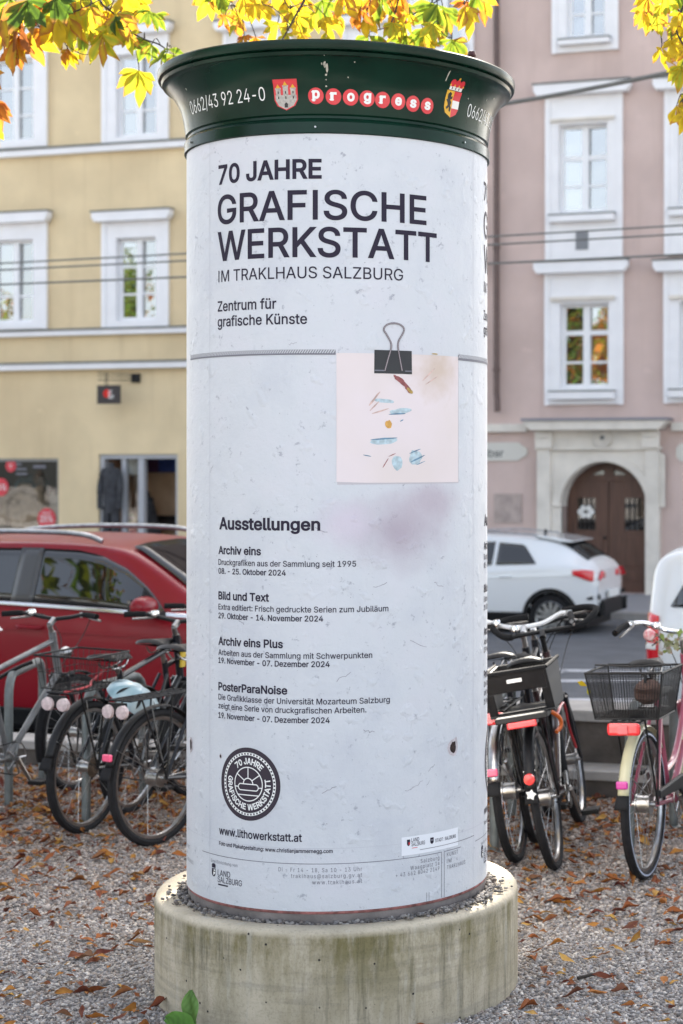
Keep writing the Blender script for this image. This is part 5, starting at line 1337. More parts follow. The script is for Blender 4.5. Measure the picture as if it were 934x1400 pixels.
# --- white van-like car at the right edge
vn = thing('white_minivan', 'white minivan cut by the right edge of the photo with a tall red tail light', 'van', (0, 0, 0), (0, 0, -PC))
VCAR = Car([(-1.98, .50, .80, 1.10, .62, .52), (-1.955, .36, .92, 1.34, .76, .60), (-1.90, .28, 1.00, 1.46, .81, .66), (-1.78, .25, 1.02, 1.54, .835, .68), (-1.3, .22, 1.02, 1.58, .84, .69), (-.4, .2, 1.0, 1.60, .845, .69), (.5, .2, .98, 1.56, .845, .68), (1.0, .2, .96, 1.36, .845, .7), (1.45, .2, .94, 1.02, .84, .72), (1.8, .22, .86, .90, .80, .65), (1.98, .34, .70, .74, .62, .5)])
VW = [(-1.2, .31), (1.25, .31)]
q = at(885, 640, 13.6); ax = Vector((math.cos(PC), -math.sin(PC), 0)); ay = Vector((math.sin(PC), math.cos(PC), 0))
vn.location = Vector((q.x, q.y, -.30)) + ax * 1.93 + ay * .80
underside(vn, -1.75, 1.8, .70)
VCAR.body('body', M['white_paint'], vn, VW, .34)
for wx, wz in VW:
    for sg in (-1, 1): car_wheel(vn, wx, wz, sg, .82, .31, 8); arch(vn, M['white_paint'], wx, wz, sg, VCAR, .33, .36)
for o in VCAR.side_patch('side_window', M['carglass'], vn, [(-1.74, 1.075), (-.95, 1.06)], [(-1.74, 1.08), (-1.55, 1.42), (-.95, 1.46)], n=14): pass
for o in VCAR.side_patch('side_window', M['carglass'], vn, [(-.88, 1.06), (1.05, 1.0)], [(-.88, 1.46), (.4, 1.44), (1.05, 1.02)], n=24): pass
for o in VCAR.side_patch('tail_light', M['tail_red'], vn, [(-1.945, .62), (-1.83, .62)], [(-1.945, 1.03), (-1.83, 1.0)], off=.014, n=5): pass
for o in VCAR.side_patch('reversing_light', M['white'], vn, [(-1.945, .74), (-1.85, .74)], [(-1.945, .79), (-1.85, .79)], off=.020, n=4): pass
for o in VCAR.side_patch('panel_line', M['printgrey'], vn, [(-1.9, .585), (-1.55, .56)], [(-1.9, .593), (-1.55, .568)], off=.012, n=6): pass
VCAR.top_patch('windscreen', M['carglass'], vn, .7, 1.40, lambda u: lerp(.55, .66, u), .014)

# ------------------------------------------------------------------ cycle stands
def hoop(label, p0, p1, h=.72):
    d = Vector(p1) - Vector(p0); L_ = d.length; t = thing('cycle_stand', label, 'bike rack', (p0[0], p0[1], 0), (0, 0, math.atan2(d.y, d.x)), 'galvanised cycle stands')
    pts = [(0, 0, -.05), (0, 0, h - .12)] + [(.12 - .12 * math.cos(a), 0, h - .12 + .12 * math.sin(a)) for a in (R_(22), R_(45), R_(68), R_(90))] + [(L_ - .12 + .12 * math.sin(a), 0, h - .12 + .12 * math.cos(a)) for a in (0, R_(22), R_(45), R_(68), R_(90))] + [(L_, 0, -.05)]
    MB().tube(pts, .024, 12).build('hoop', M['galv'], t)
    for x in (0, L_): MB().lathe([(.06, -.002), (.06, .006), (.03, .010)], 16, (x, 0, 0)).build('base_plate', M['galv'], t)
    return t
def gpx(px, Y): return ((px - PPX) / FP * Y, Y, 0)
hoop('galvanised cycle stand at the left edge beside the bicycle with the silver frame', gpx(12, 9.5), gpx(58, 10.3), .72)
hoop('galvanised cycle stand between the two left bicycles under the wire basket', gpx(118, 9.08), gpx(196, 9.75), .70)
hoop('galvanised cycle stand half hidden by the right edge of the column', gpx(676, 8.42), gpx(700, 9.2))
hoop('galvanised cycle stand behind the back wheel of the pink bicycle', gpx(861, 8.28), gpx(921, 9.0))

# ------------------------------------------------------------------ bicycles
def bicycle(label, loc, heading, lean=0, frame='diamond', fm=None, bars='flat', bar_m=None, guard=None, rack=True, basket=None, saddle_m=None, steer=0, tail='red', reflector=None,
            hub_gear=True, stem_m=None, dark_fork=True, cog=False, chaincase=False, stripe=False, seat_z=.93):
    t = thing('bicycle', label, 'bicycle', loc, (R_(lean), 0, PI / 2 - R_(heading)), 'bicycles parked at the stands')
    fm = fm or M['darkframe']; bar_m = bar_m or M['black']; stem_m = stem_m or M['steel']; rw = .335; z = rw
    A, B, S, Ht, Hb, F_ = (0, z), (.44, .285), (.27, .80), (.85, .88), (.90, .70), (1.06, z)
    P3 = lambda p, y=0: (p[0], y, p[1])
    def wheel(x, front):
        ty = MB().lathe([(rw - .038, -.012), (rw - .024, -.020), (rw - .008, -.018), (rw, 0), (rw - .008, .018), (rw - .024, .020), (rw - .038, .012)], 56, (x, 0, z), 'y')
        w_ = ty.build('wheel', M['rubber'], t)
        MB().lathe([(rw - .036, -.012), (rw - .052, -.010), (rw - .056, 0), (rw - .052, .010), (rw - .036, .012)], 48, (x, 0, z), 'y').build('rim', M['steel'], w_)
        if stripe: 
            for s_ in (-1, 1): MB().lathe([(rw - .026, s_ * .0205), (rw - .018, s_ * .0202)], 56, (x, 0, z), 'y').build('reflective_band', M['paleband'], w_)
        hb = MB(); hr = .028 if (front or not hub_gear) else .040
        hb.lathe([(0, -.055), (.012, -.055), (.014, -.035), (hr * 1.15, -.034), (hr * 1.15, -.028), (hr, -.026), (hr, .026), (hr * 1.15, .028), (hr * 1.15, .034), (.014, .035), (.012, .055), (0, .055)], 18, (x, 0, z), 'y')
        hb.build('hub', M['steel'], w_)
        sp = MB(); N_ = 28
        for k in range(N_):
            a = 2 * PI * k / N_; s_ = -1 if k % 2 else 1; a2 = a + (.55 if (k // 2) % 2 else -.55)
            sp.tube([(x + hr * math.cos(a2), s_ * .031, z + hr * math.sin(a2)), (x + (rw - .054) * math.cos(a), 0, z + (rw - .054) * math.sin(a))], .0013, 3, cap=False)
        sp.build('spokes', M['steel'], w_); return w_
    rwh = wheel(0, False); fwh = wheel(1.06, True)
    if cog:
        cg = MB()
        for k in range(5): cg.lathe([(.05 - .005 * k, -.036 - .004 * k), (.05 - .005 * k, -.0385 - .004 * k), (.01, -.0385 - .004 * k)], 20, (0, 0, z), 'y')
        cg.build('sprockets', mat('rusty_steel', (.16, .12, .09), .5, metal=.6), rwh)
    f = MB()
    f.tube([P3(B), P3(S)], .016, 10)
    if frame == 'diamond': f.tube([P3((.29, .76)), P3(Ht)], .015, 10); f.tube([P3(B), P3(Hb)], .018, 10)
    else:
        f.tube(smooth_path([P3((.40, .42)), P3((.58, .46)), P3((.76, .62)), P3((.87, .82))]), .016, 10); f.tube(smooth_path([P3(B), P3((.60, .36)), P3((.78, .52)), P3(Hb)]), .018, 10)
    f.tube([P3((.84, .93)), P3((.905, .67))], .021, 12)
    for s_ in (-1, 1):
        f.tube([P3(A, s_ * .062), P3((.36, .29), s_ * .035), P3(B, s_ * .02)], .010, 8); f.tube([P3(A, s_ * .062), P3((.27, .72), s_ * .022)], .009, 8)
    f.tube([(B[0], -.045, B[1]), (B[0], .045, B[1])], .024, 12)
    fr_ = f.build('frame', fm, t)
    fk = MB()
    fk.tube([P3((.905, .68), -.05), P3((.905, .68), .05)], .014, 8)
    for s_ in (-1, 1): fk.tube(smooth_path([P3((.905, .68), s_ * .05), P3((.95, .56), s_ * .05), P3((1.02, .41), s_ * .052), P3(F_, s_ * .056)]), [.014] * 8 + [.011] * 11, 8)
    fk.build('fork', M['darkframe'] if dark_fork else fm, t)
    # stem, handlebar
    sz_ = 1.00 if bars != 'flat' else .97
    hbm = MB().tube([P3((.845, .91)), P3((.815, sz_))], .014, 10).tube([P3((.815, sz_)), P3((.86, sz_ + .03))], .017, 10)
    hb_ = hbm.build('handlebar', stem_m, t)
    C0 = (.86, sz_ + .03)
    if bars == 'flat': side = [(C0[0], 0, C0[1]), (C0[0] + .01, .10, C0[1] + .012), (C0[0] - .01, .20, C0[1] + .03), (C0[0] - .05, .31, C0[1] + .025)]
    elif bars == 'city': side = [(C0[0], 0, C0[1]), (C0[0] + .03, .10, C0[1] + .01), (C0[0] + .01, .20, C0[1] + .05), (C0[0] - .10, .265, C0[1] + .05), (C0[0] - .24, .29, C0[1] + .02)]
    else: side = [(C0[0], 0, C0[1]), (C0[0] - .01, .10, C0[1]), (C0[0] + .02, .20, C0[1]), (C0[0] + .13, .275, C0[1] + .055), (C0[0] + .20, .21, C0[1] + .075), (C0[0] + .20, .09, C0[1] + .075)]
    for s_ in (-1, 1):
        pth = smooth_path([(x, s_ * y, zz) for x, y, zz in side], 5)
        MB().tube(pth, .0115, 8).build('bar', bar_m, hb_)
        if bars == 'butterfly': MB().tube(pth[8:], .0175, 10).build('grip', M['foam'], hb_)
        else: MB().tube([pth[-1 - k] for k in range(6)], .0165, 10).build('grip', M['foam'], hb_)
        e = pth[-7]; e2 = pth[-2]
        MB().tube(smooth_path([(e.x + .03, e.y, e.z), (e.x + .06, e.y + s_ * .01, e.z - .02), (e2.x + .055, e2.y + s_ * .0, e2.z - .03)]), .006, 6).lathe([(.016, -.015), (.018, 0), (.016, .015)], 10, (e.x + .01, e.y, e.z)).build('brake_lever', M['steel'], hb_)
        MB().tube(smooth_path([(e.x + .04, e.y, e.z), (e.x + .14, e.y * .8, e.z - .03), (e.x + .16, e.y * .35, e.z - .16), (.90, s_ * .02, .74)]), .0028, 5).build('cable', M['black'], hb_)
    b_ = MB().lathe([(.0, .028), (.018, .024), (.024, .008), (.022, -.004), (.006, -.012)], 14, (C0[0] - .01, .14, C0[1] + .03)); b_.build('bell', M['chrome'], hb_)
    MB().lathe([(.0, .045), (.030, .04), (.036, .02), (.022, -.02), (0, -.03)], 14, axis='x', c=(.95, 0, .80)).build('front_light', M['steel'], t)
    # saddle
    so = MB(); so.tube([P3((.275, .78)), P3((.235, seat_z - .03))], .0135, 10); so.build('seat_post', M['steel'], t)
    def sad(u, v):
        x = lerp(-.13, .16, u); wd_ = lerp(.088, .02, min(1, max(0, (u - .12) / .62)) ** .8) * (1 if u > .06 else .75); a = v * PI
        return (.21 + x, wd_ * math.cos(a), seat_z + .018 * (1 - u) + .030 * math.sin(a) * (1 if .03 < u < .97 else .3))
    s_o = MB().grid(sad, 16, 12); s_o.grid(lambda u, v: (sad(u, 0)[0], lerp(sad(u, 0)[1], sad(u, 1)[1], v), seat_z - .004 + .018 * (1 - u)), 16, 4)
    so2 = s_o.build('saddle', saddle_m or M['black'], t, auto=60)
    for s_ in (-1, 1): MB().tube(smooth_path([(.12, s_ * .03, seat_z), (.17, s_ * .03, seat_z - .035), (.28, s_ * .025, seat_z - .03), (.34, s_ * .012, seat_z)]), .0045, 6).build('saddle_rail', M['steel'], so2)
    # cranks, chain
    cr_ = MB().lathe([(.085, -.052), (.092, -.052), (.092, -.048), (.085, -.048), (.085, -.052)], 36, (B[0], 0, B[1]), 'y')
    for k in range(5):
        a = 2 * PI * k / 5; cr_.tube([(B[0] + .02 * math.cos(a), -.05, B[1] + .02 * math.sin(a)), (B[0] + .087 * math.cos(a), -.05, B[1] + .087 * math.sin(a))], .006, 6)
    aC = R_(-55)
    for s_, aa in ((-1, aC), (1, aC + PI)):
        e = (B[0] + .17 * math.cos(aa), B[1] + .17 * math.sin(aa)); cr_.tube([(B[0], s_ * .062, B[1]), (e[0], s_ * .075, e[1])], [.013, .009], 8)
    co = cr_.build('crankset', M['steel'], t)
    for s_, aa in ((-1, aC), (1, aC + PI)):
        e = (B[0] + .17 * math.cos(aa), B[1] + .17 * math.sin(aa)); MB().box((e[0] - .045, s_ * .085, e[1] - .012), (e[0] + .045, s_ * .17, e[1] + .012)).build('pedal', M['black'], co, False, .005)
    if chaincase:
        MB().prism([(.02, z + .02), (B[0] - .05, B[1] + .05), (B[0] + .09, B[1] - .02), (B[0] + .10, B[1] + .05), (B[0] + .02, B[1] + .115), (.02, z + .06)], -.075, -.055).build('chain_case', M['black'], t, False, .008)
    else:
        ch = MB(); ch.tube([(0, -.05, z + .03), (B[0], -.05, B[1] + .09)], .0035, 5); ch.tube([(0, -.05, z - .03), (B[0], -.05, B[1] - .09)], .0035, 5); ch.build('chain', M['rubber'], t)
    # mudguards
    gm = guard or M['black']
    def guard_mesh(cx, a0, a1, name):
        b = MB(); n = 30
        def fnc(u, v):
            a = lerp(a0, a1, u); w_ = (v * 2 - 1); r = rw + .022 - .010 * w_ * w_; return (cx + r * math.cos(a), w_ * .026, z + r * math.sin(a))
        b.grid(fnc, n, 6); o = b.build(name, gm, t, auto=60); s2 = o.modifiers.new('thickness', 'SOLIDIFY'); s2.thickness = .002; return o
    mg = guard_mesh(0, R_(38), R_(164), 'mudguard'); guard_mesh(1.06, R_(62), R_(200), 'mudguard')
    a = R_(164); MB().grid(lambda u, v: ((rw + .024 + .012 * u) * math.cos(a + .17 * u), (v * 2 - 1) * (.026 + .008 * u), z + (rw + .024 + .012 * u) * math.sin(a + .17 * u)), 4, 4).build('mud_flap', M['rubber'], mg).modifiers.new('thickness', 'SOLIDIFY').thickness = .003
    for aa in (R_(150), R_(100)):
        for s_ in (-1, 1): MB().tube([(0, s_ * .06, z), (.355 * math.cos(aa), s_ * .026, z + .352 * math.sin(aa))], .0026, 5).build('stay', M['steel'], mg)
    rz_ = z + .385
    if reflector:
        ra = R_(157); c = ((rw + .034) * math.cos(ra), 0, z + (rw + .034) * math.sin(ra)); kind, rm_ = reflector
        if kind == 'disc': MB().lathe([(0, -.014), (.024, -.012), (.026, 0), (.02, .004)], 18, c, 'x').build('reflector', rm_, mg)
        else: MB().box((c[0] - .016, -.026, c[2] - .017), (c[0] + .004, .026, c[2] + .017)).build('reflector', rm_, mg, False, .006)
    if rack:
        k = MB()
        for y in (-.065, -.022, .022, .065): k.tube([(-.26, y, rz_ + .02), (.22, y, rz_ + .02)], .005, 6)
        for x in (-.26, -.1, .06, .2): k.tube([(x, -.07, rz_ + .02), (x, .07, rz_ + .02)], .005, 6)
        for s_ in (-1, 1):
            k.tube([(0, s_ * .066, z), (-.18, s_ * .066, rz_ + .02)], .005, 6); k.tube([(0, s_ * .066, z), (.04, s_ * .066, rz_ + .02)], .005, 6)
        k.tube([(.22, 0, rz_ + .02), (.275, 0, .74)], .005, 6)
        ro = k.build('rack', M['black'], t)
        tx = -.275
        if tail == 'red': 
            MB().box((tx - .03, -.075, rz_ - .035), (tx, .075, rz_ + .02)).build('tail_light', M['bright_red'], ro, False, .014); MB().box((tx - .036, -.022, rz_ - .025), (tx - .031, .022, rz_ + .014)).build('lamp_lens', M['tail_red'], ro, False)
        elif tail == 'bar': MB().box((tx - .02, -.068, rz_ - .018), (tx, .068, rz_ + .012)).build('tail_light', M['bright_red'], ro, False, .006)
        elif tail == 'double':
            for s_ in (-1, 1): MB().lathe([(0, tx - .03), (.031, tx - .026), (.035, tx - .01), (.027, tx)], 20, (0, s_ * .043, rz_ - .03), 'x').build('tail_light', M['paleref'], ro)
            MB().box((tx - .014, -.05, rz_ - .05), (tx + .01, .05, rz_ + .012)).build('lamp_bracket', M['black'], ro, False)
    if basket == 'wire':
        b = MB(); x0, x1, y0_, z0_, z1_ = -.26, .12, .15, rz_ + .035, rz_ + .20
        P_ = lambda x, y, q: (lerp(-.07, x, lerp(.86, 1.0, q)), y * lerp(.82, 1, q), lerp(z0_, z1_, q))
        per = [(x0, -y0_), (x1, -y0_), (x1, y0_), (x0, y0_)]
        for q, r_ in ((0, .003), (.5, .002), (1, .0055)): b.tube([P_(x, y, q) for x, y in per], r_, 6, closed=True)
        for i in range(4):
            (xa, ya), (xb, yb) = per[i], per[(i + 1) % 4]
            for k_ in range(9):
                f_ = k_ / 9; b.tube([P_(lerp(xa, xb, f_), lerp(ya, yb, f_), 0), P_(lerp(xa, xb, f_), lerp(ya, yb, f_), 1)], .0018, 4)
        for k_ in range(8): y = lerp(-.12, .12, k_ / 7); b.tube([(x0 + .03, y, z0_), (x1 - .03, y, z0_)], .0018, 4)
        b.build('wire_basket', M['black'], t)
    if basket == 'mesh':
        x0, x1, hy, z0_, z1_ = -.27, .09, .175, rz_ + .03, rz_ + .235
        xm, hx = (x0 + x1) / 2, (x1 - x0) / 2
        def P_(f_, q):
            f_ %= 4; i = int(f_); g_ = f_ - i; cs = [(-1, -1), (1, -1), (1, 1), (-1, 1)]; a_, b2 = cs[i], cs[(i + 1) % 4]; k_ = lerp(.82, 1, q)
            return Vector((xm + hx * lerp(a_[0], b2[0], g_) * k_, hy * lerp(a_[1], b2[1], g_) * k_, lerp(z0_, z1_, q)))
        b = MB(); b.tube([P_(i, 1) for i in range(4)], .005, 6, closed=True); b.tube([P_(i, 0) for i in range(4)], .004, 6, closed=True)
        for i in range(4): b.tube([P_(i, 0), P_(i, 1)], .004, 6)
        b.tube([(xm - .02, -hy, z1_ + .0), (xm - .02, -hy, z1_ + .02), (xm - .02, hy * .1, z1_ + .012), (xm - .02, hy, z1_ + .02), (xm - .02, hy, z1_)], .004, 6)
        bo = b.build('basket_frame', M['black'], t)
        ms = MB(); nv, nh = 26, 30
        for i in range(4):
            for k_ in range(nv): f_ = i + k_ / nv; ms.tube([P_(f_, 0), P_(f_, 1)], .0014, 3, cap=False)
        for q in range(1, nh): ms.tube([P_(i, q / nh) for i in range(4)], .0013, 3, closed=True)
        for k_ in range(22): y = lerp(-.14, .14, k_ / 21); ms.tube([(x0 + .03, y, z0_), (x1 - .03, y, z0_)], .002, 3)
        for k_ in range(14): x = lerp(x0 + .03, x1 - .03, k_ / 13); ms.tube([(x, -.14, z0_), (x, .14, z0_)], .002, 3)
        ms.build('mesh_panels', M['black'], bo)
    if basket == 'crate':
        x0, x1, z0_, z1_ = -.26, .12, rz_ + .03, rz_ + .235
        b = MB()
        for s_ in (-1, 1): b.prism([(x0 + .06, z0_), (x1, z0_), (x1 + .03, z1_), (x0 - .03, z1_ - .01)], s_ * .135, s_ * .150)
        b.box((x0 + .05, -.15, z0_), (x1, .15, z0_ + .012)); b.box((x1 + .015, -.15, z0_ + .1), (x1 + .03, .15, z1_))
        # back panel: frame with an opening
        def bk(y0_, y1_, q0, q1): 
            xa, xb = lerp(x0 + .06, x0 - .03, q0), lerp(x0 + .06, x0 - .03, q1); za, zb_ = lerp(z0_, z1_, q0), lerp(z0_, z1_, q1)
            b.add([(xa, y0_, za), (xa, y1_, za), (xb, y1_, zb_), (xb, y0_, zb_), (xa + .012, y0_, za), (xa + .012, y1_, za), (xb + .012, y1_, zb_), (xb + .012, y0_, zb_)], [(0, 1, 2, 3), (7, 6, 5, 4), (0, 4, 5, 1), (1, 5, 6, 2), (2, 6, 7, 3), (3, 7, 4, 0)])
        bk(-.15, .15, .55, 1); bk(-.15, -.11, 0, .55); bk(.11, .15, 0, .55); bk(-.11, .11, 0, .1)
        bo = b.build('crate', M['crate'], t, False, .004)
        MB().tube([(x0 - .03, -.15, z1_), (x0 - .035, .15, z1_ + .004)], .011, 8).tube([(x0 - .03, -.15, z1_), (x1 + .03, -.15, z1_)], .009, 8).tube([(x0 - .03, .15, z1_), (x1 + .03, .15, z1_)], .009, 8).build('crate_rim', M['foam'], bo)
        xb = lerp(x0 + .06, x0 - .03, .8) - .003; MB().box((xb - .002, -.032, lerp(z0_, z1_, .76)), (xb, .036, lerp(z0_, z1_, .84))).build('badge', M['white'], bo, False)
        MB().box((x0 - .02, -.12, z0_ - .02), (x0 + .12, .12, z0_ + .006)).build('crate_foot', M['crate'], bo, False, .004)
    return t, hb_
M['foam'] = mat('black_foam_grip', (.010, .010, .011), .85, spec=.2)
M['crate'] = mat('black_crate_plastic', (.011, .011, .013), .45, var=.3, scale=25, spec=.3)
M['paleband'] = mat('reflective_band', (.42, .46, .56), .4)
def spot(px, Y): p = gpx(px, Y); return (p[0], p[1], 0)
b1, _ = bicycle('bicycle with a silver frame and white saddle cut by the left edge of the photo', spot(-62, 9.0), 18, 0, fm=mat('worn_silver_paint', (.17, .175, .18), .4, metal=.2, var=.4, scale=12), bars='flat', saddle_m=M['white'], rack=False, guard=M['rubber'], seat_z=.98)
b2, _ = bicycle('dark bicycle with a wire basket and two round pale rear reflectors', spot(116, 8.85), 17, 2, fm=M['darkframe'], bars='flat', basket='wire', tail='double', cog=True, hub_gear=False, seat_z=.85)
b3, _ = bicycle('black bicycle close to the left side of the column with a pink mudguard reflector', spot(214, 8.55), 27, 0, fm=M['darkframe'], bars='city', tail='double', reflector=('block', M['pinkrefl']))
b4, _ = bicycle('bicycle with a chrome mudguard and white handlebar just right of the column', spot(709, 8.2), 8, -7, fm=M['darkframe'], frame='step', bars='city', bar_m=M['sash'], guard=M['steel'], tail='red', reflector=('block', M['pinkrefl']))
b5, _ = bicycle('bicycle carrying a black plastic crate and looped black handlebar', spot(762, 8.05), 6, -10, fm=mat('black_red_paint', (.03, .012, .014), .3, coat=.5), bars='butterfly', basket='crate', tail='bar', reflector=('disc', M['bright_red']), stem_m=M['black'])
b6, _ = bicycle('dark bicycle with a silver stem half hidden between the white handlebar and the crate', spot(735, 8.62), 5, -7, fm=M['darkframe'], bars='flat', rack=False, seat_z=.88)
b7, h7 = bicycle('dark pink bicycle with a wide black mesh basket and cream mudguard', spot(884, 7.86), 17, -2, fm=M['pinkframe'], frame='step', bars='city', bar_m=M['chrome'], guard=M['cream'], basket='mesh', tail='red', reflector=('block', mat('magenta_reflector', (.55, .03, .30), .3, coat=.5)), chaincase=True, stripe=True, dark_fork=False)

b8, _ = bicycle('plain black bicycle standing farther back behind the helmet', spot(178, 9.35), 15, 4, fm=M['darkframe'], bars='flat', seat_z=.88, rack=False, hub_gear=False, cog=True)
def local(o, p): return o.matrix_world @ Vector(p)
bpy.context.view_layer.update()
# things lying in or hanging on the bicycles
p = local(b7, (-.06, -.05, .79))
bgm = thing('brown_bag', 'brown rounded bag lying in the black mesh basket of the pink bicycle', 'bag', p, (0, 0, R_(75)))
MB().grid(lambda u, v: ((.11 - .02 * math.cos(4 * PI * v)) * math.cos(2 * PI * u) * math.sin(PI * (.04 + .92 * v)) ** .5, .06 * math.sin(2 * PI * u) * math.sin(PI * (.04 + .92 * v)) ** .5, .005 + .11 * v), 20, 10).build('bag_body', mat('brown_felt', (.11, .055, .04), .9, var=.4, scale=20), bgm)
MB().tube(smooth_path([(-.06, 0, .105), (-.03, 0, .14), (.03, 0, .14), (.06, 0, .105)]), .006, 6).build('bag_handle', M['black'], bgm)
p = local(b2, (.28, .16, .66))
hl = thing('cycle_helmet', 'pale blue and white cycle helmet hanging on the dark bicycle with wire basket', 'helmet', at(180, 962, 8.75), (R_(12), R_(35), R_(10)))
hm = MB()
def hf(u, v):
    a = 2 * PI * u; e = PI / 2 * v; rib = 1 + .05 * max(0, math.sin(a * 7)) ** .5 * math.sin(2 * e); return (.145 * math.cos(a) * math.cos(e) * rib, .105 * math.sin(a) * math.cos(e) * rib, .10 * math.sin(e) * rib)
hm.grid(hf, 56, 10); ho = hm.build('shell', mat('helmet_blue', (.46, .55, .57), .35, coat=.3, col2=(.16, .30, .36), scale=7), hl)
vt_ = MB()
for k in range(7):
    a = 2 * PI * (k + .5) / 7
    vt_.grid(lambda u, v: tuple(c * 1.035 for c in (.145 * math.cos(a + .14 * (u - .5) * math.sin(PI * v)) * math.cos(.25 + .75 * v), .105 * math.sin(a + .14 * (u - .5) * math.sin(PI * v)) * math.cos(.25 + .75 * v), .10 * math.sin(.25 + .75 * v))), 3, 8)
vt_.build('vents', M['black'], ho)
MB().tube(smooth_path([(.05, .09, 0), (.03, .05, -.10), (.03, -.05, -.10), (.05, -.09, 0)]), .006, 5).build('strap', M['black'], hl)
# yellow sticker on dark head tube, orange lock parts
for o_, q, sz_, m_, nm, lb in ((b2, (.875, -.028, .80), (.02, .006, .05), mat('yellow_sticker', (.60, .42, .04), .5), 'sticker', 'yellow sticker'),):
    MB().box(tuple(a - b for a, b in zip(q, sz_)), tuple(a + b for a, b in zip(q, sz_))).build(nm, m_, o_, False)
MB().tube(smooth_path([(.30, .02, .62), (.36, .12, .60), (.48, .16, .66), (.60, .08, .74), (.66, .0, .78)]), .011, 8).build('cable_lock', M['black'], b1)
MB().tube(smooth_path([(.34, -.02, .60), (.42, -.14, .62), (.56, -.12, .74), (.64, -.02, .80)]), .010, 8).build('cable_lock', M['rubber'], b3)
MB().tube(smooth_path([(-.25, -.02, .745), (-.1, -.06, .76), (.1, .05, .755), (.2, .04, .80)]), .006, 6).build('strap', mat('red_strap', (.45, .05, .06), .6), b2)
MB().tube(smooth_path([(.18, -.07, .70), (.22, -.10, .66), (.22, -.10, .62), (.18, -.08, .60)]), .010, 8).build('orange_clip', M['orange'], b5)
MB().box((.46, -.03, .30), (.49, .03, .33)).build('rear_reflector', M['orange'], b4, False)
MB().tube(smooth_path([(.62, -.03, .62), (.80, -.05, .66), (.92, -.04, .52), (.98, -.05, .40)]), .007, 8).build('red_cable', mat('red_tube_paint', (.40, .02, .03), .3, coat=.5), b5)
fl = MB().box((-.34, -.028, .56), (-.336, .028, .60)); 
q = bpy.data.objects.new  # noqa
MB().add([(-.372, .025 * math.cos(k * PI / 5) * (1 if k % 2 else .6), .415 + .025 * math.sin(k * PI / 5) * (1 if k % 2 else .6)) for k in range(10)] + [(-.366, .025 * math.cos(k * PI / 5) * (1 if k % 2 else .6), .415 + .025 * math.sin(k * PI / 5) * (1 if k % 2 else .6)) for k in range(10)],
         [tuple(range(10)), tuple(range(19, 9, -1))] + [(k, k + 10, (k + 1) % 10 + 10, (k + 1) % 10) for k in range(10)]).build('star_sticker', M['white'], b5, False)

# ------------------------------------------------------------------ leaves
M['leaf'] = attr_mat('chestnut_leaf', .55, trans=.42, spec=.3)
M['dryleaf'] = attr_mat('dry_leaf', .75, trans=.12, spec=.25)
LW = np.array([.018, .055, .105, .155, .19, .175, .085, .0])
LT = np.linspace(0, 1, 8)
LF = np.array([[i * 3 + j, i * 3 + j + 1, (i + 1) * 3 + j + 1, (i + 1) * 3 + j] for i in range(7) for j in range(2)])
def leaflets(org, axis, nrm, length, droop, fold, colmid, coledge, wid=1.0):
    """many leaflets at once: origins, unit axes, unit normals (n,3); returns verts, faces, colours"""
    n = len(org); side = np.cross(axis, nrm); side /= np.linalg.norm(side, axis=1, keepdims=True) + 1e-9
    nrm = np.cross(side, axis)
    t = LT[None, :, None]; w_ = LW[None, :, None] * RNG.uniform(.8, 1.2, (n, 1, 1)) * wid
    L_ = length[:, None, None]
    wav = .04 * np.sin(t * RNG.uniform(5, 10, (n, 1, 1)) + RNG.uniform(0, 6, (n, 1, 1)))
    mid = org[:, None, :] + axis[:, None, :] * (t * L_) + nrm[:, None, :] * (-(t ** 2) * droop[:, None, None] * L_ + wav * L_)
    out = []
    for s_ in (-1, 0, 1):
        if s_ == 0: out.append(mid)
        else: out.append(mid + side[:, None, :] * (s_ * w_ * L_) + nrm[:, None, :] * (w_ * fold[:, None, None] * L_) + nrm[:, None, :] * RNG.normal(0, .018, (n, 8, 1)) * L_)
    V = np.stack(out, 2).reshape(n, 24, 3)
    C = np.stack([coledge[:, None, :] * np.ones((1, 8, 1)), colmid[:, None, :] * np.ones((1, 8, 1)), coledge[:, None, :] * np.ones((1, 8, 1))], 2)
    C = C * (1 + RNG.normal(0, .10, (n, 8, 3, 1))); tip = (LT > .8)[None, :, None, None]
    brown = np.array([.30, .12, .03]); k = (RNG.random((n, 1, 1, 1)) < .45) * tip * .7
    C = C * (1 - k) + brown * k
    F = (LF[None] + (np.arange(n) * 24)[:, None, None]).reshape(-1, 4)
    return V.reshape(-1, 3), F, np.clip(C.reshape(-1, 3), .004, .9)
YEL, YGR, GRN, ORG, BRN, DGR = (np.array(c) for c in ((.50, .36, .016), (.27, .32, .022), (.08, .14, .013), (.46, .17, .016), (.26, .085, .022), (.035, .065, .010)))
def rot_about(v, ax, a):
    return v * math.cos(a) + np.cross(ax, v) * math.sin(a) + ax * np.dot(ax, v) * (1 - math.cos(a))
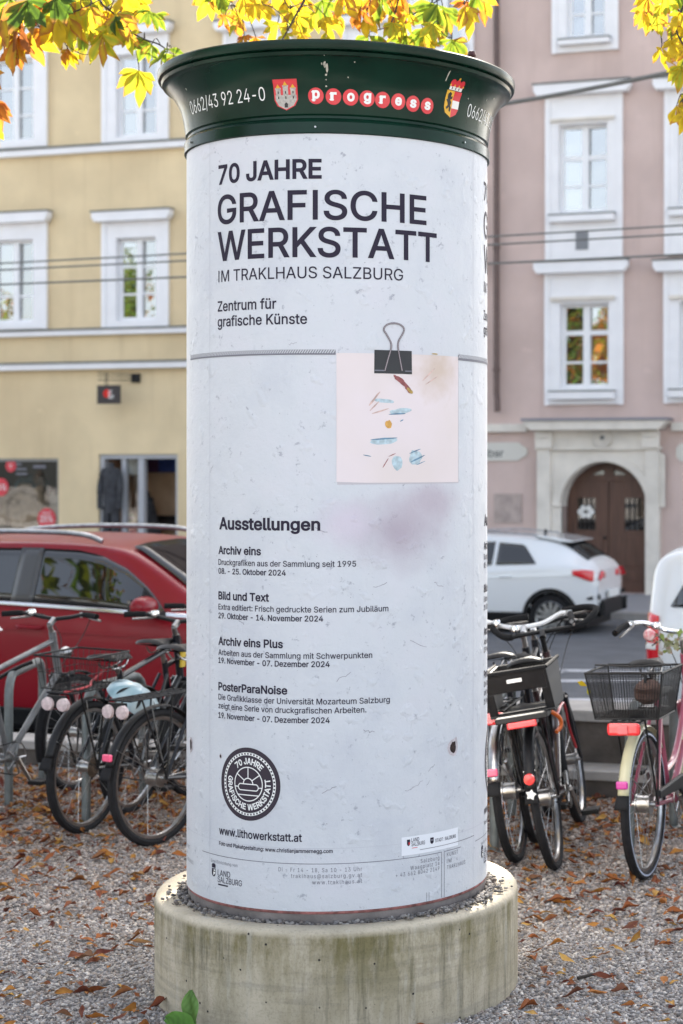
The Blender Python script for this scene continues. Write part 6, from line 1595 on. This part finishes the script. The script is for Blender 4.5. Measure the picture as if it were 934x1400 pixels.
def palmate(P, size, kind, out, collect, tip_dir=None):
    """one horse chestnut leaf: five to seven leaflets hanging from one point"""
    n = random.choice((5, 5, 6, 7)); main = np.array(tip_dir if tip_dir is not None else (random.uniform(-.5, .5), random.uniform(-.4, .4), -1.0)); main /= np.linalg.norm(main)
    nr = np.array((random.uniform(-.7, .7), -1 + random.uniform(-.5, .5), random.uniform(.0, .8))); nr -= main * np.dot(nr, main); nr /= np.linalg.norm(nr)
    for k in range(n):
        f = (k - (n - 1) / 2) / ((n - 1) / 2); a = f * random.uniform(1.0, 1.9)
        ax = rot_about(main, nr, a); ax = ax + nr * random.uniform(-.25, .25) + np.array((0, 0, -.25 * abs(f))); ax /= np.linalg.norm(ax)
        L_ = size * 1.12 * (1 - .42 * abs(f)) * random.uniform(.85, 1.1)
        base = {'y': YEL, 'g': YGR, 'd': GRN, 'o': ORG, 'b': BRN, 'k': DGR}[kind]
        mid = base * random.uniform(.8, 1.2); ed = {'y': YEL * 1.05, 'g': YEL, 'd': YGR, 'o': random.choice((ORG, YEL, BRN)), 'b': BRN, 'k': GRN}[kind] * random.uniform(.8, 1.15)
        if random.random() < .18: mid, ed = (ed, BRN * 1.3)
        collect.append((P, ax, nr + np.random.default_rng(k).normal(0, .0, 3), L_, random.uniform(-.1, .6), random.uniform(.05, .8) if kind != 'o' else random.uniform(.2, .9), mid, ed))
def flush(collect, name, parent, material):
    a = [np.array([c[i] for c in collect]) for i in range(8)]
    V, F, C = leaflets(*a); return numpy_mesh(name, V, F, C, material, parent)
NODES_L = [(14, -6, 'd', 52), (38, -4, 'k', 54), (30, 30, 'o', 52), (44, 36, 'g', 46), (4, 34, 'y', 46), (60, 36, 'o', 26), (58, 3, 'o', 44), (76, -8, 'k', 40), (74, 12, 'y', 46), (88, 16, 'g', 44), (100, 20, 'y', 40), (112, 6, 'y', 40), (124, 4, 'g', 42), (108, 22, 'd', 44), (92, 62, 'o', 22), (96, 66, 'y', 26),
           (141, 42, 'g', 46), (126, -8, 'y', 36), (146, 10, 'y', 40), (160, 14, 'g', 40), (158, 18, 'k', 26), (178, 18, 'k', 26), (188, -10, 'y', 36), (204, 10, 'd', 28), (214, 14, 'd', 26), (176, 42, 'y', 28), (197, 48, 'd', 30), (207, 56, 'd', 26), (230, 62, 'd', 36), (190, 92, 'y', 42), (238, 70, 'd', 30), (66, -14, 'o', 40), (140, -14, 'g', 44), (170, -16, 'y', 44), (22, 60, 'o', 34),
           (-16, 96, 'o', 42), (-14, 132, 'o', 44), (-18, 140, 'y', 40), (-8, 168, 'y', 44), (-14, 190, 'y', 36), (2, 4, 'd', 50), (104, -12, 'g', 50), (86, -10, 'y', 50), (20, 44, 'o', 46), (8, 14, 'y', 46), (130, 26, 'y', 42), (150, 30, 'g', 40), (172, 4, 'y', 42), (70, 30, 'y', 36)]
NODES_M = [(284, -12, 'g', 34), (294, -14, 'y', 36), (308, 16, 'o', 24), (326, 18, 'g', 30), (318, 8, 'g', 26), (334, 44, 'o', 22), (334, -12, 'y', 34), (348, 0, 'y', 26), (360, 2, 'y', 26), (372, -14, 'y', 34), (392, -10, 'y', 36), (398, 12, 'y', 30), (408, 18, 'y', 30), (418, -6, 'y', 34), (416, 22, 'd', 30), (430, 12, 'y', 34), (440, -4, 'd', 36), (446, 18, 'y', 34), (458, 12, 'o', 30), (470, -12, 'y', 38), (482, -14, 'y', 36),
           (492, 8, 'o', 30), (502, 18, 'y', 28), (508, -8, 'o', 36), (522, -10, 'd', 40), (534, -2, 'o', 42), (546, -4, 'd', 40), (548, -14, 'o', 36), (536, 26, 'g', 26), (505, 44, 'd', 40), (548, 26, 'g', 30), (560, 14, 'y', 26), (556, 44, 'd', 34), (578, 34, 'd', 34), (592, 28, 'y', 30), (598, 2, 'd', 48), (606, 6, 'd', 46), (598, 40, 'g', 28), (618, 50, 'd', 38), (636, 4, 'y', 40), (654, -14, 'd', 34), (662, -8, 'o', 36), (640, -2, 'o', 36), (584, 48, 'y', 30), (380, 26, 'g', 34), (392, 40, 'y', 24), (450, 36, 'y', 26), (516, -14, 'g', 36), (300, -16, 'd', 30), (412, 40, 'y', 24), (350, 46, 'o', 24)]
NODES_R = [(880, 5, 'y', 34), (886, -8, 'y', 28), (904, 2, 'g', 28), (898, 18, 'g', 26), (925, -14, 'd', 38), (930, 12, 'y', 30), (922, 28, 'd', 18), (924, 34, 'y', 26), (905, 60, 'y', 34), (940, 62, 'y', 36), (925, 140, 'y', 30), (936, 148, 'y', 32), (944, 120, 'y', 34), (944, 20, 'y', 40), (912, -16, 'g', 34), (890, 12, 'y', 30), (932, 86, 'y', 34), (918, 50, 'y', 28)]
def tree(label, tx, ty, H, nodes, twigs, depth, crown):
    t = thing('chestnut_tree', label, 'tree', (tx, ty, 0), (0, 0, 0), 'autumn chestnut trees')
    tr = MB(); hs = H
    tr.tube(smooth_path([(0, 0, -.1), (.03, 0, .4), (.0, .05, 1.6), (-.05, .0, 3.4), (.05, .1, hs * .75), (.0, .1, hs)]), [.30, .27, .25, .24, .23, .23, .22, .22, .21, .21, .20, .20, .19, .19, .18, .18, .17, .16, .15, .14, .13, .12, .11, .10, .09, .08, .07, .06, .05, .04, .03], 14)
    tr.build('trunk', M['bark'], t)
    collect = []
    lb = MB()
    for pts in crown['limbs']: lb.tube(smooth_path([Vector(p) - Vector((tx, ty, 0)) for p in pts]), [lerp(.085, .007, (k / (6 * (len(pts) - 1))) ** .6) for k in range(6 * (len(pts) - 1) + 1)], 8)
    tw = []
    for px_pts, Y, r in twigs:
        pts = smooth_path([at(x, y, Y) - Vector((tx, ty, 0)) for x, y in px_pts], 4); tw.append(pts); lb.tube(pts, [lerp(r, r * .5, k / (len(pts) - 1)) for k in range(len(pts))], 6)
    for px, py, kd, sz in nodes:
        if kd == 'y' and random.random() < .28: kd = 'g'
        Y = depth + random.uniform(-.25, .35); p = at(px, py + 5, Y) - Vector((tx, ty, 0)); size = sz / FP * Y * .98
        palmate(np.array(p), size, kd, None, collect)
        best = min((q for pts in tw for q in pts), key=lambda q: (q - p).length) if tw else p
        if (best - p).length < .45: lb.tube(smooth_path([best, (best + p) / 2 + Vector((0, 0, .03)), p], 4), .0022, 5)
    for (c, rad, n) in crown['clumps']:
        for _ in range(n):
            d = np.random.default_rng(len(collect)).normal(0, 1, 3); d /= np.linalg.norm(d); rr = rad * random.uniform(.35, 1) ** .6
            p = np.array(c) + d * rr * np.array((1, 1, .7)) - np.array((tx, ty, 0)); palmate(p, random.uniform(.12, .2), random.choices('ygdob', (4, 4, 3, 2, 1))[0], None, collect)
    lb.build('branches', M['bark'], t)
    flush(collect, 'leaves', t, M['leaf']); return t
M['bark'] = mat('dark_bark', (.045, .036, .030), .9, var=.4, scale=10, bump=.6, bscale=25, stretch=(1, 1, .3))
DL = 7.75
twL = [([(-60, 30), (-10, 24), (20, 20), (45, 2), (70, -30)], DL, .011), ([(128, -30), (136, 0), (150, 14), (168, 28), (180, 44), (198, 54), (216, 60), (228, 68)], DL, .006), ([(180, 44), (186, 70), (190, 92)], DL, .0025),
       ([(56, 38), (84, 24), (120, 8), (136, 0)], DL, .004), ([(92, 62), (112, 74), (128, 70), (141, 42)], DL, .002), ([(-60, 100), (-14, 96), (-4, 96)], DL, .004), ([(-60, 150), (-10, 168)], DL, .004), ([(141, 42), (150, 14)], DL, .0025)]
twM = [([(430, -40), (418, -4), (404, 22), (392, 44), (382, 60)], 7.6, .006), ([(284, -40), (300, -8), (318, 8), (336, 2), (350, -20)], DL, .004), ([(470, -40), (456, -6), (446, 18), (442, 40)], DL, .005), ([(560, -40), (548, -10), (540, 18), (536, 34), (560, 22), (586, 8), (604, -2)], DL, .005),
       ([(600, -40), (590, 8), (594, 28), (608, 48), (618, 52)], DL, .004), ([(650, -40), (640, -4), (634, 6)], DL, .004), ([(536, 34), (520, 40), (505, 44)], DL, .003), ([(372, -40), (384, -8), (396, 12)], DL, .004), ([(510, -40), (508, -8), (502, 16)], DL, .004), ([(606, 30), (592, 40), (584, 48)], DL, .002)]
twR = [([(960, -60), (930, 20), (924, 34), (928, 50), (938, 66), (950, 90), (944, 120), (930, 140)], 7.4, .006), ([(924, -10), (900, 0), (884, 4)], 7.4, .003), ([(926, 44), (914, 54), (905, 60)], 7.4, .002)]
tree('leafy autumn chestnut tree whose yellow branches hang in over the column from the left', -5.6, 9.6, 9, NODES_L + NODES_M, twL + twM, DL,
     {'limbs': [[(-5.6, 9.6, 3.6), (-4.4, 9.2, 4.6), (-3.4, 8.6, 4.9), (-2.8, 8.0, 4.5), (-2.75, 7.75, 3.95)], [(-5.6, 9.6, 4.6), (-4.2, 8.8, 5.4), (-2.8, 8.2, 5.3), (-1.6, 7.9, 4.8), (-1.1, 7.8, 4.2)], [(-3.4, 8.6, 4.9), (-2.6, 8.0, 4.7), (-2.2, 7.8, 4.2), (-2.1, 7.75, 3.95)], [(-1.6, 7.9, 4.8), (-1.2, 7.75, 4.5), (-.7, 7.75, 4.1)], [(-2.8, 8.2, 5.3), (-2.0, 7.9, 4.7), (-1.7, 7.75, 4.1)],
                [(-5.6, 9.7, 5.6), (-3.8, 8.6, 7.0), (-1.6, 8.3, 7.6), (.4, 8.4, 7.6)], [(-5.6, 9.7, 6.4), (-4.2, 8.8, 8.4), (-2.4, 8.0, 9.6)], [(-5.6, 9.7, 5.2), (-6.6, 10.6, 6.4), (-7.4, 11.2, 7.2)], [(-5.6, 9.7, 6), (-4.9, 10.4, 7.4), (-4.4, 11, 8.6)]],
      'clumps': [((-3.4, 8.2, 7.4), 1.9, 420), ((-1.4, 8.3, 7.8), 1.9, 420), ((.4, 8.4, 7.6), 1.8, 380), ((-2.4, 8.0, 9.6), 2.0, 380), ((-5.2, 9.6, 6.6), 1.5, 260), ((-7.2, 10.8, 7.0), 1.3, 200), ((-4.5, 10.6, 8.2), 1.3, 200), ((-4.0, 8.9, 5.5), .7, 90), ((-6.4, 8.8, 7.6), 1.3, 180)]})
tree('chestnut tree beyond the right edge whose yellow leaves hang in at the top right', 2.6, 8.9, 8.5, NODES_R, twR, 7.4,
     {'limbs': [[(2.6, 8.9, 3.6), (1.8, 8.4, 4.6), (1.0, 7.8, 4.8), (.6, 7.5, 4.3), (.5, 7.4, 4.0)], [(2.6, 8.9, 5.8), (2.3, 8.6, 7.4), (1.8, 8.4, 8.6)], [(2.6, 8.9, 5), (3.4, 9.6, 6.4), (4.0, 10, 7.4)], [(2.6, 8.9, 6), (2.2, 9.6, 7.2), (2.0, 10.2, 8)]],
      'clumps': [((1.8, 8.4, 8.6), 1.8, 380), ((3.2, 8.6, 9.0), 1.8, 320), ((2.8, 9.0, 6.8), 1.4, 240), ((4.0, 9.8, 7.2), 1.2, 180), ((2.2, 10.0, 7.9), 1.1, 150), ((1.6, 8.3, 5.3), .5, 50)]})

# fallen leaves: many, orange to brown, thicker towards the wall
def fallen():
    pts = []
    for y0, y1, dens in ((5.5, 6.6, 150), (6.6, 7.6, 210), (7.6, 8.4, 220), (8.4, 9.2, 420), (9.2, 10.7, 650)):
        xl, xr = (-80 - PPX) / FP * y1, (1010 - PPX) / FP * y1; n = int((xr - xl) * (y1 - y0) * dens); p = np.stack([RNG.uniform(xl, xr, n), RNG.uniform(y0, y1, n), np.zeros(n)], 1)
        # clump some of them
        k = RNG.random(n) < .45; src = RNG.integers(0, n, n); p[k] = p[src[k]] + np.stack([RNG.normal(0, .10, k.sum()), RNG.normal(0, .06, k.sum()), np.zeros(k.sum())], 1)
        pts.append(p)
    p = np.concatenate(pts); keep = ((p[:, 0] - CX) ** 2 + (p[:, 1] - CY) ** 2 > .70 ** 2) & ((p[:, 0] - PW.x) * NX.x + (p[:, 1] - PW.y) * NX.y < -.18); p = p[keep]; n = len(p)
    a = RNG.uniform(0, 2 * PI, n); ax = np.stack([np.cos(a), np.sin(a), RNG.normal(0, .14, n)], 1); ax /= np.linalg.norm(ax, axis=1, keepdims=True)
    nr = np.stack([RNG.normal(0, .35, n), RNG.normal(0, .35, n), np.ones(n)], 1)
    p[:, 2] = RNG.uniform(.006, .028, n)
    pal = np.array([(.34, .13, .03), (.42, .19, .04), (.24, .075, .025), (.16, .05, .025), (.48, .28, .07), (.10, .03, .02), (.14, .035, .022), (.30, .10, .03), (.20, .10, .05)])
    i = RNG.integers(0, len(pal), n); j = RNG.integers(0, len(pal), n)
    V, F, C = leaflets(p, ax, nr, RNG.uniform(.02, .09, n) * np.where(RNG.random(n) < .35, .55, 1.0), RNG.normal(.0, .22, n), RNG.uniform(.1, 1.3, n), pal[i], pal[i] * .55 + pal[j] * .45, 1.05)
    V[:, 2] = np.maximum(V[:, 2], .004)
    return tag(numpy_mesh('fallen_leaves', V, F, C, M['dryleaf']), 'orange and brown chestnut leaves scattered over the gravel', 'leaves', kind='stuff')
fallen()
# twig on the gravel, conker husks
tg = thing('twig', 'short dark twig lying on the gravel right of the concrete ring', 'twig', (0, 0, 0))
def ground_at(px, py): Y = EYE * FP / (py - PPY); return at(px, py, Y)
a, b = ground_at(790, 1342), ground_at(828, 1336)
MB().tube([a + Vector((0, 0, .012)), (a + b) / 2 + Vector((0, .004, .016)), b + Vector((0, 0, .012))], [.007, .006, .004], 7).build('twig_body', M['bark'], tg); tg.location = (0, 0, 0)
# green plant at the foot of the ring
pq = ground_at(252, 1420)
pt_ = thing('green_plant', 'small green broad leaved plant growing at the left foot of the concrete ring', 'plant', pq)
M['green_leaf'] = attr_mat('green_leaf', .5, trans=.25)
def broad(name, base, tipv, W, nr, c1, c2):
    V = []; C = []; nU, nV = 9, 6; base, tipv = Vector(base), Vector(tipv); ax = tipv - base; L_ = ax.length; ax.normalize(); nr = Vector(nr); sd_ = ax.cross(nr).normalized(); nr = sd_.cross(ax)
    for i in range(nU + 1):
        u = i / nU; wv = W * max(math.sin(PI * (.03 + .94 * u ** 1.15)), 0) ** .62
        for j in range(nV + 1):
            v = j / nV * 2 - 1; p_ = base + ax * (u * L_) + sd_ * (v * wv) + nr * (abs(v) * wv * .25 - .10 * L_ * u * u + .006 * math.sin(u * 9 + v * 5)); V.append(p_)
            k = .75 + .25 * abs(v) + .12 * math.sin(u * 30 + abs(v) * 9); C.append([lerp(c1[q], c2[q], abs(v)) * k for q in range(3)])
    F = np.array([[i * (nV + 1) + j, i * (nV + 1) + j + 1, (i + 1) * (nV + 1) + j + 1, (i + 1) * (nV + 1) + j] for i in range(nU) for j in range(nV)])
    return numpy_mesh(name, np.array([tuple(v) for v in V]), F, np.array(C), M['green_leaf'], pt_)
ppx = 5.68 / FP
def lp3(px, py, dy=0): return at(px, py, 5.60 + dy) - pq
broad('leaf', lp3(262, 1408), lp3(259, 1355), 12.5 * ppx, (-.3, -1, .35), (.12, .24, .05), (.15, .28, .07))
broad('leaf', lp3(268, 1412, -.03), lp3(229, 1390, -.09), 17 * ppx, (.1, -.7, .8), (.08, .20, .025), (.11, .25, .04))
broad('leaf', lp3(258, 1414, .02), lp3(252, 1384, .04), 13 * ppx, (.5, -.8, .4), (.03, .09, .012), (.045, .12, .015))
MB().tube([(0, 0, -.02), lp3(262, 1410) * .6, lp3(262, 1408)], .003, 6).build('stem', M['leafstem'] if 'leafstem' in M else mat('green_stem', (.10, .16, .05), .6), pt_)
# plant garland on the pink bicycle's handlebar
p = at(916, 880, 8.75)
gl = thing('leaf_garland', 'garland of pale artificial ivy leaves wound round the handlebar of the pink bicycle', 'garland', p)
cl = []
for k in range(34):
    P_ = np.array((random.gauss(0, .045), random.gauss(0, .05), random.gauss(0, .028))); ax = np.random.default_rng(k).normal(0, 1, 3); ax /= np.linalg.norm(ax); nr = np.random.default_rng(k + 99).normal(0, 1, 3) + np.array((0, -1, 0))
    c_ = random.choice(((.34, .36, .22), (.40, .32, .24), (.22, .28, .08), (.44, .42, .33))); cl.append((P_, ax, nr, random.uniform(.03, .055), .1, .3, np.array(c_), np.array(c_) * .9))
a_ = [np.array([c[i] for c in cl]) for i in range(8)]
V, F, C = leaflets(*a_, wid=1.5); numpy_mesh('ivy_leaves', V, F, C, M['dryleaf'], gl)
MB().tube(smooth_path([(-.09, 0, -.01), (-.03, .02, .02), (.04, -.02, -.01), (.10, .02, .03)]), .004, 5).build('ivy_stem', M['bark'], gl)
# red white bell on the pink bicycle
p = at(888, 868, 8.68); bl = thing('bicycle_bell', 'round red and white patterned bell on the handlebar of the pink bicycle', 'bell', p)
MB().lathe([(0, -.022), (.024, -.018), (.031, 0), (.024, .016), (0, .020)], 18, axis='y').build('dome', mat('bell_red', (.60, .06, .10), .35, col2=(.62, .50, .48), scale=45), bl)
cyl_ = thing('yellow_leaf', 'yellow leaf stuck to the left side of the black mesh basket', 'leaf', at(803, 938, 7.95))
V, F, C = leaflets(np.zeros((2, 3)), np.array([[.25, -.2, -.9], [-.8, -.3, .4]]), np.array([[0, -1, .2], [0, -1, .3]]), np.array([.05, .055]), np.array([.2, .1]), np.array([.3, .2]), np.array([YEL, YEL]), np.array([YGR, YEL])); numpy_mesh('leaf_blade', V, F, C, M['leaf'], cyl_)

# trees on the square behind the photographer: seen only in the window panes and the car paint
def back_tree(label, x, y, h, rad, n, kinds):
    t = thing('chestnut_tree', label, 'tree', (x, y, 0), (0, 0, 0), 'trees on the square behind the camera')
    MB().tube([(0, 0, -.1), (.05, 0, h * .3), (0, .1, h * .7)], [.28, .22, .1], 10).build('trunk', M['bark'], t)
    rs = np.random.default_rng(int(x * 7 + 900)); d = rs.normal(0, 1, (n, 3)); d /= np.linalg.norm(d, axis=1, keepdims=True)
    cl_ = rs.normal(0, 1, (14, 3)); cl_ /= np.linalg.norm(cl_, axis=1, keepdims=True); k = rs.integers(0, 14, n)
    p = (cl_[k] * .62 + d * rs.uniform(.1, .5, (n, 1))) * np.array((rad, rad, h * .34)) + np.array((0, 0, h * .66))
    a = rs.uniform(0, 2 * PI, n); ax = np.stack([np.cos(a), np.sin(a), rs.uniform(-1, .2, n)], 1); ax /= np.linalg.norm(ax, axis=1, keepdims=True)
    pal = np.array(kinds); i = rs.integers(0, len(pal), n)
    V, F, C = leaflets(p, ax, rs.normal(0, 1, (n, 3)), rs.uniform(.35, .6, n), rs.uniform(0, .3, n), rs.uniform(0, .5, n), pal[i], pal[i])
    numpy_mesh('crown', V, F, C, M['leaf'], t)
back_tree('wide yellow green chestnut tree across the square', -17, 4, 12, 4.4, 4500, (YGR * .5, GRN, ORG * .4, DGR))
back_tree('tall orange chestnut tree across the square', -25, -3, 13, 4.6, 4500, (ORG * .6, YEL * .4, GRN, BRN))
back_tree('dark green chestnut tree across the square', -34, 2, 12, 4.6, 4500, (GRN, GRN, YGR * .6, DGR))
back_tree('golden chestnut tree across the square', -43, 7, 11.5, 4.4, 4500, (YEL * .5, YGR * .6, ORG * .6, GRN))
back_tree('brown chestnut tree across the square', -53, 3, 12, 4.6, 4500, (BRN, ORG * .6, YGR * .5, GRN))
back_tree('dark orange chestnut tree farthest across the square', -64, 0, 12, 4.6, 4500, (ORG * .6, BRN, GRN, DGR))
